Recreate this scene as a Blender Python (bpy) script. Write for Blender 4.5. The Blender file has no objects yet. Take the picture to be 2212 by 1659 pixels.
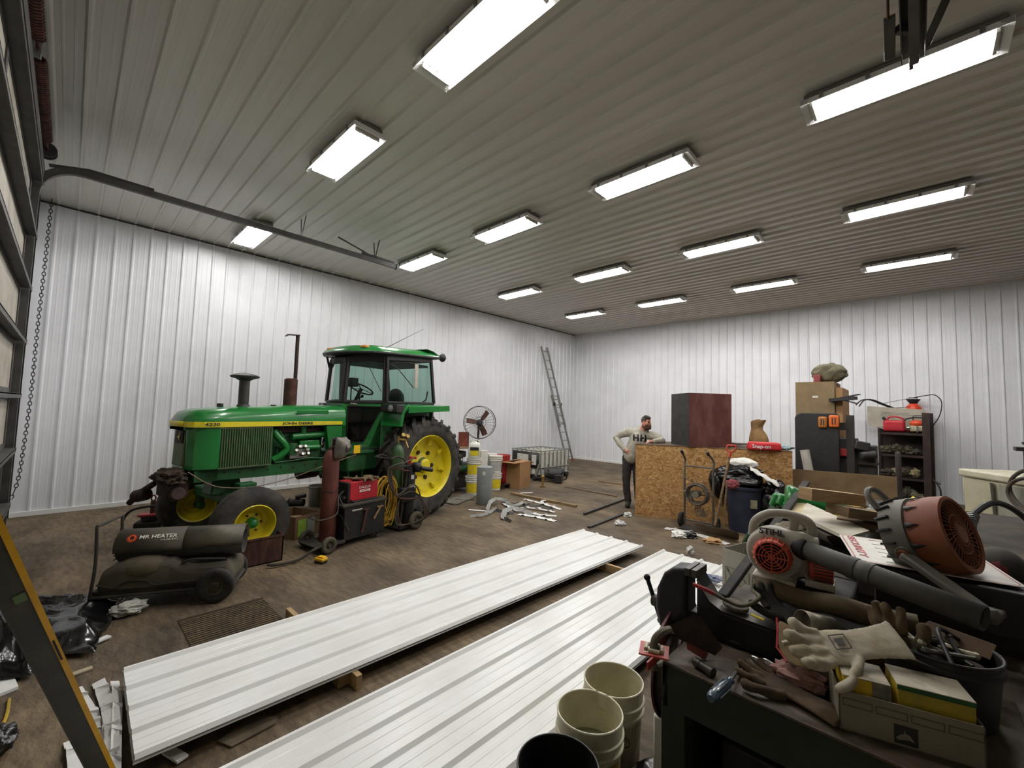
import bpy, bmesh, math, random
from mathutils import Vector, Matrix, noise, Euler
random.seed(7)
PI = math.pi
V = Vector
def R(d): return math.radians(d)
COL = bpy.context.scene.collection

# ------------------------------------------------------------------ camera model (2212 x 1659)
CW, CH, CF, CZ = 2212., 1659., 914., 1.795
YAW, PITCH, ROLL = R(-43.75), R(3.6), R(1.6)
_f = V((math.sin(YAW)*math.cos(PITCH), math.cos(YAW)*math.cos(PITCH), math.sin(PITCH)))
_r0 = V((math.cos(YAW), -math.sin(YAW), 0)); _u0 = _r0.cross(_f)
CR = _r0*math.cos(ROLL) + _u0*math.sin(ROLL)
CU = -_r0*math.sin(ROLL) + _u0*math.cos(ROLL)
CFW = _f
CO = V((0, 0, CZ))
def ray(u, v): return CR*((u-CW/2)/CF) - CU*((v-CH/2)/CF) + CFW
def P(u, v, z=0.):                       # point where the line of sight meets the height z
    d = ray(u, v); return CO + d*((z-CZ)/d.z)
def PY(u, v, y):
    d = ray(u, v); return CO + d*(y/d.y)
def PX(u, v, x):
    d = ray(u, v); return CO + d*(x/d.x)
def PD(u, v, dep): return CO + ray(u, v)*dep

# ------------------------------------------------------------------ materials
def lin(c):
    if isinstance(c, str):
        c = [int(c[i:i+2], 16)/255. for i in (0, 2, 4)]
    return tuple((x/12.92 if x <= .04045 else ((x+.055)/1.055)**2.4) for x in c[:3])
MATS = {}
def mat(name, c1, c2=None, scale=6., rough=.5, metal=0., bump=0., bscale=None, spec=.5, amt=(.4, .65), coat=0., detail=6., stretch=None, trans=0., r2=None, emit=None, estr=0.):
    if name in MATS: return MATS[name]
    m = bpy.data.materials.new(name); m.use_nodes = True
    nt = m.node_tree; N = nt.nodes; L = nt.links
    b = N['Principled BSDF']
    b.inputs['Roughness'].default_value = rough; b.inputs['Metallic'].default_value = metal
    b.inputs['Specular IOR Level'].default_value = spec; b.inputs['Coat Weight'].default_value = coat
    b.inputs['Base Color'].default_value = (*lin(c1), 1)
    if emit:
        b.inputs['Emission Color'].default_value = (*lin(emit), 1); b.inputs['Emission Strength'].default_value = estr
    tc = N.new('ShaderNodeTexCoord'); src = tc.outputs['Object']
    if stretch:
        mp = N.new('ShaderNodeMapping'); mp.inputs['Scale'].default_value = stretch; L.new(src, mp.inputs[0]); src = mp.outputs[0]
    if c2 is not None:
        n = N.new('ShaderNodeTexNoise'); n.inputs['Scale'].default_value = scale; n.inputs['Detail'].default_value = detail; n.inputs['Roughness'].default_value = .6
        L.new(src, n.inputs['Vector'])
        r = N.new('ShaderNodeValToRGB'); r.color_ramp.elements[0].position = amt[0]; r.color_ramp.elements[1].position = amt[1]
        r.color_ramp.elements[0].color = (*lin(c1), 1); r.color_ramp.elements[1].color = (*lin(c2), 1)
        L.new(n.outputs['Fac'], r.inputs[0]); L.new(r.outputs[0], b.inputs['Base Color'])
        if r2 is not None:
            mr = N.new('ShaderNodeMapRange'); mr.inputs['From Min'].default_value = amt[0]; mr.inputs['From Max'].default_value = amt[1]
            mr.inputs['To Min'].default_value = rough; mr.inputs['To Max'].default_value = r2
            L.new(n.outputs['Fac'], mr.inputs['Value']); L.new(mr.outputs[0], b.inputs['Roughness'])
    if bump:
        n2 = N.new('ShaderNodeTexNoise'); n2.inputs['Scale'].default_value = bscale or scale*3; n2.inputs['Detail'].default_value = 5
        L.new(src, n2.inputs['Vector'])
        bp = N.new('ShaderNodeBump'); bp.inputs['Strength'].default_value = bump; bp.inputs['Distance'].default_value = .01
        L.new(n2.outputs['Fac'], bp.inputs['Height']); L.new(bp.outputs[0], b.inputs['Normal'])
    MATS[name] = m
    return m
def glass(name, col, fac=.25, gl=.1):
    if name in MATS: return MATS[name]
    m = bpy.data.materials.new(name); m.use_nodes = True; nt = m.node_tree; N = nt.nodes; L = nt.links
    N.clear(); o = N.new('ShaderNodeOutputMaterial')
    t = N.new('ShaderNodeBsdfTransparent'); t.inputs[0].default_value = (*[1-(1-x)*fac for x in lin(col)], 1)
    g = N.new('ShaderNodeBsdfGlossy'); g.inputs['Roughness'].default_value = .05
    mx = N.new('ShaderNodeMixShader')
    fr = N.new('ShaderNodeLayerWeight'); fr.inputs[0].default_value = .12
    ad = N.new('ShaderNodeMath'); ad.operation = 'MULTIPLY_ADD'; ad.inputs[1].default_value = .8; ad.inputs[2].default_value = gl-.04
    ad.use_clamp = True
    L.new(fr.outputs['Fresnel'], ad.inputs[0]); L.new(ad.outputs[0], mx.inputs[0]); L.new(t.outputs[0], mx.inputs[1]); L.new(g.outputs[0], mx.inputs[2]); L.new(mx.outputs[0], o.inputs[0])
    MATS[name] = m; return m

# ------------------------------------------------------------------ mesh builder
def frame(d, up=V((0, 0, 1))):
    d = d.normalized()
    if abs(d.dot(up)) > .98: up = V((1, 0, 0))
    x = up.cross(d).normalized(); y = d.cross(x)
    return x, y
def arcpts(c, r, a0, a1, n, plane='xz'):
    out = []
    for i in range(n+1):
        a = R(a0+(a1-a0)*i/n); s, t = r*math.cos(a), r*math.sin(a)
        out.append(V(c)+(V((s, 0, t)) if plane == 'xz' else V((0, s, t)) if plane == 'yz' else V((s, t, 0))))
    return out
def spl(pts, n=6):
    pts = [V(p) for p in pts]
    if len(pts) < 3: return pts
    q = [pts[0]*2-pts[1]]+pts+[pts[-1]*2-pts[-2]]; out = []
    for i in range(1, len(q)-2):
        for k in range(n):
            t = k/n; a, b, c, d = q[i-1], q[i], q[i+1], q[i+2]
            out.append(.5*((2*b)+(c-a)*t+(2*a-5*b+4*c-d)*t*t+(3*b-a-3*c+d)*t**3))
    out.append(pts[-1]); return out
class B:
    def __init__(s, M=None): s.v = []; s.f = []; s.M = M or Matrix()
    def add(s, vs, fs, M=None):
        k = len(s.v); T = s.M @ M if M is not None else s.M
        s.v += [T @ V(v) for v in vs]; s.f += [tuple(i+k for i in f) for f in fs]; return s
    def box(s, c, d, rot=None, taper=1., M=None):
        x, y, z = d[0]/2, d[1]/2, d[2]/2; t = taper
        vs = [V((-x, -y, -z)), V((x, -y, -z)), V((x, y, -z)), V((-x, y, -z)), V((-x*t, -y*t, z)), V((x*t, -y*t, z)), V((x*t, y*t, z)), V((-x*t, y*t, z))]
        if rot is not None:
            e = Euler([R(a) for a in rot]).to_matrix() if not isinstance(rot, Matrix) else rot
            vs = [e @ v for v in vs]
        return s.add([v+V(c) for v in vs], [(3, 2, 1, 0), (4, 5, 6, 7), (0, 1, 5, 4), (1, 2, 6, 5), (2, 3, 7, 6), (3, 0, 4, 7)], M)
    def bb(s, a, b):
        return s.box([(a[i]+b[i])/2 for i in range(3)], [abs(b[i]-a[i]) for i in range(3)])
    def bar(s, p0, p1, w, h, up=V((0, 0, 1))):
        p0, p1 = V(p0), V(p1); x, y = frame(p1-p0, V(up)); vs = []
        for p in (p0, p1):
            for a, b in ((-1, -1), (1, -1), (1, 1), (-1, 1)): vs.append(p+x*(a*w/2)+y*(b*h/2))
        return s.add(vs, [(3, 2, 1, 0), (4, 5, 6, 7), (0, 1, 5, 4), (1, 2, 6, 5), (2, 3, 7, 6), (3, 0, 4, 7)])
    def tube(s, pts, r, n=8, cap=True, closed=False):
        pts = [V(p) for p in pts]; m = len(pts); vs = []; fs = []
        rr = r if isinstance(r, (list, tuple)) else [r]*m
        x = None
        for i, p in enumerate(pts):
            if closed: d = (pts[(i+1) % m]-pts[i-1])
            else: d = pts[min(i+1, m-1)]-pts[max(i-1, 0)]
            if d.length < 1e-9: d = V((0, 0, 1))
            d.normalize()
            if x is None: x, y = frame(d)
            else:
                x = x-d*x.dot(d)
                if x.length < 1e-6: x, y = frame(d)
                x.normalize(); y = d.cross(x)
            for k in range(n):
                a = 2*PI*k/n; vs.append(p+x*(rr[i]*math.cos(a))+y*(rr[i]*math.sin(a)))
        for i in range(m if closed else m-1):
            j = (i+1) % m
            for k in range(n): fs.append((i*n+k, i*n+(k+1) % n, j*n+(k+1) % n, j*n+k))
        if cap and not closed:
            fs.append(tuple(range(n-1, -1, -1))); fs.append(tuple((m-1)*n+k for k in range(n)))
        return s.add(vs, fs)
    def cyl(s, p0, p1, r, r2=None, n=16, cap=True): return s.tube([p0, p1], [r, r if r2 is None else r2], n, cap)
    def lathe(s, prof, n=24, M=None, arc=360., a0=0.):
        vs = []; fs = []; m = len(prof); full = arc >= 359.9; nn = n if full else n+1
        for i in range(nn):
            a = R(a0+arc*i/n); c, t = math.cos(a), math.sin(a)
            for r_, z in prof: vs.append((r_*c, r_*t, z))
        for i in range(n):
            j = (i+1) % nn
            for k in range(m-1):
                a, b, c, d = i*m+k, j*m+k, j*m+k+1, i*m+k+1
                if prof[k][0] < 1e-7 and prof[k+1][0] < 1e-7: continue
                if prof[k][0] < 1e-7: fs.append((a, c, d))
                elif prof[k+1][0] < 1e-7: fs.append((a, b, c))
                else: fs.append((a, b, c, d))
        return s.add(vs, fs, M)
    def prism(s, poly, h, M=None, h0=0.):
        n = len(poly); vs = [(p[0], p[1], h0) for p in poly]+[(p[0], p[1], h) for p in poly]
        fs = [tuple(range(n-1, -1, -1)), tuple(range(n, 2*n))]+[(i, (i+1) % n, n+(i+1) % n, n+i) for i in range(n)]
        return s.add(vs, fs, M)
    def sph(s, c, r, n=12, M=None, rot=None):
        if not isinstance(r, (list, tuple)): r = (r, r, r)
        vs = []; fs = []; m = n//2+1
        e = Euler([R(a) for a in rot]).to_matrix() if rot is not None else Matrix.Identity(3)
        for i in range(m):
            t = PI*i/(m-1)
            for k in range(n):
                a = 2*PI*k/n; vs.append(V(c)+e @ V((r[0]*math.sin(t)*math.cos(a), r[1]*math.sin(t)*math.sin(a), r[2]*math.cos(t))))
        for i in range(m-1):
            for k in range(n):
                q = (i*n+k, (i+1)*n+k, (i+1)*n+(k+1) % n, i*n+(k+1) % n)
                if i == 0: q = (q[0], q[1], q[2])
                elif i == m-2: q = (q[0], q[1], q[3])
                fs.append(q)
        return s.add(vs, fs, M)
    def quad(s, *p): return s.add([V(a) for a in p], [tuple(range(len(p)))])
    def loft(s, rings, cap=True, closed=True):
        n = len(rings[0]); vs = [V(p) for r_ in rings for p in r_]; fs = []
        for i in range(len(rings)-1):
            for k in range(n if closed else n-1): fs.append((i*n+k, i*n+(k+1) % n, (i+1)*n+(k+1) % n, (i+1)*n+k))
        if cap: fs += [tuple(range(n-1, -1, -1)), tuple((len(rings)-1)*n+k for k in range(n))]
        return s.add(vs, fs)
    def build(s, name, m, parent=None, smooth=True, bevel=0., seg=2, world=False, ang=35, sub=0, remesh=0., solid=0., smoothit=0, disp=None, origin=None, recalc=True):
        vs = s.v
        if world and parent is not None:
            q = parent; T = Matrix()
            while q is not None: T = q.matrix_basis @ T; q = q.parent
            Ti = T.inverted(); vs = [Ti @ v for v in vs]
        if origin is not None: o3 = V(origin); vs = [v-o3 for v in vs]
        me = bpy.data.meshes.new(name); me.from_pydata([tuple(v) for v in vs], [], s.f)
        if recalc:
            bm = bmesh.new(); bm.from_mesh(me)
            bmesh.ops.remove_doubles(bm, verts=bm.verts, dist=1e-6) if remesh == 0 else None
            bmesh.ops.recalc_face_normals(bm, faces=bm.faces); bm.to_mesh(me); bm.free()
        if disp:
            for v_ in me.vertices: v_.co = disp(v_.co.copy())
        me.materials.append(m)
        o = bpy.data.objects.new(name, me); COL.objects.link(o)
        if origin is not None: o.location = origin
        if parent is not None: o.parent = parent
        if remesh:
            md = o.modifiers.new('r', 'REMESH'); md.mode = 'VOXEL'; md.voxel_size = remesh; md.use_smooth_shade = True
            if smoothit:
                sm = o.modifiers.new('s', 'SMOOTH'); sm.iterations = smoothit; sm.factor = .5
        if solid:
            md = o.modifiers.new('so', 'SOLIDIFY'); md.thickness = solid; md.offset = 0
        if bevel:
            md = o.modifiers.new('b', 'BEVEL'); md.width = bevel; md.segments = seg; md.limit_method = 'ANGLE'; md.angle_limit = R(40); md.harden_normals = False
        if sub:
            md = o.modifiers.new('ss', 'SUBSURF'); md.levels = sub; md.render_levels = sub
        if smooth:
            for p in me.polygons: p.use_smooth = True
            try: me.set_sharp_from_angle(angle=R(ang))
            except Exception: pass
        return o
def tag(o, label=None, cat=None, group=None, kind=None):
    if label: o['label'] = label
    if cat: o['category'] = cat
    if group: o['group'] = group
    if kind: o['kind'] = kind
    return o
def thing(name, label, cat, loc=(0, 0, 0), rotz=0., group=None, rot=None):
    o = bpy.data.objects.new(name, None); COL.objects.link(o); o.empty_display_size = .1
    o.location = loc; o.rotation_euler = rot if rot else (0, 0, rotz)
    o.matrix_basis = Matrix.LocRotScale(V(loc), Euler(rot if rot else (0, 0, rotz)), V((1, 1, 1)))
    return tag(o, label, cat, group)
def dup(root, loc, rotz=None, label=None, group=None, scale=None):
    def cp(o, par):
        c = o.copy(); COL.objects.link(c)
        if par is not None: c.parent = par
        for ch in list(o.children): cp(ch, c)
        return c
    r = cp(root, None); r.location = loc
    if rotz is not None: r.rotation_euler = (0, 0, rotz)
    if label: r['label'] = label
    if group: r['group'] = group
    if scale: r.scale = (scale,)*3
    return r
def text(s, size, m, parent, loc, xd, yd, name='lettering', ext=.001, bold=0., sx=1., world=True, align='LEFT'):
    c = bpy.data.curves.new('t', 'FONT'); c.body = s; c.size = size; c.extrude = ext; c.align_x = align; c.align_y = 'CENTER'; c.offset = bold; c.resolution_u = 3
    t = bpy.data.objects.new('t', c); me = bpy.data.meshes.new_from_object(t)
    xd = V(xd).normalized(); yd = V(yd).normalized(); zd = xd.cross(yd).normalized(); yd = zd.cross(xd)
    T = Matrix((( xd.x*sx, yd.x, zd.x, loc[0]), (xd.y*sx, yd.y, zd.y, loc[1]), (xd.z*sx, yd.z, zd.z, loc[2]), (0, 0, 0, 1)))
    if world and parent is not None:
        q = parent; W_ = Matrix()
        while q is not None: W_ = q.matrix_basis @ W_; q = q.parent
        T = W_.inverted() @ T
    me.transform(T); me.materials.clear(); me.materials.append(m)
    bpy.data.objects.remove(t); bpy.data.curves.remove(c)
    o = bpy.data.objects.new(name, me); COL.objects.link(o)
    if parent is not None: o.parent = parent
    return o
def fbm(p, s=1., o=3):
    return noise.fractal(V(p)*s, 1., 2., o)
def blob(c, r, n=4, amp=.15, fs=3., flat=None, seed=0., crease=0.):
    """crumpled soft body: displaced icosphere as a builder"""
    bm = bmesh.new(); bmesh.ops.create_icosphere(bm, subdivisions=n, radius=1.)
    b = B()
    for v in bm.verts:
        p = v.co.copy(); q = p*fs+V((seed, seed*1.7, -seed))
        d = noise.fractal(q, 1., 2., 3)*amp
        if crease: d -= crease*(1-abs(noise.noise(q*1.3))*3.) * .3 if abs(noise.noise(q*1.3)) < .33 else 0
        p = p*(1+d); w = V((p.x*r[0], p.y*r[1], p.z*r[2]))
        if flat is not None and w.z < flat: w.z = flat+(w.z-flat)*.05
        v.co = w+V(c)
    bm.verts.index_update()
    b.v = [v.co.copy() for v in bm.verts]; b.f = [tuple(x.index for x in f.verts) for f in bm.faces]; bm.free()
    return b
def solo(b, name, m, label, cat, origin=None, group=None, kind=None, **k):
    if origin is None:
        xs = [v.x for v in b.v]; ys = [v.y for v in b.v]; zs = [v.z for v in b.v]
        origin = ((min(xs)+max(xs))/2, (min(ys)+max(ys))/2, min(zs))
    o = b.build(name, m, origin=origin, **k); return tag(o, label, cat, group, kind)
# ------------------------------------------------------------------ shared materials
M_wall = mat('white_panel', 'e0e1e4', 'd6d7da', scale=1.2, rough=.38, spec=.5)
M_ceil = mat('ceiling_panel', 'd2cec7', 'c2beb6', scale=.9, rough=.3, spec=.6, amt=(.3, .7), stretch=(.25, 1.5, 1))
M_sheet = mat('sheet_steel', 'e4e6e4', 'dcdcd8', scale=2., rough=.3)
M_floor = mat('dirty_concrete', '453b2e', '7a6b55', scale=1.3, rough=.85, r2=.6, bump=.9, bscale=20., amt=(.3, .72), detail=12., stretch=(1., 1.6, 1.))
M_dark = mat('dark_steel', '2b2a29', '3a3733', scale=9, rough=.55)
M_black = mat('black_plastic', '161616', '242322', scale=12, rough=.5)
M_rubber = mat('rubber', '1c1b1a', '34302b', scale=10, rough=.85, bump=.15, bscale=60)
M_rust = mat('rust', '3b2019', '5a3527', scale=9, rough=.8, bump=.3)
M_rustd = mat('rust_dark', '241814', '3e2820', scale=11, rough=.8, bump=.3)
M_chrome = mat('bright_metal', 'b9b7b2', '8a8880', scale=20, rough=.3, metal=.9)
M_steel = mat('worn_steel', '6b6862', '4c4944', scale=14, rough=.45, metal=.6)
M_galv = mat('galvanised_steel', '9a9c99', '7c7e7b', scale=16, rough=.4, metal=.6)
M_alu = mat('aluminium', '9b9d98', '85877f', scale=10, rough=.4, metal=.5)
M_wood = mat('lumber', 'a98a62', 'c2a67e', scale=3, rough=.75, stretch=(1, 1, 12), bump=.1)
M_woodd = mat('dirty_lumber', '6f5b42', '927a5a', scale=3, rough=.8, stretch=(1, 1, 8), bump=.1)
M_white = mat('white_plastic', 'dcdbd3', 'c9c6ba', scale=6, rough=.4)
M_whited = mat('soiled_white_plastic', 'c9c4a8', '8c8061', scale=9, rough=.5, amt=(.45, .75))
M_red = mat('red_paint', 'a3262c', '8a1f24', scale=6, rough=.45)
M_yel = mat('yellow_paint', 'd8c524', 'b9a326', scale=5, rough=.45)
M_card = mat('cardboard', '9c7750', 'a8835a', scale=4, rough=.85)
M_cardd = mat('old_cardboard', '705539', '836749', scale=4, rough=.85)
M_ink = mat('printed_black', '1b1a18', rough=.6)
M_bag = mat('black_bag_film', '0c0c0d', '151516', scale=8, rough=.25, spec=.6, bump=.9, bscale=7)
M_paper = mat('white_paper', 'e2e1dc', rough=.8)
M_orange = mat('orange_plastic', 'd8502a', 'c04a28', scale=8, rough=.45)

# ------------------------------------------------------------------ the building
XL, XR, YD, YF, ZC = -9.78, 7.0, -.50, 13.80, 4.88
PITCHR = .23
MH = .0014
def profile(w, pitch=PITCHR, h=.019, start=0., minor=True):
    """(s, height) points across a ribbed steel sheet"""
    pts = []; x = start
    while x < w-1e-6:
        for dx, z in ((-.026, 0), (-.009, h), (.009, h), (.026, 0)):
            if 0 <= x+dx <= w: pts.append((x+dx, z))
        if minor:
            for k in (1, 2):
                c = x+pitch*k/3
                for dx, z in ((-.012, 0), (-.006, MH), (.006, MH), (.012, 0)):
                    if 0 < c+dx < w: pts.append((c+dx, z))
        x += pitch
    if pts[0][0] > 1e-4: pts.insert(0, (0, 0))
    if pts[-1][0] < w-1e-4: pts.append((w, 0))
    return pts
def sheet(name, o, sd, ld, nd, w, l, m, **k):
    """ribbed sheet: o origin, sd across, ld along the ribs, nd towards the ribbed side"""
    o, sd, ld, nd = V(o), V(sd), V(ld), V(nd); b = B(); pr = profile(w, h=k.pop('h', .019), start=k.pop('start', 0.), minor=k.pop('minor', True)); n = len(pr)
    a = [o+sd*s+nd*h for s, h in pr]; b.add(a+[p+ld*l for p in a], [(i, i+1, n+i+1, n+i) for i in range(n-1)])
    return b.build(name, m, smooth=False, recalc=False, **k)
for nm, args in {
    'wall_left': ((XL, YD, 0), (0, 1, 0), (0, 0, 1), (1, 0, 0), YF-YD, ZC),
    'wall_far': ((XL, YF, 0), (1, 0, 0), (0, 0, 1), (0, -1, 0), XR-XL, ZC),
    'wall_right': ((XR, YD, 0), (0, 1, 0), (0, 0, 1), (-1, 0, 0), YF-YD, ZC),
}.items():
    tag(sheet(nm, *args, M_wall, start=.19 if nm == 'wall_left' else .1), kind='structure')
MH = .001
tag(sheet('ceiling', (XL, YD, ZC), (0, 1, 0), (1, 0, 0), (0, 0, -1), YF-YD, XR-XL, M_ceil, start=.19, h=.026), kind='structure')
b = B(); b.bb((XL-.1, YD-.3, -.12), (XR+.1, YF+.1, 0)); o = b.build('floor', M_floor, smooth=False, origin=(0, 6, 0)); tag(o, kind='structure')
# floor: extra dark stains and pale tracks mixed over the concrete
nt = M_floor.node_tree; N = nt.nodes; L = nt.links; bs = N['Principled BSDF']; base = bs.inputs['Base Color'].links[0].from_socket
tc = N.new('ShaderNodeTexCoord'); n3 = N.new('ShaderNodeTexNoise'); n3.inputs['Scale'].default_value = .45; n3.inputs['Detail'].default_value = 4
L.new(tc.outputs['Object'], n3.inputs['Vector']); r3 = N.new('ShaderNodeValToRGB'); r3.color_ramp.elements[0].position = .35; r3.color_ramp.elements[1].position = .68
r3.color_ramp.elements[0].color = (.55, .55, .56, 1); r3.color_ramp.elements[1].color = (1.25, 1.2, 1.1, 1); L.new(n3.outputs['Fac'], r3.inputs[0])
mx = N.new('ShaderNodeMix'); mx.data_type = 'RGBA'; mx.blend_type = 'MULTIPLY'; mx.inputs[0].default_value = 1.
L.new(base, mx.inputs[6]); L.new(r3.outputs[0], mx.inputs[7])
n4 = N.new('ShaderNodeTexNoise'); n4.inputs['Scale'].default_value = 16.; n4.inputs['Detail'].default_value = 6; mp = N.new('ShaderNodeMapping'); mp.inputs['Scale'].default_value = (.35, 1.5, 1); mp.inputs['Rotation'].default_value = (0, 0, R(-35))
L.new(tc.outputs['Object'], mp.inputs[0]); L.new(mp.outputs[0], n4.inputs['Vector']); r4 = N.new('ShaderNodeValToRGB'); r4.color_ramp.elements[0].position = .3; r4.color_ramp.elements[1].position = .7
r4.color_ramp.elements[0].color = (.5, .47, .44, 1); r4.color_ramp.elements[1].color = (1.4, 1.38, 1.34, 1); L.new(n4.outputs['Fac'], r4.inputs[0])
mx2 = N.new('ShaderNodeMix'); mx2.data_type = 'RGBA'; mx2.blend_type = 'MULTIPLY'; mx2.inputs[0].default_value = .8
L.new(mx.outputs[2], mx2.inputs[6]); L.new(r4.outputs[0], mx2.inputs[7]); L.new(mx2.outputs[2], bs.inputs['Base Color'])

MH = .003
M_trim = mat('white_trim', 'e2e2e0', rough=.4)
M_gap = mat('dark_edge_trim', '3a3632', rough=.7)  # plain dark strip between left wall and ceiling
b = B(); b.bb((XL, YD, 0), (XL+.035, YF, .075)); tag(b.build('baseboard_left', M_trim, bevel=.004, smooth=False), kind='structure')
b = B(); b.bb((XL, YF-.035, 0), (XR, YF, .075)); tag(b.build('baseboard_far', M_trim, bevel=.004, smooth=False), kind='structure')
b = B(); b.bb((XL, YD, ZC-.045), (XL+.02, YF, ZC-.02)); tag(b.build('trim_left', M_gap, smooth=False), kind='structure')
b = B(); b.bb((XL, YF-.02, ZC-.045), (XR, YF, ZC-.02)); tag(b.build('trim_far', M_trim, smooth=False), kind='structure')
b = B(); b.bb((XL, YF-.05, 0), (XL+.05, YF, ZC)); tag(b.build('trim_corner', M_trim, smooth=False), kind='structure')
# door wall: jamb panel beside the door, header above it, and the overhead door itself
b = B(); b.bb((XL, YD-.12, 0), (-7.42, YD-.02, ZC)); b.bb((-7.42, YD-.12, 4.42), (XR, YD-.02, ZC)); b.bb((3.4, YD-.12, 0), (XR, YD-.02, 4.42))
tag(b.build('wall_door', M_wall, smooth=False), kind='structure')
M_skin = mat('door_skin', 'a8a296', '8e8778', scale=3, rough=.6)
M_strut = mat('door_strut', '4c4a46', '3a3734', scale=5, rough=.55)
dr = thing('door_1', None, None, (-2, -.45, 0)); dr['kind'] = 'structure'
for k in range(7):
    b = B(); b.bb((-7.12, -.48, .605*k+.01), (3.38, -.45, .605*k+.60)); b.build('door_panel', M_skin, dr, world=True, smooth=False)
for k in range(1, 8):
    z = .59*k+.06 if k < 7 else 4.24
    b = B(); b.bb((-7.10, -.452, z-.01), (3.38, -.357, z+.003)); b.bb((-7.10, -.364, z-.045), (3.38, -.357, z)); b.bb((-7.10, -.452, z-.06), (3.38, -.443, z+.06))
    b.build('strut', M_strut, dr, world=True, smooth=False)
for i in range(5):
    x = -7.11+i*2.6
    b = B(); b.bb((x, -.452, 0), (x+.09, -.44, 4.3)); b.build('stile', M_strut, dr, world=True, smooth=False)
b = B(); b.bb((-7.42, -.46, 4.30), (3.4, -.36, 4.44)); o = b.build('trim_1', M_strut, smooth=False, origin=(-2, -.4, 4.3)); tag(o, kind='structure')
b = B(); b.bb((-7.50, -.498, 0), (-7.26, -.44, 4.35)); o = b.build('trim_2', M_strut, smooth=False, origin=(-7.43, -.43, 0)); tag(o, kind='structure')

# torsion shaft over the door
t = thing('torsion_spring_assembly', 'rusty torsion springs and drum on the shaft over the overhead door', 'door hardware', (-5.5, -.36, 4.68))
b = B(); b.cyl((-7.45, -.36, 4.68), (3.2, -.36, 4.68), .014); b.build('shaft', M_rust, t, world=True)
for x0, x1 in ((-7.0, -5.35), (-5.05, -3.3)):
    b = B(); n = 46
    pts = [V((x0+(x1-x0)*i/(n*8), -.36+.042*math.cos(i*PI/4), 4.68+.042*math.sin(i*PI/4))) for i in range(n*8+1)]
    b.tube(pts, .011, 5); b.build('spring', M_rust, t, world=True)
b = B(); Mx = Matrix.Translation((-7.30, -.36, 4.68)) @ Matrix.Rotation(PI/2, 4, 'Y')
b.lathe([(.015, -.05), (.085, -.05), (.085, -.04), (.06, -.035), (.06, .03), (.085, .04), (.085, .05), (.015, .05)], 24, Mx); b.build('cable_drum', M_dark, t, world=True)
b = B(); b.box((-5.2, -.40, 4.68), (.02, .12, .16)); b.box((-5.2, -.44, 4.72), (.12, .02, .22)); b.build('bearing_plate', M_galv, t, world=True, bevel=.004)

# door tracks
def track(x, label, yend, arc):
    t = thing('door_track', label, 'door track', (x, 1.9, 4.5))
    pts = [V((x, yend, 4.5))]+([V((x, -.04, 4.5))]+arcpts((x, -.04, 4.12), .38, 90, 180, 8, 'yz')[1:]+[V((x, -.42, .02))] if arc else [V((x, .3, 4.5))])
    b = B()
    for i in range(len(pts)-1):
        a, c = pts[i], pts[i+1]; d = (c-a).normalized(); up = V((1, 0, 0)).cross(d)
        b.bar(a+V((.028, 0, 0)), c+V((.028, 0, 0)), .006, .075, up=up)
        b.bar(a+up*.036, c+up*.036, .056, .005, up=up); b.bar(a-up*.036, c-up*.036, .056, .005, up=up)
    b.build('rail', M_strut, t, world=True, smooth=False)
    for yy in (2.45, 3.75 if arc else 3.4):
        if yy > yend: continue
        b = B()
        for dx in (-.07, .07):
            b.bar((x, yy, 4.5), (x+dx*1.5, yy+.02, 4.87), .032, .004, up=(0, 1, 0))
        b.build('hanger', M_dark, t, world=True, smooth=False)
    b = B(); b.box((x, yend-.02, 4.5), (.09, .012, .1)); b.build('end_stop', M_strut, t, world=True)
    return t
tl = track(-7.2, 'long dark overhead door track running under the ceiling along the left wall', 4.22, True)
b = B(); b.bar((-7.2, 3.5, 4.57), (-7.2, 4.15, 4.57), .05, .03); b.bar((-7.2, 3.05, 4.72), (-7.2, 3.55, 4.6), .02, .02); b.box((-7.2, 3.55, 4.55), (.02, .1, .1)); b.build('push_spring', M_dark, tl, world=True)
b = B(); b.tube([(-7.2, -.33, 4.48), (-7.2, .0, 4.56), (-7.2, .6, 4.56)], .02, 6); b.build('angle_brace', M_strut, tl, world=True)
tr = thing('door_track', 'dark track end hanging in front of the ceiling light at the top right', 'door track', (.04, 2.5, 4.4))
b = B(); b.bb((-.022, 1.2, 4.36), (-.016, 4.0, 4.44)); b.bb((.10, 1.2, 4.36), (.106, 4.0, 4.44)); b.bb((-.022, 1.2, 4.435), (.106, 4.0, 4.445)); b.bb((.02, 1.2, 4.33), (.07, 4.0, 4.36)); b.build('rail', M_strut, tr, world=True, smooth=False)
q = PD(1920, 120, 1.); 
def onpl(u, v, y): return PY(u, v, y)
b = B(); b.bar(P(1935, 65, 4.4), P(1968, 65, 4.4), .035, .05); b.bar(P(1921, 40, 4.42), P(1922, 123, 4.36), .06, .05); b.build('spring_bracket', M_strut, tr, world=True, bevel=.004)
b = B(); b.cyl(P(1918, 40, 4.42), P(1917, -60, 4.6), .008); b.build('hanger_rod', M_rust, tr, world=True)
b = B(); b.bar(P(1999, 100, 4.43), P(2052, -20, 4.86), .05, .006, up=(0, 1, 0)); b.build('hanger', M_strut, tr, world=True, smooth=False)
b = B(); b.cyl((.03, 4.0, 4.40), (.03, 4.14, 4.40), .012); b.build('end_bolt', M_rust, tr, world=True)

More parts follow.
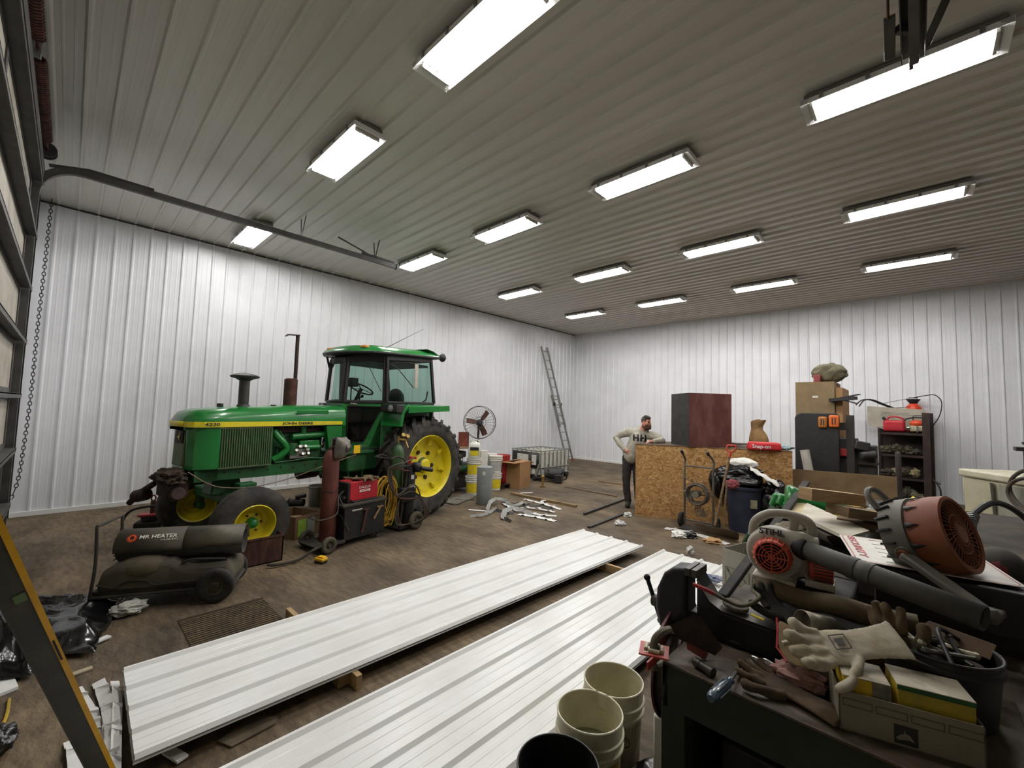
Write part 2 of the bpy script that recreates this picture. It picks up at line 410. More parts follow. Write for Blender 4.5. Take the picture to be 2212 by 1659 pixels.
# hoist chain on the left wall
b = B(); pts = [PX(112, 430, -9.6), PX(97, 570, -9.6), PX(82, 700, -9.6), PX(67, 850, -9.6), PX(52, 960, -9.6), PX(38, 1040, -9.6), PX(20, 1085, -9.6)]
pp = spl(pts, 30); acc = 0; last = pp[0]; n = 0
for i in range(1, len(pp)):
    d = pp[i]-pp[i-1]; L_ = d.length
    while acc+L_ >= .055:
        q = pp[i-1]+d*((.055-acc)/L_) ; a, c = last, q; dd = (c-a).normalized(); x, y = frame(dd); s_ = x if n % 2 else y
        m_ = (a+c)/2; ring = [m_+dd*(.036*math.cos(k*PI/4))+s_*(.019*math.sin(k*PI/4)) for k in range(8)]
        b.tube(ring, .006, 5, closed=True); last = q; n += 1; acc = 0; pp[i-1] = q; d = pp[i]-q; L_ = d.length
    acc += L_
solo(b, 'hoist_chain', M_dark, 'thin steel hoist chain hanging down the left wall beside the overhead door', 'chain')

# ------------------------------------------------------------------ ceiling lights
M_tube = mat('lit_tube', 'ffffff', emit='fdfaf7', estr=68.)
M_refl = mat('light_housing', 'e8e8e6', rough=.4)
M_house = mat('light_back', '77736c', rough=.6)
M_lens = glass('clear_lens', 'f4f6f8', .1, .05)
def make_light():
    t = thing('ceiling_light', 'x', 'ceiling light')
    LX, LY = .66, .17
    b = B(); b.bb((-LX+.02, -LY+.02, .06), (LX-.02, LY-.02, .125)); b.build('back_housing', M_house, t, bevel=.01)
    b = B()
    for s in (-1, 1):
        b.loft([[V((x, s*(LY+.016), .06)), V((x, s*(LY+.016), .012)), V((x, s*(LY-.024), .044)), V((x, s*(LY-.024), .06))] for x in (-LX, LX)])
        b.loft([[V((s*(LX+.004), y, .06)), V((s*(LX+.004), y, .008)), V((s*(LX-.07), y, .042)), V((s*(LX-.07), y, .06))] for y in (-LY-.016, LY+.016)])
    b.build('reflector', M_refl, t, smooth=False)
    b = B(); b.bb((-LX+.07, -LY+.03, .046), (LX-.07, LY-.03, .053)); b.build('darkened_tray', mat('darkened_tray', '1d1d1d', rough=.6, spec=.2), t, smooth=False)  # near-black colour holds down the tube light, so gaps between tubes read grey
    for k in range(4):
        y = (k-1.5)*.078
        b = B(); b.cyl((-.575, y, .022), (.575, y, .022), .0145, n=10); b.build('tube', M_tube, t)
    for s in (-1, 1):
        b = B(); b.bb((s*.585-.012, -.14, .005), (s*.585+.012, .14, .045)); b.build('lamp_holder', M_white, t, bevel=.003)
    b = B(); p = [(-LY+.01, .03), (-LY+.03, -.004), (LY-.03, -.004), (LY-.01, .03)]
    e = [V((x, y, z)) for x in (-LX+.05, LX-.05) for y, z in p]
    b.add(e, [(0, 1, 5, 4), (1, 2, 6, 5), (2, 3, 7, 6), (0, 1, 2, 3), (4, 5, 6, 7)]); b.build('lens', M_lens, t, smooth=False)
    for s in (-1, 1):
        for x in (-.5, -.17, .17, .5):
            b = B(); b.box((x, s*(LY+.022), .045), (.03, .010, .05)); b.build('clip', M_galv, t, smooth=False)
    return t
rows = {'row nearest the overhead door': 2.07, 'second row from the overhead door': 4.80, 'third row from the overhead door': 7.74, 'last row, near the far wall': 10.70}
cols = [('closest to the left wall', -7.27), ('second from the left wall', -4.86), ('third from the left wall', -2.45), ('farthest right', -.07)]
proto = None
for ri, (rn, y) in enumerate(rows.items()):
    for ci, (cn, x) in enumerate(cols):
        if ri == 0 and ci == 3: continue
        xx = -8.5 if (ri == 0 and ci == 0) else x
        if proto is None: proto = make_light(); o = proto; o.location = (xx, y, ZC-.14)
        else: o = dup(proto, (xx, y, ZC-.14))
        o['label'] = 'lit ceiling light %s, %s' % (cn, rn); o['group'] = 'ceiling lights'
proto['label'] = 'lit ceiling light crossed by the door track, closest to the left wall'

# ------------------------------------------------------------------ loose white steel sheets on the floor
M_block = mat('spacer_lumber', 'b0946a', '8e7450', scale=4, rough=.8)
def loose(z, corner, ang, label, name='steel_sheet', ln=4.88, w=.93, group=None, flare=0.):
    pr = profile(w, .2275, .019, .012); n = len(pr); b = B()
    a = [V((s, 0, h)) for s, h in pr]
    segs = [0, .3, 1., ln]
    vs = []; fs = []
    for j, l in enumerate(segs): vs += [V((p.x, l, p.z)) for p in a]
    for j in range(len(segs)-1): fs += [(j*n+i, j*n+i+1, (j+1)*n+i+1, (j+1)*n+i) for i in range(n-1)]
    b.add(vs, fs); o = b.build(name, M_sheet, smooth=False, recalc=False, solid=.0016)
    o.location = (corner[0], corner[1], z); o.rotation_euler = (0, 0, R(ang))
    return tag(o, label, 'steel sheet', group)
for k in range(2):
    top = k == 1
    loose(.09+k*.021, (-3.62+.004*(k % 2), .34+.006*(k % 3), 0), -1.35, 'topmost white ribbed steel sheet of the left floor stack' if top else 'white ribbed steel sheet under the topmost one in the left floor stack', group='left stack of steel sheets')
for k in range(2):
    top = k == 1
    loose(.09+k*.021, (-2.35+.004*(k % 2), .34+.006*(k % 3), 0), -.3, 'topmost white ribbed steel sheet of the right floor stack beside the buckets' if top else 'white ribbed steel sheet under the topmost one in the right floor stack', group='right stack of steel sheets')
for i, (x0, x1, y, lb) in enumerate(((P(622, 1324, .045).x, -2.6, P(622, 1324, .045).y, 'left-hand short lumber spacer sticking out under the left stack of steel sheets, nearest'), (-3.3, -1.3, 4.35, 'long pale lumber spacer running under both stacks of steel sheets'), (-2.95, -2.4, 2.95, 'lumber spacer under the middle of the left steel stack'))):
    if i == 2: continue
    b = B(); b.bb((x0, y-.019, 0), (x1, y+.019, .089)); solo(b, 'lumber_spacer', M_block, lb, 'lumber', bevel=.002)
p = P(742, 1478, 0)
b = B(); b.bb((p.x-.30, p.y-.045, .0), (p.x+.02, p.y+.045, .07)); solo(b, 'lumber_spacer', M_block, 'short wooden block sticking out from under the right edge of the left steel stack', 'lumber', bevel=.002)
# ================================================================== TRACTOR
M_grn = mat('tractor_green', '1f7a35', '186a2c', scale=2.5, rough=.28, coat=.3, amt=(.35, .7))
M_grnd = mat('grimy_green', '1d5c2c', '2a4426', scale=5, rough=.5, amt=(.4, .7))
M_olive = mat('dusty_grille', '5a6440', '3f5432', scale=8, rough=.6)
M_tyel = mat('wheel_yellow', 'e0cf28', 'b8a82c', scale=4, rough=.4, amt=(.5, .8))
M_tyre = mat('tractor_tyre', '262524', '47423b', scale=6, rough=.85, bump=.15, bscale=40)
M_glass = glass('tinted_cab_glass', '7fb8a8', .55, .08)
M_dglass = glass('dark_door_glass', '20302c', .93, .08)
M_cab = mat('cab_interior', '1c1d1d', '2a2a28', scale=8, rough=.7)
TR = thing('tractor', 'green farm tractor with yellow wheels and closed cab parked along the left wall', 'tractor', (-6.88, 4.10, 0), R(-80))
RX = lambda y, x=0, z=0: Matrix.Translation((x, y, z)) @ Matrix.Rotation(-PI/2, 4, 'X')   # lathe axis -> +Y
def wheel_rear(side):
    y = side*.79; S = Matrix.Scale(side, 4, (0, 1, 0))
    b = B(Matrix.Translation((.03, y, .835)) @ S)
    b.lathe([(.50, -.19), (.53, -.215), (.62, -.225), (.72, -.22), (.755, -.19), (.768, -.1), (.772, 0), (.768, .1), (.755, .19), (.72, .22), (.62, .225), (.53, .215), (.50, .19)], 64, Matrix.Rotation(-PI/2, 4, 'X'))
    ty = b.build('rear_tyre', M_tyre, TR)
    b = B(Matrix.Translation((.03, y, .835)) @ S); n = 22
    for i in range(n):
        for s in (-1, 1):
            a0 = 2*PI*(i+(.5 if s > 0 else 0))/n; rings = []
            for k in range(5):
                t = k/4; yy = s*(.012+.215*t); a = a0-.30*t; ra = .765-.010*(t**3)*4; rb = ra+.068 if t < .95 else ra+.035; w = .030+.008*t
                ring = []
                for rr, ww in ((ra-.02-(.03 if k == 4 else 0), w*1.35), (rb, w*.8)):
                    ring.append(ww); 
                pts = []
                for rr, da in ((ra-.03, -w*1.5/.8), (rb, -w*.8/.8), (rb, w*.8/.8), (ra-.03, w*1.5/.8)):
                    pts.append(V((rr*math.cos(a+da), yy, rr*math.sin(a+da))))
                rings.append(pts)
            # lug runs over the shoulder
            pts = [V((rr*math.cos(a+da), s*.232, rr*math.sin(a+da))) for rr, da in ((.69, -.03), (.76, -.03), (.76, .03), (.69, .03))]
            rings.append(pts); b.loft(rings)
    b.build('tread_lugs', M_tyre, TR, ang=30)
    b = B(Matrix.Translation((.03, y, .835)) @ S)
    b.lathe([(.515, .20), (.505, .215), (.49, .20), (.475, .17), (.465, .12), (.47, .02), (.45, -.02), (.43, -.17), (.49, -.20), (.51, -.21)], 64, Matrix.Rotation(-PI/2, 4, 'X'))
    rim = b.build('rear_rim', M_tyel, TR)
    b = B(Matrix.Translation((.03, y, .835)) @ S)
    b.lathe([(.475, .05), (.42, .045), (.36, .02), (.20, -.02), (.15, .01), (.12, .03), (0.0, .03)], 48, Matrix.Rotation(-PI/2, 4, 'X'))
    dk = b.build('wheel_disc', M_tyel, TR)
    for i in range(8):
        a = 2*PI*(i+.3)/8
        b = B(Matrix.Translation((.03, y, .835)) @ S); c = V((.395*math.cos(a), .07, .395*math.sin(a))); dd = V((math.cos(a), 0, math.sin(a)))
        b.bar(c-dd*.05, c+dd*.07, .06, .045, up=(0, 1, 0)); b.cyl(c, c+V((0, .04, 0)), .02, n=6); b.build('rim_clamp', M_tyel, dk, bevel=.004)
    for i in range(6):
        a = 2*PI*(i+.1)/6; c = V((.235*math.cos(a), .0, .235*math.sin(a)))
        b = B(Matrix.Translation((.03, y, .835)) @ S); b.cyl(c-V((0, .02, 0)), c+V((0, .012, 0)), .035, n=12); b.build('disc_hole', M_rustd, dk)
    b = B(Matrix.Translation((.03, y, .835)) @ S); b.lathe([(.11, .02), (.11, .09), (.08, .12), (0, .12)], 20, Matrix.Rotation(-PI/2, 4, 'X')); b.build('hub', M_tyel, dk)
def wheel_front(side):
    y = side*.79; S = Matrix.Scale(side, 4, (0, 1, 0)); T = Matrix.Translation((2.72, y, .41)) @ Matrix.Rotation(R(-6), 4, 'Z') @ S
    b = B(T); b.lathe([(.215, -.12), (.24, -.135), (.30, -.14), (.36, -.13), (.395, -.10), (.405, -.085), (.397, -.075), (.41, -.06), (.41, -.03), (.40, -.022), (.412, -.012), (.412, .012), (.40, .022), (.41, .03), (.41, .06), (.397, .075), (.405, .085), (.395, .10), (.36, .13), (.30, .14), (.24, .135), (.215, .12)], 56, Matrix.Rotation(-PI/2, 4, 'X'))
    b.build('front_tyre', M_tyre, TR, ang=60)
    b = B(T); b.lathe([(.225, .13), (.215, .14), (.205, .12), (.19, .05), (.185, -.02), (.14, -.03), (.11, .0), (.0, .0)], 40, Matrix.Rotation(-PI/2, 4, 'X')); b.lathe([(.185, -.02), (.21, -.12), (.23, -.13)], 40, Matrix.Rotation(-PI/2, 4, 'X'))
    rm = b.build('front_rim', M_tyel, TR)
    b = B(T); b.lathe([(.065, -.02), (.06, .05), (.045, .085), (.02, .10), (0, .10)], 20, Matrix.Rotation(-PI/2, 4, 'X')); b.build('hub', M_grn, rm)
    for i in range(6):
        a = 2*PI*i/6; c = V((.1*math.cos(a), .005, .1*math.sin(a))); b = B(T); b.cyl(c, c+V((0, .02, 0)), .013, n=6); b.build('wheel_bolt', M_rustd, rm)
for s in (1, -1): wheel_rear(s); wheel_front(s)
# chassis
b = B()
for s in (1, -1):
    b.loft([[V((3.12, s*.29, .87)), V((3.12, s*.29, 1.0)), V((3.12, s*.25, 1.0)), V((3.12, s*.25, .87))], [V((2.5, s*.29, .85)), V((2.5, s*.29, 1.0)), V((2.5, s*.25, 1.0)), V((2.5, s*.25, .85))], [V((1.3, s*.29, .84)), V((1.3, s*.29, 1.0)), V((1.3, s*.25, 1.0)), V((1.3, s*.25, .84))]])
b.bb((2.9, -.29, .86), (3.14, .29, 1.0)); b.bb((1.3, -.29, .84), (1.4, .29, 1.0))
b.build('frame_rail', M_grnd, TR, bevel=.008)
for i in range(9):
    b = B(); b.cyl((3.0-i*.17, .288, .93+.02*(i % 2)), (3.0-i*.17, .294, .93+.02*(i % 2)), .014, n=10); b.build('rail_bolt_hole', M_ink, TR)
b = B(); b.box((2.72, 0, .62), (.16, 1.30, .13)); b.box((2.72, 0, .78), (.36, .28, .26), taper=.8); b.bar((2.72, .62, .60), (2.72, .64, .38), .09, .09); b.bar((2.72, -.62, .60), (2.72, -.64, .38), .09, .09); b.cyl((2.72, .55, .41), (2.72, .72, .41), .05); b.cyl((2.72, -.55, .41), (2.72, -.72, .41), .05)
b.build('front_axle', M_grnd, TR, bevel=.02)
b = B(); b.tube([(2.66, .1, .74), (2.60, .35, .76), (2.58, .6, .70)], .03, 8); b.box((2.6, .34, .76), (.2, .16, .09)); b.tube([(2.7, -.1, .66), (2.5, -.5, .6)], .025, 8); b.build('steering_cylinder', M_grnd, TR, bevel=.012)
b = B(); b.loft([[V((x, s*hy, z)) for s, z in ((1, z0), (1, z1), (-1, z1), (-1, z0))] for x, hy, z0, z1 in ((1.4, .22, .72, 1.1), (1.0, .25, .66, 1.15), (.3, .27, .62, 1.2), (-.4, .3, .6, 1.25))])
b.cyl((.03, -.85, .835), (.03, .85, .835), .13, n=20); b.bb((-.75, -.35, .7), (-.3, .35, 1.1)); b.build('transmission_case', M_grnd, TR, bevel=.03)
b = B(); b.bb((1.02, .30, .82), (1.36, .62, 1.10)); b.bb((.55, .2, .8), (1.02, .46, 1.2)); b.build('belly_tank', M_grnd, TR, bevel=.03)
b = B(); b.bb((.92, .3, 1.09), (1.44, .66, 1.13)); b.bb((1.05, .48, .58), (1.35, .66, .61)); b.bar((1.08, .6, .6), (1.08, .6, 1.1), .03, .01); b.bar((1.32, .6, .6), (1.32, .6, 1.1), .03, .01); b.build('step', M_grnd, TR, bevel=.006)
b = B(); b.bb((1.18, .662, 1.10), (1.29, .666, 1.22)); b.build('warning_label', mat('label_yellow', 'f2c21a', rough=.5), TR)
b = B(); b.cyl((1.45, .0, .80), (1.75, .0, .79), .09, n=16); b.build('starter', M_dark, TR, bevel=.02)
# hood
def hood_ring(x, hw, zt, zb):
    return [V((x, a, z)) for a, z in ((-hw, zb), (-hw, zt-.13), (-hw+.035, zt-.055), (-hw+.12, zt-.012), (-.1, zt), (.1, zt), (hw-.12, zt-.012), (hw-.035, zt-.055), (hw, zt-.13), (hw, zb))]
b = B(); b.loft([hood_ring(x, hw, zt, 1.50) for x, hw, zt in ((3.25, .20, 1.58), (3.235, .26, 1.63), (3.19, .315, 1.68), (3.10, .355, 1.71), (2.8, .362, 1.74), (2.3, .365, 1.765), (1.9, .37, 1.79), (1.25, .38, 1.80))])
b.build('hood', M_grn, TR, bevel=.006, ang=50)
b = B(); b.bar((1.55, .385, 1.70), (2.02, .380, 1.69), .012, .05, up=(0, 0, 1)); b.build('hood_crease', M_grn, TR, bevel=.004)
b = B(); b.loft([[V((x, a, z)) for a, z in ((-hw, 1.0), (-hw, 1.50), (hw, 1.50), (hw, 1.0))] for x, hw in ((3.20, .12), (3.20, .20), (3.16, .29), (3.06, .345), (2.92, .36))])
b.build('nose_shell', M_grn, TR, bevel=.01)
b = B(); b.box((3.20, 0, 1.26), (.03, .30, .44), rot=(0, -3, 0)); b.build('front_grille', M_olive, TR, bevel=.01)
b = B(); b.box((3.225, .04, 1.38), (.02, .16, .15), rot=(0, -3, 8)); em = b.build('emblem_plate', M_ink, TR, bevel=.006)
b = B(); o_ = V((3.238, .04, 1.38)); pts = [(-.045, -.02), (-.03, .0), (0, .01), (.025, .03), (.03, .055), (.045, .05), (.04, .02), (.03, -.01), (.045, -.045), (.03, -.035), (.01, -.015), (-.02, -.02), (-.045, -.045)]
b.add([o_+V((0, p[0], p[1])) for p in pts], [tuple(range(len(pts)))]); b.build('leaping_deer', M_tyel, em, solid=.002)
# side grilles
for s in (1, -1):
    b = B(); b.bb((2.31, s*.30, 1.0), (2.93, s*.352, 1.50)); b.build('side_grille_frame', M_grnd, TR, smooth=False)
    b = B()
    for i in range(22): b.bar((2.335+i*.0272, s*.358, 1.015), (2.335+i*.0272, s*.358, 1.485), .009, .016, up=(0, 1, 0))
    b.bb((2.32, s*.351, 1.0), (2.93, s*.366, 1.018)); b.bb((2.32, s*.351, 1.482), (2.93, s*.366, 1.5))
    b.build('side_grille', M_olive, TR, smooth=False)
    b = B(); b.loft([[V((x, s*(hw+.004), z)), V((x, s*(hw+.004), z2)), V((x, s*hw, z2)), V((x, s*hw, z))] for x, hw, z, z2 in ((3.25, .203, 1.50, 1.565), (3.235, .263, 1.50, 1.565), (3.19, .318, 1.50, 1.565), (3.10, .357, 1.50, 1.565), (2.8, .364, 1.50, 1.565), (2.3, .367, 1.505, 1.565), (1.9, .372, 1.508, 1.565), (1.31, .382, 1.515, 1.565))])
    st = b.build('hood_stripe', M_tyel, TR, smooth=False)
    b = B(); b.loft([[V((x, s*(hw+.005), z)), V((x, s*(hw+.005), z+.006)), V((x, s*hw, z+.006)), V((x, s*hw, z))] for x, hw, z in ((3.25, .204, 1.494), (3.235, .264, 1.494), (3.19, .319, 1.494), (3.10, .358, 1.494), (2.8, .365, 1.494), (2.3, .368, 1.499), (1.31, .383, 1.509))]); b.build('pinstripe', M_ink, st, smooth=False)
b = B(); b.add([(3.253, -.2, 1.50), (3.253, .2, 1.50), (3.253, .2, 1.565), (3.253, -.2, 1.565)], [(0, 1, 2, 3)]); b.build('hood_stripe', M_tyel, TR, solid=.004)
def TL(F, L_, Z): return TR.matrix_basis @ V((F, L_, Z))
xd = TL(0, 0, 0)-TL(1, 0, 0); zd = V((0, 0, 1))
text('4230', .052, M_ink, TR, TL(3.10, .374, 1.532), xd+V((TL(0, 1, 0)-TL(0, 0, 0)))*.02, zd, ext=.0015, bold=.0006, sx=1.5)
text('JOHN DEERE', .048, M_ink, TR, TL(2.20, .3745, 1.538), xd+V((TL(0, 1, 0)-TL(0, 0, 0)))*.018, zd, ext=.0015, bold=.0007, sx=1.55)
# engine bay
b = B(); b.bb((1.5, -.2, 1.0), (2.3, .2, 1.42)); b.bb((1.55, -.24, 1.0), (2.2, .24, 1.22)); b.build('engine_block', M_grnd, TR, bevel=.03)
b = B(); b.bb((1.5, .05, 1.40), (2.25, .25, 1.5)); b.build('valve_cover', M_rustd, TR, bevel=.02)
b = B(); b.cyl((1.50, .27, 1.37), (2.02, .27, 1.35), .045, n=14); b.cyl((1.85, .27, 1.36), (1.85, .27, 1.50), .04, n=14); b.box((1.75, .25, 1.22), (.3, .08, .14)); b.cyl((1.6, .29, 1.19), (1.9, .29, 1.19), .035, n=12); b.build('intake_manifold', M_grn, TR, bevel=.01)
b = B(); b.tube(spl([(2.25, .26, 1.44), (2.22, .30, 1.36), (2.14, .31, 1.27), (2.10, .31, 1.19), (2.16, .30, 1.11), (2.25, .27, 1.05)]), .045, 12); b.build('radiator_hose', M_grn, TR)
b = B(); b.cyl((2.0, .27, 1.10), (2.0, .27, 1.26), .07, n=14); b.tube([(2.2, .3, 1.44), (2.06, .33, 1.2)], .012, 6); b.build('oil_filter', M_grnd, TR, bevel=.01)
b = B()
for i in range(9):
    c = V((1.80+.045*(i % 5), .30+.01*(i % 3), 1.10+.05*(i//3))); b.cyl(c, c+V((.03*(i % 2), .05, .02)), .026, n=10)
b.box((1.92, .27, 1.11), (.26, .1, .12)); b.build('injection_pump', M_chrome, TR, bevel=.006)
b = B(); b.tube(spl([(2.25, .32, 1.02), (2.0, .34, 1.03), (1.8, .34, 1.05), (1.6, .33, 1.03), (1.42, .32, 1.06)]), .008, 6); b.build('fuel_line', M_grnd, TR)
for s in (1, -1): b = B(); b.loft([[V((1.30, s*.28, 1.15)), V((1.50, s*.28, 1.15)), V((1.56, s*.28, 1.50)), V((1.30, s*.28, 1.50))], [V((1.30, s*.378, 1.15)), V((1.50, s*.372, 1.15)), V((1.56, s*.372, 1.50)), V((1.30, s*.378, 1.50))]]); b.build('cowl_panel', M_grn, TR, bevel=.006)
# stack and intake
b = B(); b.cyl((1.92, 0, 1.75), (1.92, 0, 2.16), .088, n=24); b.cyl((1.92, 0, 2.155), (1.92, 0, 2.17), .07, n=20); b.build('muffler', M_rust, TR, bevel=.006)
b = B(); b.tube([(1.86, 0, 2.15), (1.86, 0, 2.80)], .026, 14, cap=False); b.bar((1.84, 0, 2.815), (2.0, 0, 2.80), .07, .012); b.bar((2.0, 0, 2.805), (2.03, 0, 2.775), .07, .01); b.cyl((1.86, 0, 2.79), (1.86, 0, 2.81), .028); b.build('exhaust_pipe', M_rustd, TR)
b = B(); Mi = Matrix.Translation((2.54, 0, 1.73)); b.lathe([(.08, 0), (.075, .04), (.062, .05), (.062, .36), (.10, .385), (.165, .405), (.172, .425), (.13, .445), (.04, .465), (0, .47)], 28, Mi); b.build('air_intake', M_dark, TR, ang=50)
for x in (2.85, 2.2): b = B(); b.cyl((x, 0.1, 1.74), (x, 0.1, 1.785), .035); b.build('filler_cap', M_black, TR, bevel=.006)
# cab
P0 = [V((1.22, .19, 1.86)), V((.68, .60, 1.875)), V((-.40, .60, 1.88)), V((-.40, -.60, 1.88)), V((.68, -.60, 1.875)), V((1.22, -.19, 1.86)), V((1.27, 0, 1.86))]
P1 = [V((1.17, .19, 2.54)), V((.70, .60, 2.62)), V((-.28, .60, 2.69)), V((-.28, -.60, 2.69)), V((.70, -.60, 2.62)), V((1.17, -.19, 2.54)), V((1.22, 0, 2.53))]
b = B()
for i in range(6): b.bar(P0[i], P1[i], .05, .045, up=(0, 1, 0))
for Q, h_, dz in ((P0, .04, 0), (P1, .10, -.02)):
    for i in range(7): b.bar(Q[i]+V((0, 0, dz)), Q[(i+1) % 7]+V((0, 0, dz)), .035, h_)
b.build('cab_frame', M_black, TR, bevel=.008)
for s in (0, 5):
    A_, B_ = (0, 1) if s == 0 else (5, 4); b = B()
    w0, w1 = P0[A_].lerp(P0[B_], .07), P1[A_].lerp(P1[B_], .07); b.bar(w0, w1, .06, .03, up=(0, 1, 0))
    w2, w3 = P0[A_].lerp(P0[B_], .94), P1[A_].lerp(P1[B_], .94); b.bar(w2, w3, .05, .03, up=(0, 1, 0)); b.bar(w0, w2, .03, .06); b.bar(w1, w3, .03, .08)
    b.build('door_frame', M_black, TR, bevel=.006)
def pane(a, c, nm='window', m=M_glass, p=None):
    b = B(); q = [P0[a], P0[c], P1[c], P1[a]]; b.add(q, [(0, 1, 2, 3)]); return b.build(nm, m, p or TR, smooth=False)
for a, c in ((0, 1), (1, 2), (2, 3), (3, 4), (4, 5), (5, 6), (6, 0)): pane(a, c)
# lower cab: green shell with dark door glass on both sides
for s in (1, -1):
    def q(F, Z, L_): return V((F, s*L_, Z))
    out = [q(1.215, 1.84, .20), q(1.205, 1.12, .21), q(.88, 1.12, .455), q(.67, 1.86, .615)]
    inn = [q(1.145, 1.80, .256), q(1.14, 1.24, .26), q(.945, 1.24, .408), q(.735, 1.80, .567)]
    off = V((-.04, -s*.045, 0)); b = B(); vs = out+inn+[p+off for p in out]+[p+off for p in inn]; fs = []
    for i in range(4):
        j = (i+1) % 4; fs += [(i, j, 4+j, 4+i), (8+i, 8+j, 12+j, 12+i), (i, j, 8+j, 8+i), (4+i, 4+j, 12+j, 12+i)]
    b.add(vs, fs); dpn = b.build('door_lower', M_grn, TR, bevel=.006)
    b = B(); b.add([p+off*.5 for p in inn], [(0, 1, 2, 3)]); b.build('lower_glass', M_dglass, dpn, smooth=False)
    b = B(); 
    for i in range(4): b.bar(inn[i]+V((.002, s*.003, 0)), inn[(i+1) % 4]+V((.002, s*.003, 0)), .012, .02, up=(0, 1, 0))
    b.build('glass_seal', M_black, dpn)
    b = B(); b.bar(q(1.13, 1.835, .30), q(1.05, 1.83, .36), .02, .025); b.build('door_handle', M_chrome, dpn, bevel=.004)
    b = B(); b.loft([[q(.67, 1.86, .60), q(.88, 1.12, .45), q(.88, 1.12, .2), q(.67, 1.86, .2)], [q(-.40, 1.86, .60), q(-.40, 1.12, .45), q(-.40, 1.12, .2), q(-.40, 1.86, .2)]]); b.build('cab_side_panel', M_grnd, TR)
b = B(); b.bb((1.19, -.20, 1.12), (1.215, .20, 1.86)); b.build('firewall', M_grn, TR)
b = B(); b.bb((-.38, -.5, 1.10), (1.0, .5, 1.14)); b.bb((-.40, -.6, 1.14), (-.36, .6, 1.88)); b.build('cab_floor', M_cab, TR)
b = B(); b.prism([(-.26, .56), (.68, .56), (1.12, .2), (1.12, -.2), (.68, -.56), (-.26, -.56)], 2.56, h0=2.52); b.build('headliner', M_cab, TR, bevel=.01)
# roof
def rr(g, dz, sc_=1.):
    P_ = [(-.44-g, .66), (-.40-g, .70+g), (.86, .71+g), (1.02+g*.5, .66+g), (1.27+g, .30), (1.31+g, .12), (1.31+g, -.12), (1.27+g, -.30), (1.02+g*.5, -.66-g), (.86, -.71-g), (-.40-g, -.70-g), (-.44-g, -.66)]
    return [V((x*(1 if x < .9 else 1), y*sc_, 2.715-.085*(x+.4)/1.7*1.0+dz)) for x, y in P_]
b = B(); b.loft([rr(-.05, -.03), rr(.0, -.015), rr(.0, .015)]); b.build('roof_edge', M_black, TR, bevel=.006)
b = B(); b.loft([rr(-.01, .012), rr(-.03, .05), rr(-.17, .115), rr(-.32, .14)]); b.build('roof', M_grn, TR, bevel=.03, seg=3, ang=60)
for F, L_, z in ((1.20, -.17, 2.70), (1.04, .46, 2.735), (.95, -.60, 2.73)):
    b = B(); b.box((F, L_, z), (.10, .13, .05)); b.build('marker_light', mat('amber_lens', 'c98a33', 'a0702a', rough=.35), TR, bevel=.018, seg=3)
b = B(); b.tube([(.75, .60, 2.74), (.22, .9, 3.12)], [.006, .0025], 6); b.build('antenna', M_ink, TR)
b = B(); b.sph((-.56, .62, 2.74), (.065, .07, .08), 16); b.cyl((-.42, .62, 2.71), (-.56, .62, 2.71), .015); b.build('work_light', M_black, TR)
b = B(); b.bar((1.25, -.2, 2.58), (1.18, -.2, 2.35), .02, .025); b.build('roof_bracket', M_ink, TR)
# mirror on its arm, wipers
b = B(); b.box((.36, .92, 2.31), (.17, .02, .40), rot=(0, 0, 30)); mr = b.build('mirror', mat('mirror_back', 'b1aa9a', '9c9586', rough=.5), TR, bevel=.01)
b = B(); b.tube([(.66, .62, 2.5), (.6, .72, 2.44), (.42, .93, 2.12)], .008, 6); b.tube([(.66, .62, 2.5), (.5, .85, 2.53), (.36, .92, 2.51)], .008, 6); b.build('mirror_arm', M_ink, mr)
b = B(); b.tube([(.98, .40, 2.56), (.76, .56, 2.04)], .006, 6); b.build('wiper', M_ink, TR)
# interior
b = B(); b.sph((-.02, 0, 1.94), (.09, .22, .20), 16); b.sph((.16, 0, 1.76), (.22, .24, .10), 16); b.bb((-.05, -.2, 1.14), (.3, .2, 1.70)); b.build('seat', mat('seat_vinyl', '3c3c3a', rough=.7), TR, bevel=.04)
b = B(); c0 = V((.72, 0, 2.09)); ax = V((-.45, 0, .9)).normalized(); x_, y_ = frame(ax)
b.tube([c0+x_*.2*math.cos(k*PI/12)+y_*.2*math.sin(k*PI/12) for k in range(24)], .013, 8, closed=True)
for k in range(3): b.bar(c0, c0+x_*.2*math.cos(k*2.1)+y_*.2*math.sin(k*2.1), .012, .012)
b.cyl(c0, c0-ax*.35, .03); b.build('steering_wheel', M_black, TR)
b = B(); b.loft([[V((.8, -.22, 1.14)), V((.8, .22, 1.14)), V((1.1, .2, 1.14)), V((1.1, -.2, 1.14))], [V((.82, -.18, 1.86)), V((.82, .18, 1.86)), V((1.1, .15, 1.90)), V((1.1, -.15, 1.90))]]); b.box((1.0, .12, 2.18), (.12, .2, .14)); b.bar((1.0, .12, 1.85), (1.0, .12, 2.15), .02, .02)
b.bar((.85, .15, 1.84), (.9, .2, 2.0), .02, .02); b.sph((.9, .2, 2.0), .03, 8); b.bar((.83, -.1, 1.84), (.62, -.1, 1.97), .02, .02); b.sph((.62, -.1, 1.97), .03, 8); b.build('console', M_cab, TR, bevel=.01)
b = B(); b.tube([(-.1, .45, 1.8), (-.3, .5, 1.95), (-.33, .5, 2.1)], .012, 6); b.build('grab_rail', M_ink, TR)
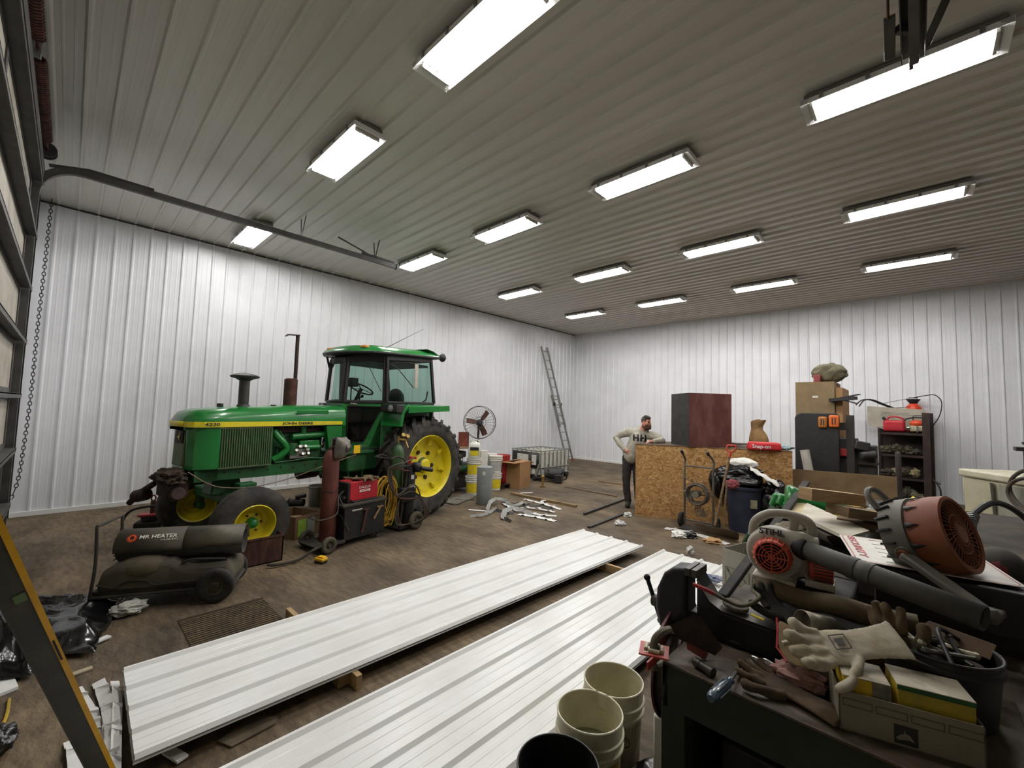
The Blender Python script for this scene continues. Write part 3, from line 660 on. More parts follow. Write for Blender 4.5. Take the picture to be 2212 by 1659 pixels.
# fenders with head lights
for s in (1, -1):
    b = B(); pr = [(.76, 1.50), (.72, 1.74), (.60, 1.835), (.3, 1.85), (-.30, 1.845), (-.36, 1.80), (-.36, 1.76)]; t_ = .045
    ou = [V((x, s*1.03, z)) for x, z in pr]; i_ = [V((x, s*.60, z)) for x, z in pr]
    lo = [V((.70, 0, 1.50)), V((.67, 0, 1.71)), V((.58, 0, 1.79)), V((.3, 0, 1.80)), V((-.28, 0, 1.80)), V((-.30, 0, 1.76)), V((-.30, 0, 1.755))]
    b.loft([[ou[k], V((lo[k].x, s*1.03, lo[k].z)), V((lo[k].x, s*.60, lo[k].z)), i_[k]] for k in range(7)]); b.bar((.6, s*1.03, 1.76), (-.34, s*1.03, 1.80), .03, .10); fd = b.build('fender', M_grn, TR, bevel=.015)
    b = B(); b.loft([[V((.84, s*.66, 1.72)), V((.84, s*1.03, 1.72)), V((.84, s*1.03, 1.84)), V((.84, s*.66, 1.84))], [V((.68, s*.66, 1.70)), V((.68, s*1.03, 1.70)), V((.68, s*1.03, 1.84)), V((.68, s*.66, 1.84))]]); b.build('light_housing', M_black, fd, bevel=.012)
    b = B(); b.sph((.845, s*.90, 1.78), (.03, .055, .055), 16); b.build('headlight', mat('lamp_glass', '8d8f8c', '5c5e5c', rough=.15), fd)
    b = B(); b.bb((-.3, s*.56, 1.1), (.75, s*.60, 1.83)); b.build('inner_fender', M_grnd, fd, bevel=.02)

b = blob((3.30, .10, .93), (.16, .22, .10), 4, .3, 3., seed=3.); b.build('nose_rag', mat('oily_rag', '2b211a', '4a3a2c', scale=12, rough=.95), TR)
b = B(); b.cyl((3.28, .30, .76), (3.28, .14, .72), .075, n=18); b.cyl((3.46, -.05, .74), (3.52, -.2, .70), .07, n=16); b.tube([(3.42, .02, .86), (3.50, -.1, .76), (3.56, -.25, .62)], .035, 8); b.box((3.26, .05, .78), (.2, .35, .16)); b.build('front_hitch_gear', M_rustd, TR, bevel=.02)
b = B(); pts = spl([(3.2, .28, .99), (3.05, .4, .86), (2.9, .5, .80), (2.6, .56, .78), (2.2, .62, .84), (1.8, .75, .98), (1.45, .95, 1.12)]); b.tube(pts, .006, 6); b.build('air_line', mat('tan_hose', '8f7866', '6b5747', rough=.7), TR)
# ================================================================== LEFT MIDDLE: heater, boxes, welding carts
M_dust = mat('dusty_black', '37322a', '58503f', scale=4, rough=.75, amt=(.35, .7))
M_dustd = mat('sooty_black', '26231f', '3d382f', scale=5, rough=.8)
M_glove = mat('brown_work_glove', '5b4a35', '6f5c42', scale=14, rough=.95, bump=.3)
M_gloved = mat('dark_work_glove', '3d3126', '56452f', scale=14, rough=.95, bump=.3)
M_hose = mat('dark_hose', '3b332c', '544a3e', scale=12, rough=.75)
def wheel(b, c, r, w, axis, rim=.5):
    """pneumatic tyre + returns matrix"""
    x, y = frame(V(axis)); z = V(axis).normalized(); Mx = Matrix(((x.x, y.x, z.x, c[0]), (x.y, y.y, z.y, c[1]), (x.z, y.z, z.z, c[2]), (0, 0, 0, 1)))
    k = rim; b.lathe([(r*k, -w*.35), (r*.75, -w*.5), (r*.93, -w*.42), (r, -w*.2), (r, w*.2), (r*.93, w*.42), (r*.75, w*.5), (r*k, w*.35)], 28, Mx); return Mx
def addwheel(parent, c, r, w, axis, mt=M_rubber, mr=M_steel, rim=.5, name='wheel'):
    b = B(); Mx = wheel(b, c, r, w, axis, rim); o = b.build(name, mt, parent, world=True, ang=50)
    b = B(); b.lathe([(r*rim, -w*.3), (r*rim*.9, -w*.15), (r*rim*.5, -w*.1), (r*.2, -w*.45), (0, -w*.45)], 20, Mx); b.lathe([(r*rim, w*.3), (r*rim*.9, w*.15), (r*rim*.5, w*.1), (r*.2, w*.45), (0, w*.45)], 20, Mx)
    b.build('rim', mr, o, world=True); return o
def gbuild(T, s=1., curl=(.3, .3, .3, .3, .2), spread=.12, thick=.011, cuff=.10, tk=1.25):
    """a limp work glove: palm in +X, laid in the XY plane; T matrix"""
    b = B(T)
    b.sph((.045*s, 0, .012), (.055*s, .045*s, .014), 16); b.sph((.015*s, 0, .012), (.05*s, .038*s, .014), 14)
    for i in range(4):
        a = spread*(1.5-i); y = (.033-.022*i)*s; L_ = (.068, .078, .074, .058)[i]*s; c = curl[i]
        p = [V((.075*s, y, .012))]; d = V((math.cos(a), math.sin(a), 0)); z = .012
        for k in range(3):
            z += math.sin(c*(k+1))*L_/3*.6; p.append(p[-1]+d*(L_/3*math.cos(c*(k+.5)))+V((0, 0, math.sin(c*(k+1))*L_/3)))
        b.tube(spl(p, 3), thick, 10); b.sph(p[-1], thick, 10)
    p = [V((.02*s, .035*s, .012)), V((.05*s, .065*s, .016)), V((.075*s, .085*s, .02)), V((.095*s, .092*s, .02+.02*curl[4]))]
    b.tube(spl(p, 3), [thick*tk]*10, 10); b.sph(p[-1], thick*tk*.97, 10)
    b.v = [v+V((noise.noise(v*28.), noise.noise(v*28.+V((7, 0, 0))), noise.noise(v*28.+V((0, 7, 0)))))*.006*s for v in b.v]
    if cuff: b.loft([[V((-x*s, math.cos(k*PI/6)*w*s, .012+math.sin(k*PI/6)*.013)) for k in range(12)] for x, w in ((-.02, .036), (.03, .038), (.07, .044), (cuff, .050))])
    return b
def glove(T, label, m, group=None, **k):
    b = gbuild(T, **k); q = T.to_translation(); lo = min(v.z for v in b.v)
    return solo(b, 'work_glove', m, label, 'glove', origin=(q.x, q.y, lo), group=group, remesh=.0045, smoothit=4)
def TM(loc, rz=0., rx=0., ry=0.): return Matrix.Translation(loc) @ Matrix.Rotation(R(rz), 4, 'Z') @ Matrix.Rotation(R(ry), 4, 'Y') @ Matrix.Rotation(R(rx), 4, 'X')
# --- torpedo heater
H = thing('torpedo_heater', 'sooty black wheeled torpedo heater standing in front of the tractor', 'heater', (-4.62, 1.03, 0), R(63))
zc = .495
def shell(x0, x1, a0, a1, r, n=14):
    return [[V((x, .20-r*math.cos(R(a0+(a1-a0)*k/n)), zc+r*math.sin(R(a0+(a1-a0)*k/n)))) for k in range(n+1)] for x in (x0, x1)]
b = B(); b.loft(shell(-.80, -.30, -12, 192, .138), cap=False, closed=False); sh = b.build('upper_shell', M_dust, H, solid=.004)
b = B(); b.loft(shell(-.315, .17, -10, 190, .133), cap=False, closed=False); b.build('outlet_shell', mat('heat_stained_shell', '5a5446', '3d3930', scale=5, rough=.55, metal=.2), H, solid=.004)
b = B(); b.tube([(-.78, .2, zc-.02), (.16, .2, zc-.02)], .112, 28, cap=False); b.build('combustion_tube', M_dustd, H, solid=.004)
b = B(); b.cyl((-.79, .2, zc), (-.77, .2, zc), .125, n=28); 
for k in range(6): b.bar((-.80, .2-.11, zc-.09+k*.036), (-.80, .2+.11, zc-.09+k*.036), .006, .008)
b.build('intake_guard', M_dark, H)
def rbox(x0, x1, y0, y1, z0, z1): 
    b = B(); b.bb((x0, y0, z0), (x1, y1, z1)); return b
b = B(); b.loft([[V((x, y, z)) for y, z in ((.0, .17), (.0, z1-.05), (.04, z1), (.36, z1), (.40, z1-.05), (.40, .17))] for x, z1 in ((-.86, .27), (-.84, .34), (-.74, .395), (-.35, .40), (-.30, .36), (.08, .35), (.13, .27))]); b.build('fuel_tank', M_dust, H, bevel=.02, seg=3)
b = B(); b.tube(spl([(-.86, -.004, .235), (-.74, -.004, .20), (-.66, -.006, .245), (-.52, -.006, .245), (-.46, -.004, .20), (-.3, -.004, .205), (.12, -.004, .205)]), .008, 6); b.build('tank_seam', M_dustd, H)
b = B(); b.sph((-.56, .10, .33), (.22, .12, .105), 18); b.build('side_cover', mat('dusty_cover', '5a5140', '433b2e', scale=5, rough=.8), H)
b = B(); b.tube(spl([(-.28, .03, .36), (-.2, .02, .385), (-.05, .03, .375), (.05, .05, .36)]), .012, 6); b.tube(spl([(-.26, .05, .345), (-.1, .04, .36), (.06, .05, .355)]), .01, 6); b.build('fuel_hose', M_black, H)
b = B()
for y in (0, .40):
    b.tube(spl([(-.90, y, .13), (-.88, y, .40), (-.89, y, .72)], 4), .013, 8); b.tube([(-.90, y, .13), (.13, y, .13)], .013, 8); b.tube([(-.88, y, .14), (-1.0, y*.6+.1, .012)], .013, 8)
b.tube([(-.89, 0, .72), (-.89, .40, .72)], .013, 8); b.tube([(-1.0, .1, .012), (-1.0, .34, .012)], .013, 8); b.cyl((0, -.06, .155), (0, .46, .155), .012); b.tube([(.13, 0, .13), (.13, .4, .13)], .013, 8); b.tube([(-.9, 0, .13), (-.9, .4, .13)], .013, 8)
b.bb((-.9, .02, .12), (.13, .38, .17)); b.build('frame', M_dustd, H)
for y in (-.02, .44):
    q = H.matrix_basis @ V((0, y, .152)); ax = H.matrix_basis.to_3x3() @ V((0, 1, 0)); addwheel(H, q, .15, .075, ax, M_rubber, M_dust, .5)
def HL(x, y, z): return H.matrix_basis @ V((x, y, z))
ang = R(38); nrm = HL(0, -math.cos(ang), math.sin(ang))-HL(0, 0, 0); upd = HL(0, math.sin(ang), math.cos(ang))-HL(0, 0, 0); xdir = HL(1, 0, 0)-HL(0, 0, 0); rr_ = .142
def onshell(x, u=0.): a = ang+u/rr_; return HL(x, .20-rr_*math.cos(a), zc+rr_*math.sin(a))
M_lett = mat('white_lettering', 'e6e4dd', rough=.5)
text('MR HEATER', .046, M_lett, H, onshell(-.63, .006), xdir, upd, sx=1.15, bold=.0006)
text('175,000 BTU', .02, M_lett, H, onshell(-.47, -.026), xdir, upd, sx=1.2)
b = B(); c = onshell(-.68, .0)+nrm*.002
for k in range(14):
    a = 2*PI*k/14; dv = xdir*math.cos(a)+upd*math.sin(a); b.bar(c+dv*.014, c+dv*.036, .009, .002, up=nrm)
b.tube([c+(xdir*math.cos(k*PI/8)+upd*math.sin(k*PI/8))*.022 for k in range(16)], .005, 5, closed=True); b.build('burst_emblem', M_orange, H, world=True)
# --- rusty steel box behind the heater
b = B(); x0, x1, y0, y1, z1, t_ = -5.86, -5.33, 1.16, 1.82, .29, .012
for a, c in (((x0, y0, 0), (x1, y1, .012)), ((x0, y0, 0), (x1, y0+t_, z1)), ((x0, y1-t_, 0), (x1, y1, z1)), ((x0, y0, 0), (x0+t_, y1, z1)), ((x1-t_, y0, 0), (x1, y1, z1))): b.bb(a, c)
for p, q in (((x0, y0, z1), (x1, y0, z1)), ((x0, y1, z1), (x1, y1, z1)), ((x0, y0, z1), (x0, y1, z1)), ((x1, y0, z1), (x1, y1, z1))): b.bar(p, q, .02, .02)
solo(b, 'steel_box', mat('streaked_rust', '3c211a', '5d4334', scale=5, rough=.7, stretch=(3, 3, .6), metal=.2), 'open rusty brown steel box on the floor behind the torpedo heater', 'box')
# --- red engine with black roll handle behind heater
q = P(322, 1150, 0)
E_ = thing('small_engine', 'red and black small engine with curved handle beside the front tractor wheel', 'engine', (q.x, q.y, 0), R(70))
b = B(); b.box((0, 0, .09), (.30, .24, .14)); b.cyl((0, 0, .16), (0, 0, .24), .10, n=20); b.build('engine_body', M_dustd, E_, bevel=.02)
b = B(); b.box((0, -.02, .245), (.24, .15, .03)); b.build('red_cover', M_red, E_, bevel=.012)
b = B(); b.tube(spl([(-.24, -.1, .02), (-.26, -.1, .2), (-.18, -.1, .33), (.0, -.1, .37), (.18, -.1, .36), (.25, -.1, .30), (.25, -.1, .02)]), .016, 8); b.build('roll_handle', M_black, E_)
b = B(); b.tube([(.02, .0, .25), (.02, .0, .42)], .03, 8); b.tube([V((.02+.025*math.cos(k*PI/4), 0, .46+.04*math.sin(k*PI/4))) for k in range(8)], .01, 6, closed=True); b.build('lever', M_rust, E_)
# --- cardboard carton with label
q0, q1, q2 = P(635, 1168), P(690, 1150), P(613, 1145)
def carton(name, label, a, c, d, h, m, flaps=False, t=.006, cat='box'):
    """open box: near corner a, along the near side to c, back to d, height h"""
    a, c, d = V((a.x, a.y, a.z)), V((c.x, c.y, a.z)), V((d.x, d.y, a.z)); u = (c-a).normalized(); w = (d-a); w = (w-u*w.dot(u)); wl = w.length; w.normalize(); L_ = (c-a).length
    T = Matrix(((u.x, w.x, 0, a.x), (u.y, w.y, 0, a.y), (0, 0, 1, a.z), (0, 0, 0, 1)))
    r_ = thing(name, label, cat, (a.x, a.y, a.z), math.atan2(u.y, u.x))
    b = B(); b.bb((0, 0, 0), (L_, wl, t)); b.bb((0, 0, 0), (L_, t, h)); b.bb((0, wl-t, 0), (L_, wl, h)); b.bb((0, 0, 0), (t, wl, h)); b.bb((L_-t, 0, 0), (L_, wl, h)); 
    if w.cross(u).z > 0: b.v = [V((v.x, -v.y, v.z)) for v in b.v]
    b.build('carton', m, r_, smooth=False); r_['_d'] = 0; del r_['_d']
    return r_, L_, (wl if w.cross(u).z < 0 else -wl)
cb, L_, W_ = carton('cardboard_box', 'open cardboard box with a green and white label beside the welder', q0, q1, q2, .30, M_cardd)
b = B(); b.bb((.05, -.003, .03), (.19, -.001, .25)); b.build('green_label', mat('lime_label', '9fc04a', '8bab42', scale=8, rough=.6), cb)
b = B(); b.bb((.20, -.003, .03), (.33, -.001, .25)); b.build('white_label', mat('grey_label', 'a3a49c', '8f9088', scale=8, rough=.6), cb)
b = blob((L_*.5, W_*.5, .17), (L_*.42, abs(W_)*.38, .07), 3, .3, 3., seed=8.); b.build('crumpled_paper', mat('brown_paper', '8f7657', '6b563d', scale=7, rough=.9), cb)
# --- welder cart
WC = thing('welding_cart', 'black rolling welding cart in front of the tractor with a red welder on top', 'cart', (-5.24, 2.29, 0), R(100))
b = B(); b.bb((.24, .02, .08), (.88, .40, .50)); b.build('cabinet', M_black, WC, bevel=.006)
b = B(); b.bb((.2, 0, .50), (.9, .42, .53)); b.bb((-.12, .0, .07), (.26, .42, .085)); b.bar((-.12, 0, .085), (.24, 0, .085), .02, .04); b.build('deck', M_dustd, WC, bevel=.004)
b = B(); b.box((.42, .012, .44), (.16, .01, .025)); b.build('drawer_pull', M_chrome, WC, bevel=.008)
for y in (-.04, .44): addwheel(WC, WC.matrix_basis @ V((0, y, .10)), .10, .055, WC.matrix_basis.to_3x3() @ V((0, 1, 0)), mat('dusty_rubber', '57503f', '3f3a30', scale=8, rough=.9), M_dust, .5)
for y in (.05, .37):
    b = B(); b.cyl((.8, y-.012, .032), (.8, y+.012, .032), .032, n=14); b.bar((.8, y, .03), (.8, y, .09), .03, .02); b.build('caster', M_steel, WC)
b = B(); b.tube(spl([(.0, -.02, .12), (-.22, -.06, .10), (-.38, -.05, .035), (-.6, .0, .03), (-.68, .05, .04)]), .016, 8); b.build('pull_handle', M_dustd, WC)
def CL(x, y, z): return WC.matrix_basis @ V((x, y, z))
for (x0, z0, x1, z1, m, lb) in ((.56, .42, .50, .14, M_rust, 'rusty chipping hammer handle hanging on the front of the welding cart'), (.78, .42, .68, .28, M_woodd, 'short wooden brush handle hanging on the front of the welding cart')):
    b = B(); b.bar(CL(x0, .0, z0), CL(x1, -.004, z1), .03, .014, up=(1, 0, 0)); b.bar(CL(x0-.05, .0, z0+.01), CL(x0+.05, .0, z0+.01), .02, .02); solo(b, 'hand_tool', m, lb, 'tool', bevel=.003)
# gas cylinder
c = CL(.13, .20, .085); cy = thing('gas_cylinder', 'tall brown welding gas cylinder standing on the welding cart', 'gas cylinder', c)
b = B(Matrix.Translation(c)); b.lathe([(0, 0), (.09, 0), (.10, .02), (.10, 1.0), (.09, 1.07), (.06, 1.12), (.035, 1.14), (.035, 1.18), (0, 1.18)], 28); b.build('bottle', mat('maroon_cylinder', '5a2f2a', '7a463c', scale=5, rough=.5, metal=.2), cy, world=True)
b = B(); b.tube([c+V((.103*math.cos(a*PI/8), .103*math.sin(a*PI/8), .62+.01*math.sin(a))) for a in range(16)], .006, 5, closed=True); b.build('chain', M_rustd, cy, world=True)
b = B(); b.cyl(c+V((0, 0, 1.17)), c+V((0, 0, 1.28)), .02); b.cyl(c+V((0, 0, 1.22)), c+V((.02, .16, 1.24)), .018); b.cyl(c+V((.03, .12, 1.2)), c+V((.06, .12, 1.28)), .03); b.cyl(c+V((.03, .18, 1.2)), c+V((.06, .18, 1.26)), .03); b.build('regulator', M_chrome, cy, world=True, bevel=.004)
# welding helmet over the valve
hc = c+V((.10, .07, 1.16)); hm = thing('welding_helmet', 'grey dusty welding helmet hanging on top of the brown gas cylinder', 'welding helmet', hc)
fw = V((.80, .58, -.12)).normalized(); sx_ = V((0, 0, 1)).cross(fw).normalized(); up_ = fw.cross(sx_)
rings = []
for t, w_, h_, f_ in ((-.5, .11, .02, -.02), (-.3, .115, .10, .06), (0, .12, .125, .10), (.35, .12, .125, .10), (.7, .11, .10, .07), (1., .085, .06, .03)):
    ctr = hc+up_*(.15-.27*(t+.5)/1.5)
    rings.append([ctr+sx_*(w_*math.sin(a))+fw*(f_*0+h_*max(0, math.cos(a))**.7-.02) for a in [R(-100+200*k/14) for k in range(15)]])
b = B(); b.loft(rings, cap=False, closed=False); b.build('shell', mat('helmet_grey', '79746b', '5a554c', scale=7, rough=.6), hm, world=True, solid=.006, sub=1)
b = B(); cc = hc+up_*.02+fw*.108; b.add([cc+sx_*x+up_*y for x, y in ((-.055, -.04), (.055, -.04), (.055, .045), (-.055, .045))], [(0, 1, 2, 3)]); b.build('lens_window', mat('helmet_dark_lens', '57534b', '4a463f', scale=5, rough=.3), hm, world=True, solid=.008)
b = B(); b.tube([hc+up_*.12+sx_*(.118*math.cos(a))+V((-.02, 0, 0))+fw*(-.10*math.sin(a)) for a in [PI*k/10 for k in range(11)]], .012, 6); b.sph(hc-fw*.05+up_*.08, (.06, .07, .07), 10); b.build('head_band', M_ink, hm, world=True)
# welder
wd = thing('welder', 'red wire welder with white lettering standing on the black welding cart', 'welder', CL(.55, .2, .53), R(100))
b = B(); b.bb((-.21, -.13, .02), (.23, .13, .27)); b.build('case', mat('welder_red', 'b5202c', 'a31d28', scale=4, rough=.4), wd, bevel=.01)
b = B(); b.bb((-.24, -.125, .0), (-.20, .125, .26)); b.bb((-.21, -.13, 0), (.24, .13, .02)); b.build('front_panel', M_black, wd, bevel=.006)
for k in range(3):
    b = B(); b.cyl((-.24, -.07+.07*k, .07), (-.265, -.07+.07*k, .07), .018, n=12); b.build('knob', M_chrome, wd)
def WL(x, y, z): return wd.matrix_basis @ V((x, y, z))
xw = WL(1, 0, 0)-WL(0, 0, 0)
text('LINCOLN', .042, M_lett, wd, WL(-.075, -.133, .185), xw, (0, 0, 1), bold=.0006)
b = B(); b.bb((-.065, -.1335, .125), (.105, -.131, .155)); b.build('brand_bar', M_lett, wd)
text('ELECTRIC', .026, mat('welder_red', 'b5202c'), wd, WL(-.045, -.1345, .14), xw, (0, 0, 1), sx=1.1)
b = B(); b.tube(spl([WL(-.25, -.06, .16), WL(-.33, -.08, .10), WL(-.30, -.15, -.02), WL(-.2, -.16, -.06), WL(-.15, -.14, .0), WL(-.2, -.14, .04)]), .009, 6); solo(b, 'welding_lead', M_black, 'black cable looped at the left end of the red welder', 'cable')
b = B(); b.tube(spl([WL(-.25, .05, .2), WL(-.32, .02, .24), WL(-.36, -.10, .06), WL(-.42, -.16, -.10), WL(-.62, -.12, -.14), WL(-.62, .1, -.12), WL(-.34, -.08, -.12), WL(-.30, -.17, -.22), WL(-.24, -.18, -.33)]), .009, 8); solo(b, 'mig_gun_lead', M_hose, 'brown welding hose draped around the brown gas cylinder', 'hose')
glove(Matrix.Translation(WL(-.03, .0, .275)) @ Matrix.Rotation(R(160), 4, 'Z') @ Matrix.Rotation(R(8), 4, 'Y'), 'left brown leather work glove lying on the red welder', M_glove, s=1.5, thick=.017, curl=(.05, -.1, .1, -.1, .1), spread=.2)
glove(Matrix.Translation(WL(.14, -.02, .275)) @ Matrix.Rotation(R(-30), 4, 'Z'), 'right brown leather work glove lying on the red welder', M_glove, s=1.5, thick=.017, curl=(-.1, .1, -.1, .1, .1), spread=.2)
# yellow extension cord coil
b = B(); ctr = WL(.42, -.02, -.02); pts = []
random.seed(3)
for k in range(13):
    w_ = .12+.05*random.random(); hh = .24+.09*random.random(); ph = random.uniform(-.04, .04); tw = random.uniform(-.35, .35)
    loop = []
    for j in range(14):
        a = 2*PI*j/14; x = w_*math.sin(a)+ph; z = hh*math.cos(a)-.08-(.10*random.random() if 5 < j < 9 else 0)
        loop.append(ctr+xw*(x+.012*k-.05)+V((.12*(k/13-.5)+tw*x, 0, z+.05))+V((.03, .0, .0)))
    b.tube(spl(loop+[loop[0]], 3), .0075, 6)
solo(b, 'extension_cord', mat('yellow_cord', 'd0a52c', 'a58434', scale=6, rough=.6), 'yellow extension cord hanging in a coil on the right end of the welding cart', 'extension cord')
# --- torch cart
TC = thing('cylinder_cart', 'two-wheeled gas cylinder cart with hoses in front of the rear tractor wheel', 'cart', (-5.45, 3.58, 0), R(100))
addwheel(TC, TC.matrix_basis @ V((.10, -.04, .128)), .128, .07, TC.matrix_basis.to_3x3() @ V((0, 1, 0)), mat('dusty_rubber', '57503f'), M_dust, .5)
addwheel(TC, TC.matrix_basis @ V((.10, .46, .128)), .128, .07, TC.matrix_basis.to_3x3() @ V((0, 1, 0)), mat('dusty_rubber', '57503f'), M_dust, .5)
b = B()
for y in (.04, .38): b.tube(spl([(-.15, y, .05), (-.08, y, .5), (-.05, y, .95), (-.22, y, 1.08), (-.36, y, 1.06)]), .014, 8)
b.tube([(-.36, .04, 1.06), (-.36, .38, 1.06)], .014, 8); b.bb((-.16, .02, .03), (.14, .40, .045)); b.cyl((.1, -.02, .128), (.1, .44, .128), .012)
b.bb((-.12, .03, .4), (-.02, .39, .56)); b.build('frame', M_dustd, TC)
b = B(); b.bb((-.16, .0, .42), (.12, .16, .62)); b.build('tool_bin', M_black, TC, bevel=.01)
def TCL(x, y, z): return TC.matrix_basis @ V((x, y, z))
c = TCL(-.02, .28, .045); g1 = thing('gas_cylinder', 'green oxygen cylinder with brass gauges on the two-wheeled cart', 'gas cylinder', c)
b = B(Matrix.Translation(c)); b.lathe([(0, 0), (.085, 0), (.09, .02), (.09, 1.06), (.08, 1.12), (.05, 1.17), (.03, 1.19), (.03, 1.22), (0, 1.22)], 24); b.build('bottle', mat('olive_cylinder', '3d5a34', '30482b', scale=4, rough=.4), g1, world=True)
b = B(); b.cyl(c+V((0, 0, 1.10)), c+V((0, 0, 1.18)), .06, .035); b.build('shoulder_label', M_white, g1, world=True)
b = B(); b.cyl(c+V((0, 0, 1.2)), c+V((0, 0, 1.32)), .016); b.cyl(c+V((0, 0, 1.27)), c+V((.04, .12, 1.25)), .02); b.cyl(c+V((.03, .05, 1.32)), c+V((.06, .05, 1.34)), .032); b.cyl(c+V((.04, .12, 1.30)), c+V((.07, .12, 1.32)), .032); b.cyl(c+V((.03, .10, 1.25)), c+V((.08, .12, 1.14)), .014); b.build('gauges', mat('brass', 'b79a5a', '8f7440', scale=9, rough=.35, metal=.8), g1, world=True)
c = TCL(.06, .10, .045); g2 = thing('gas_cylinder', 'short black fuel gas cylinder on the two-wheeled cart beside the green one', 'gas cylinder', c)
b = B(Matrix.Translation(c)); b.lathe([(0, 0), (.085, 0), (.09, .02), (.09, .82), (.07, .88), (.03, .90), (0, .90)], 24); b.build('bottle', M_black, g2, world=True)
b = B(); b.tube([c+V((0, 0, .9)), c+V((0, 0, 1.02))], [.03, .02], 10); b.tube([c+V((0, 0, .99)), c+V((.08, .06, 1.0))], .018, 8); b.build('valve', M_red, g2, world=True)
for z_, s_ in ((.58, .1), (.72, .05)):
    b = B(); p0 = c+V((.088, .0, z_)); b.box(p0+V((.004, -.0, 0)), (.004, s_, .06), rot=(0, 0, 0)); b.build('cylinder_label', M_white, g2, world=True)
q = TCL(.1, -.02, .84); b = B(); b.tube([q, q+V((0, 0, .14))], [.05, .06], 18, cap=False); b.cyl(q, q+V((0, 0, .01)), .05); b.tube([q+V((.03, .05, .05)), q+V((.08, .22, .02))], .032, 12); solo(b, 'torch_holder', M_black, 'black cup and striker tube strapped to the top of the cylinder cart', 'holder', solid=.003)
for k, m in ((0, M_hose), (1, M_dustd), (2, M_rust)):
    b = B(); o_ = .03*k; b.tube(spl([c+V((.05, .05-o_, 1.0-.1*k)), c+V((.12, -.15, .95-.06*k)), c+V((.10, -.42+o_, .86)), c+V((.14, -.30, .50)), c+V((.16, -.02-o_, .62-.1*k)), c+V((.16, .12, .40)), c+V((.20, .16+o_, .14)), c+V((.16, -.05, .06)), c+V((.14, -.28+o_, .10)), c+V((.12, -.22, .42)), c+V((.10, .02, .58))]), .011, 7)
    solo(b, 'torch_hose', m, 'dark torch hose looped over the two-wheeled cylinder cart', 'hose', group='hoses on the cylinder cart')
# --- things on the floor around them
q = P(684, 1092); b = B(Matrix.Translation((q.x, q.y, 0))); b.lathe([(0, .01), (.13, .01), (.135, 0), (.15, .33), (.16, .34), (.155, .36), (.145, .36), (.13, .02), (0, .02)], 24); solo(b, 'bucket', mat('pale_grey_pail', '8e8d84', '78766c', scale=5, rough=.6), 'pale grey bucket behind the brown gas cylinder', 'bucket')
q = P(640, 1098); ST = thing('starter_motor', 'greasy black starter motor lying on the floor behind the cardboard box', 'engine part', q, R(40))
b = B(); b.cyl((-.12, 0, .09), (.12, .02, .10), .065, n=18); b.cyl((-.14, 0, .09), (-.12, 0, .09), .075, n=18); b.build('motor_body', M_dustd, ST, bevel=.006)
b = B(); b.cyl((-.02, 0, .19), (.14, .03, .22), .035, n=14); b.build('solenoid', M_dark, ST, bevel=.004)
b = B(); b.tube([(-.2, -.1, .0), (.2, -.1, .02)], .012, 6); b.build('stud', M_steel, ST)
q = P(600, 1160); b = B(Matrix.Translation((q.x, q.y, 0))); b.lathe([(.09, 0), (.085, .0), (.08, .11), (.10, .13), (.095, .135), (.07, .12), (.07, .01)], 24); solo(b, 'funnel_cup', M_dark, 'dark metal cup with a bright rim beside the tractor front wheel', 'cup')
q = P(693, 1216); BT = thing('tool_battery', 'yellow and black cordless tool battery lying alone on the floor', 'battery', q, R(20))
b = B(); b.bb((-.06, -.04, 0), (.06, .04, .035)); b.build('lower_case', M_black, BT, bevel=.006)
b = B(); b.bb((-.062, -.042, .03), (.062, .042, .06)); b.bb((-.03, -.028, .055), (.055, .028, .078)); b.build('upper_case', mat('tool_yellow', 'e8b71d', 'd9a818', scale=5, rough=.4), BT, bevel=.006)
# floor drain grate
q = P(500, 1342); b = B()
for i in range(16): b.bar((q.x-.27+i*.036, q.y-.31, .006), (q.x-.27+i*.036, q.y+.31, .006), .020, .008)
b.bb((q.x-.28, q.y-.31, 0), (q.x+.28, q.y+.31, .003)); b.bar((q.x-.28, q.y-.31, .005), (q.x-.28, q.y+.31, .005), .02, .01); b.bar((q.x+.28, q.y-.31, .005), (q.x+.28, q.y+.31, .005), .02, .01)
solo(b, 'floor_grate', mat('dirty_grate', '54462f', '3c3225', scale=7, rough=.85), 'muddy slatted floor drain grate beside the heater wheel', 'grate')
# ================================================================== MIDDLE OF THE SHED
M_lyel = mat('label_lemon', 'e3cd2a', 'cdb62a', scale=8, rough=.5)
def frameT(o, u):
    u = V((u.x, u.y, 0)).normalized(); return Matrix(((u.x, -u.y, 0, o[0]), (u.y, u.x, 0, o[1]), (0, 0, 1, o[2]), (0, 0, 0, 1)))
def facing(p):                           # unit vector on the floor from p towards the camera
    d = V((-p[0], -p[1], 0)); return d.normalized()
# --- pedestal fan
fp = V((-7.15, 6.45, 0)); FN = thing('pedestal_fan', 'large rusty-bladed round pedestal fan behind the stacked pails', 'fan', fp)
ctr = V((-7.15, 6.45, 1.51)); ax = facing(fp); ax = (ax+V((.25, .15, .08))).normalized(); x_, y_ = frame(ax); M_guard = mat('fan_guard', '4b4742', '5e574e', scale=20, rough=.5, metal=.3)
b = B()
for off, r in ((-.07, .36), (0, .37), (.07, .36), (.1, .12), (-.1, .12)):
    n = 40 if r > .2 else 16; b.tube([ctr+ax*off+x_*(r*math.cos(2*PI*k/n))+y_*(r*math.sin(2*PI*k/n)) for k in range(n)], .006 if r > .2 else .004, 5, closed=True)
for k in range(26):
    a = 2*PI*k/26; d = x_*math.cos(a)+y_*math.sin(a)
    for s in (-1, 1): b.tube([ctr+ax*(s*.1)+d*.1, ctr+ax*(s*.095)+d*.25, ctr+ax*(s*.07)+d*.36], .0025, 4)
b.build('guard', M_guard, FN, world=True)
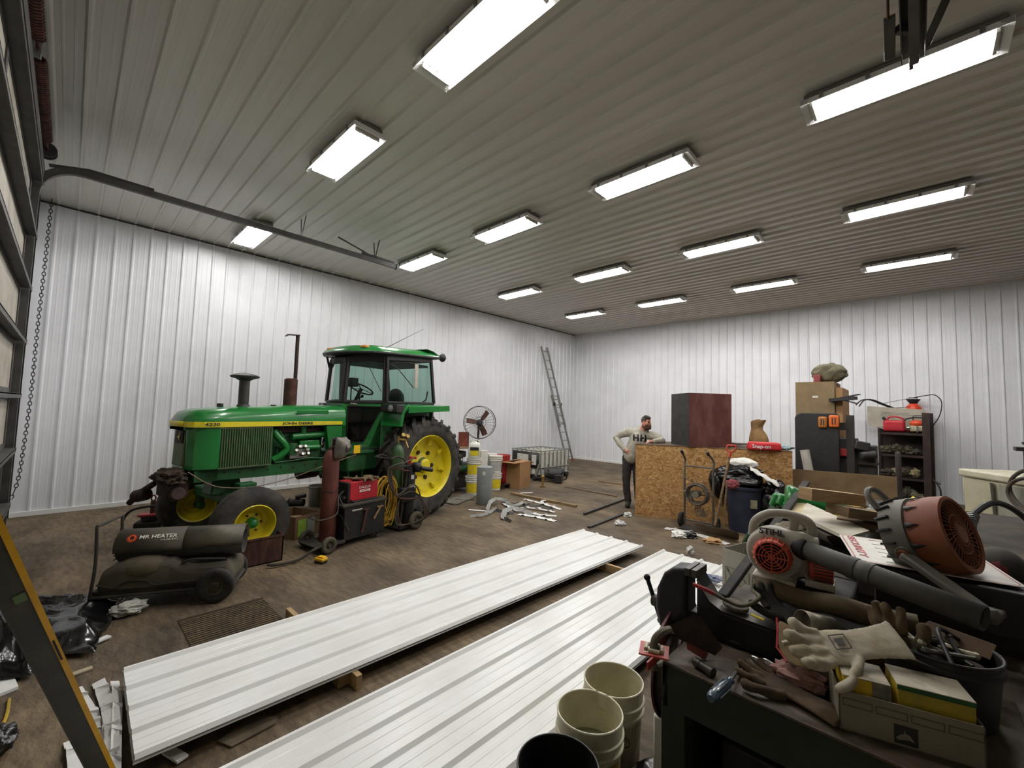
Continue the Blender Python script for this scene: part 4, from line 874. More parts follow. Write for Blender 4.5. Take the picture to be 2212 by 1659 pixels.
for k in range(3):
    a = 2*PI*k/3+.93; d = x_*math.cos(a)+y_*math.sin(a); e = ax.cross(d)
    b = B(); b.loft([[ctr+d*r+e*(w*s)+ax*(tw*s) for s in (-1, 1)]+[ctr+d*r+e*(w*s)+ax*(tw*s+.005) for s in (1, -1)] for r, w, tw in ((.05, .03, .015), (.14, .055, .03), (.31, .06, .025))]); b.build('blade', M_rust, FN, world=True)
b = B(); b.cyl(ctr-ax*.16, ctr+ax*.03, .07, n=18); b.cyl(ctr+ax*.03, ctr+ax*.05, .05, n=16); b.build('motor', M_dark, FN, world=True, bevel=.008)
b = B(); b.cyl(ctr-ax*.1+V((0, 0, -.05)), V((ctr.x-ax.x*.1, ctr.y-ax.y*.1, .04)), .024); b.build('pole', M_rustd, FN, world=True)
b = B(); b.lathe([(0, .06), (.04, .06), (.24, .02), (.25, 0), (0, 0)], 28, Matrix.Translation((ctr.x-ax.x*.1, ctr.y-ax.y*.1, 0))); b.build('base', M_dark, FN, world=True)
# --- pails
def make_pail(name, label, lid=True, body=M_white, lab=M_lyel, col2=None, dark=False, h=.37, r=.15, sc_=1.):
    t = thing(name, label, 'bucket')
    b = B(); pr = [(0, .004), (r*.86, .004), (r*.88, 0), (r*.96, h*.72), (r*1.05, h*.725), (r*1.05, h*.75), (r*.98, h*.755), (r*.985, h*.84), (r*1.06, h*.845), (r*1.06, h*.87), (r, h*.875), (r, h)]
    if not lid: pr += [(r*.975, h), (r*.85, .012), (0, .012)]
    b.lathe(pr, 32); b.build('body', body, t, ang=50)
    if lid: b = B(); b.lathe([(0, h*.985), (r*.9, h*.985), (r*.92, h*1.02), (r*1.07, h*1.02), (r*1.08, h*.95), (r*1.0, h*.95)], 32); b.build('lid', body, t, ang=50)
    if lab is not None:
        b = B(); b.lathe([(r*.894, h*.12), (r*.958, h*.66), (r*.964, h*.66), (r*.90, h*.12)], 16, arc=150, a0=-75); b.build('label', lab, t)
    b = B()
    for s in (-1, 1): b.cyl((0, s*r*.98, h*.80), (0, s*r*1.09, h*.80), .014, n=10)
    b.build('handle_ears', body, t)
    b = B(); b.tube([V((r*1.12*math.sin(a)*.55, r*1.1*math.cos(a), h*.80-r*1.0*math.sin(a)*.72)) for a in [PI*k/12 for k in range(13)]], .0028, 5); b.build('bail_handle', M_steel, t)
    return t
def to_cam(x, y): return math.atan2(-y, -x)
pA = make_pail('bucket', 'lower yellow-labelled white lidded pail, bottom of the stack beside the grey tank'); pA.location = (-6.89, 6.07, 0); pA.rotation_euler = (0, 0, to_cam(-6.89, 6.07)+.1)
dup(pA, (-6.88, 6.08, .385), to_cam(-6.89, 6.07)-.1, 'upper yellow-labelled white lidded pail carrying the white jug')
pB = make_pail('bucket', 'upper white lidded pail with grey print right of the jug stack', lab=mat('grey_print', 'b9bab6', '8f908d', scale=22, rough=.6)); pB.location = (-6.98, 6.82, .385); pB.rotation_euler = (0, 0, to_cam(-7, 6.8))
dup(pA, (-6.97, 6.80, 0), to_cam(-7, 6.8)+.25, 'yellow-labelled white pail under the white pail with grey print')
dup(pB, (-7.35, 7.0, .385), to_cam(-7.2, 6.9), 'white lidded pail half hidden behind the white pail with grey print')
dup(pB, (-7.35, 7.0, 0), to_cam(-7.2, 6.9), 'bottom white pail hidden behind the white pail with grey print')
# white jug
jq = V((-6.88, 6.08, .775)); J = thing('plastic_jug', 'white plastic jug with a yellow and black label on top of the pail stack', 'jug', jq, to_cam(-6.88, 6.08))
b = B(); b.loft([[V((x*sx, y*sy, z)) for x, y in ((-1, -.8), (-.8, -1), (.8, -1), (1, -.8), (1, .8), (.8, 1), (-.8, 1), (-1, .8))] for z, sx, sy in ((0, .08, .12), (.01, .085, .125), (.26, .085, .125), (.30, .07, .10), (.33, .04, .05), (.34, .035, .04))]); b.build('bottle', M_white, J, bevel=.012)
b = B(); b.cyl((0, -.07, .30), (0, -.07, .36), .028); b.build('cap', M_white, J); b = B(); b.tube(spl([(0, -.03, .33), (0, .02, .37), (0, .08, .36), (0, .10, .28)]), .013, 8); b.build('handle', M_white, J)
b = B(); b.bb((.085, -.09, .04), (.088, .09, .15)); b.build('label_yellow', M_lyel, J); b = B(); b.bb((.085, -.09, .15), (.088, .09, .22)); b.build('label_black', M_ink, J)
b = B(); b.bb((-.05, -.10, 0), (.05, .10, .9)); b.v = [v+V((-6.97, 6.42, 0)) for v in b.v]; solo(b, 'white_post', M_white, 'white square plastic post standing between the two pail stacks', 'post', bevel=.01)
# grey tank
g = P(1045, 1088); b = B(Matrix.Translation((g.x, g.y, 0))); b.lathe([(0, 0), (.145, 0), (.15, .01), (.15, .68), (.145, .70), (.13, .71), (0, .72)], 40)
gt = solo(b, 'water_tank', mat('grey_enamel', '8b9190', '7d8382', scale=4, rough=.45), 'plain grey upright cylindrical tank standing on the floor before the pails', 'tank')
b = B(); b.lathe([(.152, .56), (.152, .63), (.153, .63), (.153, .56)], 6, Matrix.Rotation(to_cam(g.x, g.y)-R(15), 4, 'Z'), arc=20); b.build('label', M_white, gt)
# red drum on pallet
dq = V((-7.18, 7.22, 0)); b = B(Matrix.Translation((dq.x, dq.y, .10))); b.lathe([(0, .62), (.19, .62), (.195, .64), (.205, .64), (.205, .61), (.20, .60), (.20, .42), (.21, .415), (.21, .40), (.20, .395), (.20, .22), (.21, .215), (.21, .20), (.20, .195), (.20, .01), (.19, 0), (0, 0)], 32)
solo(b, 'steel_drum', M_red, 'small red steel drum standing between the white pails and the cardboard box', 'drum', ang=50)
b = B(); 
for k in range(3): b.bb((dq.x-.3, dq.y-.28+k*.24, 0), (dq.x+.3, dq.y-.18+k*.24, .08))
for k in range(4): b.bb((dq.x-.3+k*.17, dq.y-.3, .08), (dq.x-.2+k*.17, dq.y+.32, .1))
solo(b, 'pallet', M_rustd, 'dark low wooden pallet under the red drum', 'pallet', smooth=False)
b = B(Matrix.Translation((-7.35, 7.75, 0))); b.lathe([(0, 0), (.10, 0), (.10, .5), (.05, .55), (0, .56)], 16); solo(b, 'yellow_bottle', M_tyel, 'yellow bottle just behind the red drum', 'bottle')
# engine stand with board and rusty can, left of the pails behind the tractor wheel
e0 = V((-7.45, 5.95, 0)); ES = thing('engine_stand', 'cluttered engine stand behind the rear tractor wheel', 'engine', e0)
b = B(); b.box(e0+V((0, 0, .35)), (.45, .5, .5)); b.cyl(e0+V((-.2, -.2, .7)), e0+V((.2, .1, .7)), .14, n=14); b.box(e0+V((.1, .15, .5)), (.3, .3, .25), rot=(0, 0, 30)); b.box(e0+V((0, .05, .8)), (.35, .4, .14)); b.build('engine_block', M_dark, ES, world=True, bevel=.03)
b = B(); b.box(e0+V((.05, .1, .55)), (.5, .35, .06)); b.cyl(e0+V((.25, -.1, .5)), e0+V((.3, .2, .5)), .06, n=12); b.build('green_cover', M_grnd, ES, world=True, bevel=.01)
b = B(); b.box(e0+V((0, .05, .95)), (.6, .8, .03)); b.build('top_board', M_woodd, ES, world=True)
b = B()
for dx in (-.25, .25):
    for dy in (-.25, .35): b.bar(e0+V((dx, dy, 0)), e0+V((dx, dy, .94)), .04, .04)
b.box(e0+V((0, .05, .12)), (.55, .65, .05)); b.build('stand', M_rustd, ES, world=True)
b = B(); b.cyl(e0+V((.15, .25, .3)), e0+V((.2, .25, .36)), .09, n=16); b.sph(e0+V((.2, -.1, .75)), .07, 12); b.sph(e0+V((.22, .05, .68)), .05, 12); b.build('pulleys', M_chrome, ES, world=True)
b = B(Matrix.Translation(e0+V((.02, .28, .966)))); b.lathe([(0, 0), (.12, 0), (.12, .30), (.125, .30), (.125, .31), (.115, .31), (.115, .02), (0, .02)], 24); solo(b, 'metal_pail', mat('red_rust_can', '6d2f22', '8a4a34', scale=7, rough=.7), 'rusty red metal can standing on the board behind the tractor wheel', 'can')
# floor clutter below
b = B(); q = [P(955, 1086), P(1005, 1066), P(1030, 1072), P(985, 1092)]; n_ = 10; rings = []
for i in range(n_+1):
    t = i/n_; rings.append([q[0].lerp(q[1], t).lerp(q[3].lerp(q[2], t), k/n_)+V((0, 0, .012+.014*noise.noise(V((t*5, k*.5, 0))))) for k in range(n_+1)])
b.loft(rings, cap=False, closed=False); solo(b, 'flattened_sack', mat('grey_sack', '77736a', '5c574c', scale=5, rough=.9), 'flattened grey sack on the floor in front of the stacked pails', 'sack', solid=.008)
b = B(); b.tube(spl([P(950, 1084, .01), P(985, 1089, .01), P(1000, 1084, .01), P(1020, 1077, .01), P(1028, 1073, .01)]), .012, 6); b.tube(spl([P(985, 1078, .02), P(1005, 1080, .01), P(1025, 1080, .01)]), .008, 6); solo(b, 'floor_hose', M_hose, 'thin pale hose lying along the flattened sack', 'hose')
# --- tall cardboard box with open flaps
a_, c_, d_ = P(1122, 1057), P(1143, 1051), P(1099, 1051)
u_ = (c_-a_); u_.z = 0; L1 = .50; u_.normalize(); w_ = V((-u_.y, u_.x, 0)); w_ = w_ if w_.dot(d_-a_) > 0 else -w_; L2 = .42; hh = .60
BX = thing('cardboard_box', 'tall brown cardboard box with open flaps in front of the caged tank', 'box', (a_.x, a_.y, 0))
def bxp(s, t, z): return a_+u_*s+w_*t+V((0, 0, z))
b = B(); e_ = .006
for (s0, t0, s1, t1) in ((0, 0, L1, 0), (L1, 0, L1, L2), (L1, L2, 0, L2), (0, L2, 0, 0)): b.add([bxp(s0, t0, 0), bxp(s1, t1, 0), bxp(s1, t1, hh), bxp(s0, t0, hh)], [(0, 1, 2, 3)])
b.add([bxp(0, 0, .004), bxp(L1, 0, .004), bxp(L1, L2, .004), bxp(0, L2, .004)], [(0, 1, 2, 3)]); b.build('carton', mat('tan_carton', '9c764e', '8e6b45', scale=3, rough=.85), BX, world=True, smooth=False, solid=.006)
for (s0, t0, s1, t1, dx, dz) in ((0, 0, 0, L2, -u_*.20, -.0), (0, 0, L1, 0, w_*.16, .02), (L1, 0, L1, L2, u_*.18, -.06), (0, L2, L1, L2, -w_*.17, .03)):
    b = B(); b.add([bxp(s0, t0, hh+.003), bxp(s1, t1, hh+.003), bxp(s1, t1, hh+dz)+dx, bxp(s0, t0, hh+dz)+dx], [(0, 1, 2, 3)]); b.build('flap', mat('tan_carton', 'a97c50'), BX, world=True, smooth=False, solid=.006)
# --- cut-down caged tank
IB = thing('caged_tank', 'cut-down white plastic tank in a galvanised cage near the ladder', 'tank', (-7.13, 8.61, 0))
o_ = V((-7.13, 8.62, 0)); u_ = V((0, 1, 0)); w_ = V((-1, .0, 0))       # u along the right side, w to the left
def ib(s, t, z): return o_+u_*s+w_*t+V((0, 0, z))
LS, LT, Z0, Z1 = 1.22, 1.02, .14, .76
b = B()
for s in (.0, .56, 1.12):
    for t in (0, .46, .92): b.box(ib(s+.05, t+.05, .05), (.10, .10, .09))
for t in (.0, .46, .92): b.box(ib(LS/2, t+.05, .11), (.1, LS, .03))
for s in (.0, .4, .8, 1.12): b.box(ib(s+.05, LT/2, .012), (LT, .1, .024))
b.build('pallet', M_black, IB, world=True, smooth=False)
b = B()
for s0, t0, s1, t1 in ((.03, .03, LS-.03, .03), (LS-.03, .03, LS-.03, LT-.03), (LS-.03, LT-.03, .03, LT-.03), (.03, LT-.03, .03, .03)): b.add([ib(s0, t0, Z0), ib(s1, t1, Z0), ib(s1, t1, Z1-.06), ib(s0, t0, Z1-.06)], [(0, 1, 2, 3)])
b.add([ib(.03, .03, Z0), ib(LS-.03, .03, Z0), ib(LS-.03, LT-.03, Z0), ib(.03, LT-.03, Z0)], [(0, 1, 2, 3)])
b.build('plastic_tank', mat('translucent_poly', 'd2d0c6', 'bebbae', scale=4, rough=.45), IB, world=True, smooth=False, solid=.008)
b = B(); cs = [ib(0, 0, 0), ib(LS, 0, 0), ib(LS, LT, 0), ib(0, LT, 0)]
for i in range(4):
    A_, C_ = cs[i], cs[(i+1) % 4]; n = 7 if i % 2 == 0 else 6
    for z in (Z0, .32, Z1-.01): b.tube([A_+V((0, 0, z)), C_+V((0, 0, z))], .017, 6)
    for k in range(n): p = A_.lerp(C_, k/n); b.tube([p+V((0, 0, Z0)), p+V((0, 0, Z1))], .016, 6)
b.tube([ib(0, .0, Z1), ib(.25, .4, Z1+.10)], .011, 6); b.build('cage', M_galv, IB, world=True)
b = B(); b.add([ib(-.015, .06, .30), ib(-.015, LT-.02, .30), ib(-.015, LT-.02, Z1-.05), ib(-.015, .06, Z1-.05)], [(0, 1, 2, 3)]); sg = b.build('sign_board', M_ink, IB, world=True, solid=.006)
for t0, t1 in ((.14, .30), (.42, .82)):
    b = B(); b.add([ib(-.022, t0, .38), ib(-.022, t1, .38), ib(-.022, t1, .64), ib(-.022, t0, .64)], [(0, 1, 2, 3)]); b.build('label', mat('tank_label', 'cfcdc4', 'b5b3aa', scale=18, rough=.6), IB, world=True)
# black compressor and torch in front of it
cq = P(1190, 1043); CP = thing('air_compressor', 'small black pump with hoses on the floor in front of the caged tank', 'compressor', cq)
b = B(); b.cyl(cq+V((-.25, .1, .2)), cq+V((.15, .3, .2)), .16, n=20); b.box(cq+V((.15, .1, .12)), (.2, .2, .2), rot=(0, 0, 30)); b.build('tank', M_black, CP, world=True, bevel=.02)
b = B(); b.cyl(cq+V((-.45, -.05, .1)), cq+V((-.4, .0, .42)), .03); b.cyl(cq+V((-.1, .0, .3)), cq+V((-.1, 0, .46)), .022); b.build('cylinder_rod', M_chrome, CP, world=True)
b = B(); b.tube(spl([cq+V((.2, .1, .2)), cq+V((.3, .15, .3)), cq+V((.25, .3, .1)), cq+V((.0, .1, .06)), cq+V((-.3, -.1, .1)), cq+V((-.5, -.12, .02))]), .018, 7); b.build('hose', M_black, CP, world=True)
b = B(); 
for k in range(2): b.cyl(cq+V((-.5+k*.2, -.08, .07)), cq+V((-.5+k*.2, .0, .07)), .07, n=16)
b.build('wheels', M_black, CP, world=True)
tq = P(1172, 1052); b = B(); b.cyl(tq+V((0, 0, 0)), tq+V((0, 0, .03)), .07, n=14); b.cyl(tq+V((0, 0, .03)), tq+V((.0, .0, .22)), .025); b.sph(tq+V((0, 0, .24)), .05, 10); solo(b, 'brass_lamp', mat('brass', 'b79a5a'), 'small brass coloured fitting standing before the black pump', 'fitting')
# --- extension ladder against the left wall
LD = thing('extension_ladder', 'tall aluminium extension ladder leaning on the left wall near the far corner', 'ladder', (-9.28, 12.85, 0))
bt, tp = V((-9.27, 12.87, .02)), V((-9.70, 11.70, 4.12)); hw = V((0, .19, 0)); dirL = (tp-bt).normalized()
for sec, (t0, t1, w_, off) in enumerate(((.0, .58, 1.0, V((0, 0, 0))), (.30, 1.0, .86, V((.045, 0, 0))))):
    for s in (-1, 1):
        b = B(); p0, p1 = bt.lerp(tp, t0)+hw*s*w_+off, bt.lerp(tp, t1)+hw*s*w_+off; b.bar(p0, p1, .028, .07, up=(1, 0, 0)); b.build('rail', M_alu, LD, world=True)
    nr = int((t1-t0)*14)
    for k in range(nr):
        c = bt.lerp(tp, t0+(t1-t0)*(k+.5)/nr)+off; b = B(); b.cyl(c-hw*w_, c+hw*w_, .016, n=8); b.build('rung', M_alu, LD, world=True)
for s in (-1, 1): b = B(); b.box(bt.lerp(tp, .50)+hw*s+V((.05, 0, 0)), (.07, .06, .12)); b.build('rung_lock', M_black, LD, world=True, bevel=.01)
for s in (-1, 1): b = B(); b.box(bt+hw*s+V((0, 0, .01)), (.08, .04, .05)); b.build('foot', M_red, LD, world=True)
# --- lumber, rods and offcuts on the floor
def board(p, q, w, h, m, label, z=0., name='lumber_board', cat='lumber'):
    b = B(); b.bar(V((p.x, p.y, z+h/2)), V((q.x, q.y, z+h/2)), w, h, up=(0, 0, 1)); return solo(b, name, m, label, cat, smooth=False)
board(P(1105, 1068), P(1245, 1096), .09, .045, M_woodd, 'long pale lumber board on the floor right of the grey tank')
board(P(1222, 1052), P(1332, 1073), .07, .02, mat('brown_board', '705c44', '59482f', scale=3, rough=.85), 'thin brown board on the floor beyond the long pale lumber board')
board(P(1294, 1041), P(1348, 1049), .05, .04, M_woodd, 'short pale pole on the floor ending at the standing man')
board(P(1262, 1113), P(1357, 1078), .04, .04, M_dark, 'dark steel rod on the floor pointing at the feet of the man', name='steel_rod', cat='rod')
board(P(1272, 1141), P(1352, 1110), .05, .03, M_dark, 'dark steel bar on the floor between the left steel stack and the wooden crate', name='steel_rod', cat='rod')
M_off = mat('offcut_white', 'e4e4e2', 'd6d6d4', scale=4, rough=.35); M_offg = mat('offcut_back', '8d8e8c', '77776f', scale=4, rough=.5)
def offcut(pts, w, m, label, group, bow=0., tilt=0., z=.01, cr=True):
    """crooked strip cut off a ribbed sheet, laid along floor points"""
    P_ = spl([V((p.x, p.y, z+(p.z if p.z > .001 else 0))) for p in pts], 10); rings = []; acc = 0
    for i, p in enumerate(P_):
        d = (P_[min(i+1, len(P_)-1)]-P_[max(i-1, 0)]); d.normalize(); s_ = V((-d.y, d.x, 0)).normalized(); up = V((0, 0, 1)); acc += (P_[i]-P_[i-1]).length if i else 0
        ph = (acc/.23) % 1; hz = (.019 if .42 < ph < .58 else 0) if cr else 0
        s2 = s_*math.cos(tilt)+up*math.sin(tilt); rings.append([p+up*(hz+bow*math.sin(PI*i/len(P_)))-s2*(w/2), p+up*(hz+bow*math.sin(PI*i/len(P_)))+s2*(w/2)+(d*.03 if hz else V((0, 0, 0)))])
    b = B(); b.loft(rings, cap=False, closed=False); zmin = min(v.z for v in b.v)
    if zmin < .002: b.v = [v+V((0, 0, .002-zmin)) for v in b.v]
    return solo(b, 'sheet_offcut', m, label, 'metal offcut', group=group, solid=.0015, smooth=False)
G1 = 'sheet steel offcuts in the pile right of the grey tank'; LB = 'crooked strip of sheet steel in the heap right of the grey tank'
for pts, w, m, bow, tl in (([(1012, 1102), (1060, 1106)], .07, M_off, 0, 0), ([(1016, 1118), (1045, 1117), (1064, 1109), (1072, 1102)], .05, M_offg, .03, .9), ([(1052, 1104), (1062, 1092), (1085, 1089), (1105, 1096)], .07, M_offg, .08, .6),
    ([(1082, 1087), (1120, 1093), (1160, 1097), (1195, 1104)], .06, M_dark, .02, .5), ([(1086, 1088), (1100, 1098), (1118, 1106)], .07, M_off, .02, 0), ([(1064, 1103), (1085, 1110), (1110, 1112)], .05, M_dark, .02, .8),
    ([(1086, 1124), (1092, 1112), (1115, 1107), (1150, 1114)], .09, M_offg, .05, .5), ([(1120, 1102), (1160, 1112), (1202, 1116)], .10, M_off, 0, 0), ([(1120, 1112), (1160, 1118), (1200, 1127)], .11, M_off, 0, 0), ([(1125, 1097), (1160, 1102), (1198, 1108)], .07, M_off, .02, 0),
    ([(1088, 1122), (1096, 1127), (1104, 1130)], .05, M_dark, .01, .9), ([(1100, 1100), (1125, 1096), (1138, 1090)], .06, M_offg, .06, .4), ([(1148, 1075), (1175, 1083), (1172, 1090), (1212, 1102)], .07, M_off, .02, .1), ([(1132, 1079), (1155, 1086), (1180, 1092)], .05, M_off, .01, .2), ([(1124, 1066), (1150, 1070)], .07, M_off, .05, .1)):
    offcut([P(u, v) for u, v in pts], w, m, ('white ' if m == M_off else 'grey-backed ' if m == M_offg else 'dark ')+LB, G1+(' white' if m == M_off else ' grey' if m == M_offg else ' dark'), bow, tl)
# strip and litter near the crate
offcut([P(1437, 1141), P(1500, 1153), P(1572, 1176)], .13, M_off, 'long white ribbed strip on the floor in front of the snow shovel', None, z=.004)
b = B(); q = P(1478, 1158); 
def crumple(name, label, u, v, r, h, m, cat='litter', z=0., seed=0., amp=.45, n=4, fs=2.):
    q = P(u, v, z); b = blob((q.x, q.y, z+h*.45), (r, r, h), n, amp, fs, flat=-h*.44, seed=seed); return solo(b, name, m, label, cat)
crumple('crumpled_paper', 'crumpled white paper on the floor below the white ribbed strip', 1466, 1160, .10, .06, M_paper, seed=2)
crumple('crumpled_film', 'crumpled black plastic on the floor on the white ribbed strip', 1490, 1160, .10, .05, M_bag, seed=5)
crumple('kraft_paper', 'crumpled tan kraft paper at the end of the white ribbed strip', 1540, 1172, .11, .04, mat('kraft', 'b18e62', '9a7850', scale=6, rough=.9), seed=7)
M_poly = mat('clear_film', 'd4d2cc', 'aeb0b0', scale=12, rough=.25)
crumple('plastic_bag', 'small clear plastic bag standing at the corner of the wooden crate', 1356, 1116, .065, .055, M_poly, seed=9)
crumple('plastic_wrap', 'small white plastic wrap on the floor left of the wooden crate', 1339, 1134, .08, .05, M_poly, seed=11)
crumple('plastic_wrap', 'small clear wrap on the floor beyond the right steel stack', 1491, 1197, .045, .07, M_poly, seed=13)
# ================================================================== RIGHT MIDDLE: crate, man, hand truck, bin, far stack, shelf
def osb_mat():
    m = mat('osb', 'a07446', rough=.75); nt = m.node_tree; N = nt.nodes; L = nt.links; b = N['Principled BSDF']
    tc = N.new('ShaderNodeTexCoord'); mp = N.new('ShaderNodeMapping'); mp.inputs['Scale'].default_value = (1, 1, 1.7); L.new(tc.outputs['Object'], mp.inputs[0])
    nz = N.new('ShaderNodeTexNoise'); nz.inputs['Scale'].default_value = 9.; nz.inputs['Detail'].default_value = 3; L.new(mp.outputs[0], nz.inputs['Vector'])
    mx = N.new('ShaderNodeMix'); mx.data_type = 'VECTOR'; mx.inputs[0].default_value = .25; L.new(mp.outputs[0], mx.inputs[4]); L.new(nz.outputs['Color'], mx.inputs[5])
    v = N.new('ShaderNodeTexVoronoi'); v.inputs['Scale'].default_value = 32.; L.new(mx.outputs[1], v.inputs['Vector'])
    r = N.new('ShaderNodeValToRGB'); e = r.color_ramp.elements; e[0].position = 0; e[0].color = (*lin('6e4c29'), 1); e[1].position = 1; e[1].color = (*lin('dab682'), 1); x = r.color_ramp.elements.new(.35); x.color = (*lin('a67a47'), 1); x = r.color_ramp.elements.new(.7); x.color = (*lin('bf955f'), 1)
    L.new(v.outputs['Color'], r.inputs[0]); L.new(r.outputs[0], b.inputs['Base Color']); return m
M_osb = osb_mat()
A_, B_ = V((-3.65, 7.06, 0)), V((-1.48, 8.20, 0)); u = (B_-A_).normalized(); n = V((-u.y, u.x, 0)); HC = 1.26
CR_ = thing('wooden_crate', 'waist-high wooden crate of chipboard panels that the man leans on', 'crate', A_, math.atan2(u.y, u.x))
def CRL(s, t, z): return CR_.matrix_basis @ V((s, t, z))
def cbox(nm, m, a, c, **k): b = B(); b.bb(a, c); return b.build(nm, m, CR_, **k)
cbox('front_panel', M_osb, (0, 0, 0), (2.45, .012, HC), smooth=False)
cbox('side_panel', M_osb, (.36, .012, 0), (.372, 1.2, HC-.02), smooth=False); cbox('side_panel', M_osb, (2.438, .012, 0), (2.45, 1.2, HC-.02), smooth=False)
b = B(); b.prism([(0, .0), (2.45, .0), (2.45, 1.2), (.36, 1.2), (.36, .50), (0, .50)], HC, h0=HC-.018); b.build('top_panel', mat('dark_board', '45392c', '5a4a38', scale=5, rough=.8), CR_, smooth=False)
for s_, t_ in ((.02, .02), (1.2, .02), (2.39, .02), (.02, .45)): cbox('post', M_woodd, (s_, t_+.0, 0), (s_+.04, t_+.05, HC-.02), smooth=False)
# maroon box
mb = thing('plywood_box', 'tall maroon and black plywood box standing on top of the crate', 'box', P(1488, 965, HC))
a0, c0, d0 = P(1488, 965, HC), P(1580, 967, HC), P(1435, 958, HC); uu = (c0-a0); lu = uu.length; uu.normalize(); ww = V((-uu.y, uu.x, 0)); lw = (d0-a0).length*.98; mh = .93
def mq(s, t, z): return a0+uu*s+ww*t+V((0, 0, z))
b = B(); b.loft([[mq(0, 0, 0), mq(lu, 0, 0), mq(lu, lw, 0), mq(0, lw, 0)], [mq(0, 0, mh), mq(lu, 0, mh), mq(lu, lw, mh), mq(0, lw, mh)]]); b.build('box_body', mat('black_ply', '1f1c1b', '34302e', scale=5, rough=.7), mb, world=True, smooth=False)
b = B(); b.loft([[mq(.004, -.008, .0), mq(lu+.0, -.008, .0), mq(lu+.0, .0, .0), mq(.004, .0, .0)], [mq(.004, -.008, mh), mq(lu-.0, -.008, mh-.0), mq(lu, .0, mh), mq(.004, .0, mh)]]); b.build('maroon_face', mat('maroon_ply', '5a2f2b', '8a6357', scale=2.6, rough=.6, amt=(.42, .85), stretch=(1.6, 1.6, .7)), mb, world=True, smooth=False)
# things on the crate
q = P(1640, 966, HC); rings = []
for k, (z, r1, r2, dx) in enumerate(((0, .15, .12, 0), (.10, .17, .13, 0), (.22, .15, .11, -.01), (.30, .10, .07, -.03), (.36, .09, .05, -.04), (.44, .13, .06, -.02), (.50, .11, .05, .02), (.46, .05, .02, .02))):
    rings.append([V((q.x+dx, q.y, q.z+z))+u*(r1*math.cos(a)*(1+.22*noise.noise(V((k*.9, a*1.5, 3)))))+n*(r2*math.sin(a)*(1+.3*noise.noise(V((k*.9, a*1.7, 8)))))+V((0, 0, .10*noise.noise(V((k*.7, a*1.2, 1)))*(k > 2))) for a in [2*PI*j/16 for j in range(16)]])
b = B(); b.loft(rings); solo(b, 'paper_bag', mat('kraft_bag', '9d7c50', '7c6040', scale=8, rough=.9), 'crumpled brown paper bag standing on the crate behind the red bag', 'bag', sub=1, ang=60, origin=(q.x, q.y, q.z))
rb = thing('tool_bag', 'flat red bag with white script lettering lying on the crate', 'bag', P(1650, 972, HC), math.atan2(u.y, u.x))
b = B(); b.box((0, 0, .065), (.50, .22, .13), taper=.9); b.build('bag_body', mat('bag_red', 'd02a2f', 'b7252b', scale=6, rough=.55), rb, bevel=.035, seg=4)
f_ = rb.matrix_basis.to_3x3() @ V((0, -1, .25)); text('Snap-on', .085, M_lett, rb, rb.matrix_basis @ V((-.2, -.112, .06)), u, V((0, 0, 1))+f_*-.1, bold=.001)
q = P(1597, 966, HC)
for k in range(3): b = B(); b.box((q.x, q.y, q.z+.012+.026*k), (.24, .17, .022), rot=(0, 0, 20+k*12)); solo(b, 'magazine', mat('paper_stack_%d' % k, ('8d877c', 'a7a196', '706a62')[k], rough=.7), 'magazine in the small stack right of the maroon box, %s' % ('bottom', 'middle', 'topmost')[k], 'magazine', bevel=.002)
q = P(1697, 972, HC); b = blob((q.x, q.y, q.z+.035), (.11, .08, .05), 3, .4, 2., flat=-.035, seed=12.); solo(b, 'blue_rag', mat('pale_blue', '9fb1b5', '7f9297', scale=8, rough=.8), 'small pale blue rag at the right end of the crate top', 'rag')
# ------------------------------------------------------------------ the man
OM = P(1367, 1093); fwd = V((-OM.x, -OM.y, 0)).normalized(); lat = V((-fwd.y, fwd.x, 0))          # lat -> to the right in the picture
MN = thing('person', 'bearded man in a grey hooded sweatshirt and dark trousers leaning on the chipboard crate', 'person', OM, 0)
def m_(s, f, z): return OM+lat*s+fwd*f+V((0, 0, z))
def chain(b, pts, rad, n=14):
    q = [m_(*p) for p in pts]; b.tube(q, rad, n); [b.sph(q[i], rad[i], n) for i in range(len(q))]
def ell(b, c, r, rot=(0, 0, 0)):      # ellipsoid in body axes
    Mx = Matrix(((lat.x, fwd.x, 0, 0), (lat.y, fwd.y, 0, 0), (0, 0, 1, 0), (0, 0, 0, 1))); Mx.translation = m_(*c)
    b.sph((0, 0, 0), r, 18, M=Mx @ Euler([R(a) for a in rot]).to_matrix().to_4x4())
pel, che, nek, hd = (-.03, 0, .97), (.07, .02, 1.28), (.17, .06, 1.47), (.235, .10, 1.635)
sl, el, wl_ = (-.10, .02, 1.43), (-.33, -.06, 1.31), (-.17, .10, 1.10)
sr, er, wr = (.36, .05, 1.38), (.52, .22, 1.30), (.37, .40, 1.30)
hl, kl, al = (-.11, .0, .93), (-.13, .05, .50), (-.09, .06, .09)
hr, kr, ar = (.07, .0, .93), (.08, .03, .50), (.10, -.02, .09)
b = B(); chain(b, [pel, (.02, .01, 1.12), che, (.12, .03, 1.40)], [.12, .11, .125, .10]); chain(b, [nek, hd], [.062, .06]); chain(b, [sl, el, wl_], [.058, .043, .03]); chain(b, [sr, er, wr], [.058, .043, .03]); chain(b, [(.12, .03, 1.40), sl], [.08, .06]); chain(b, [(.12, .03, 1.40), sr], [.08, .06])
chain(b, [hl, kl, al], [.088, .058, .04]); chain(b, [hr, kr, ar], [.088, .058, .04])
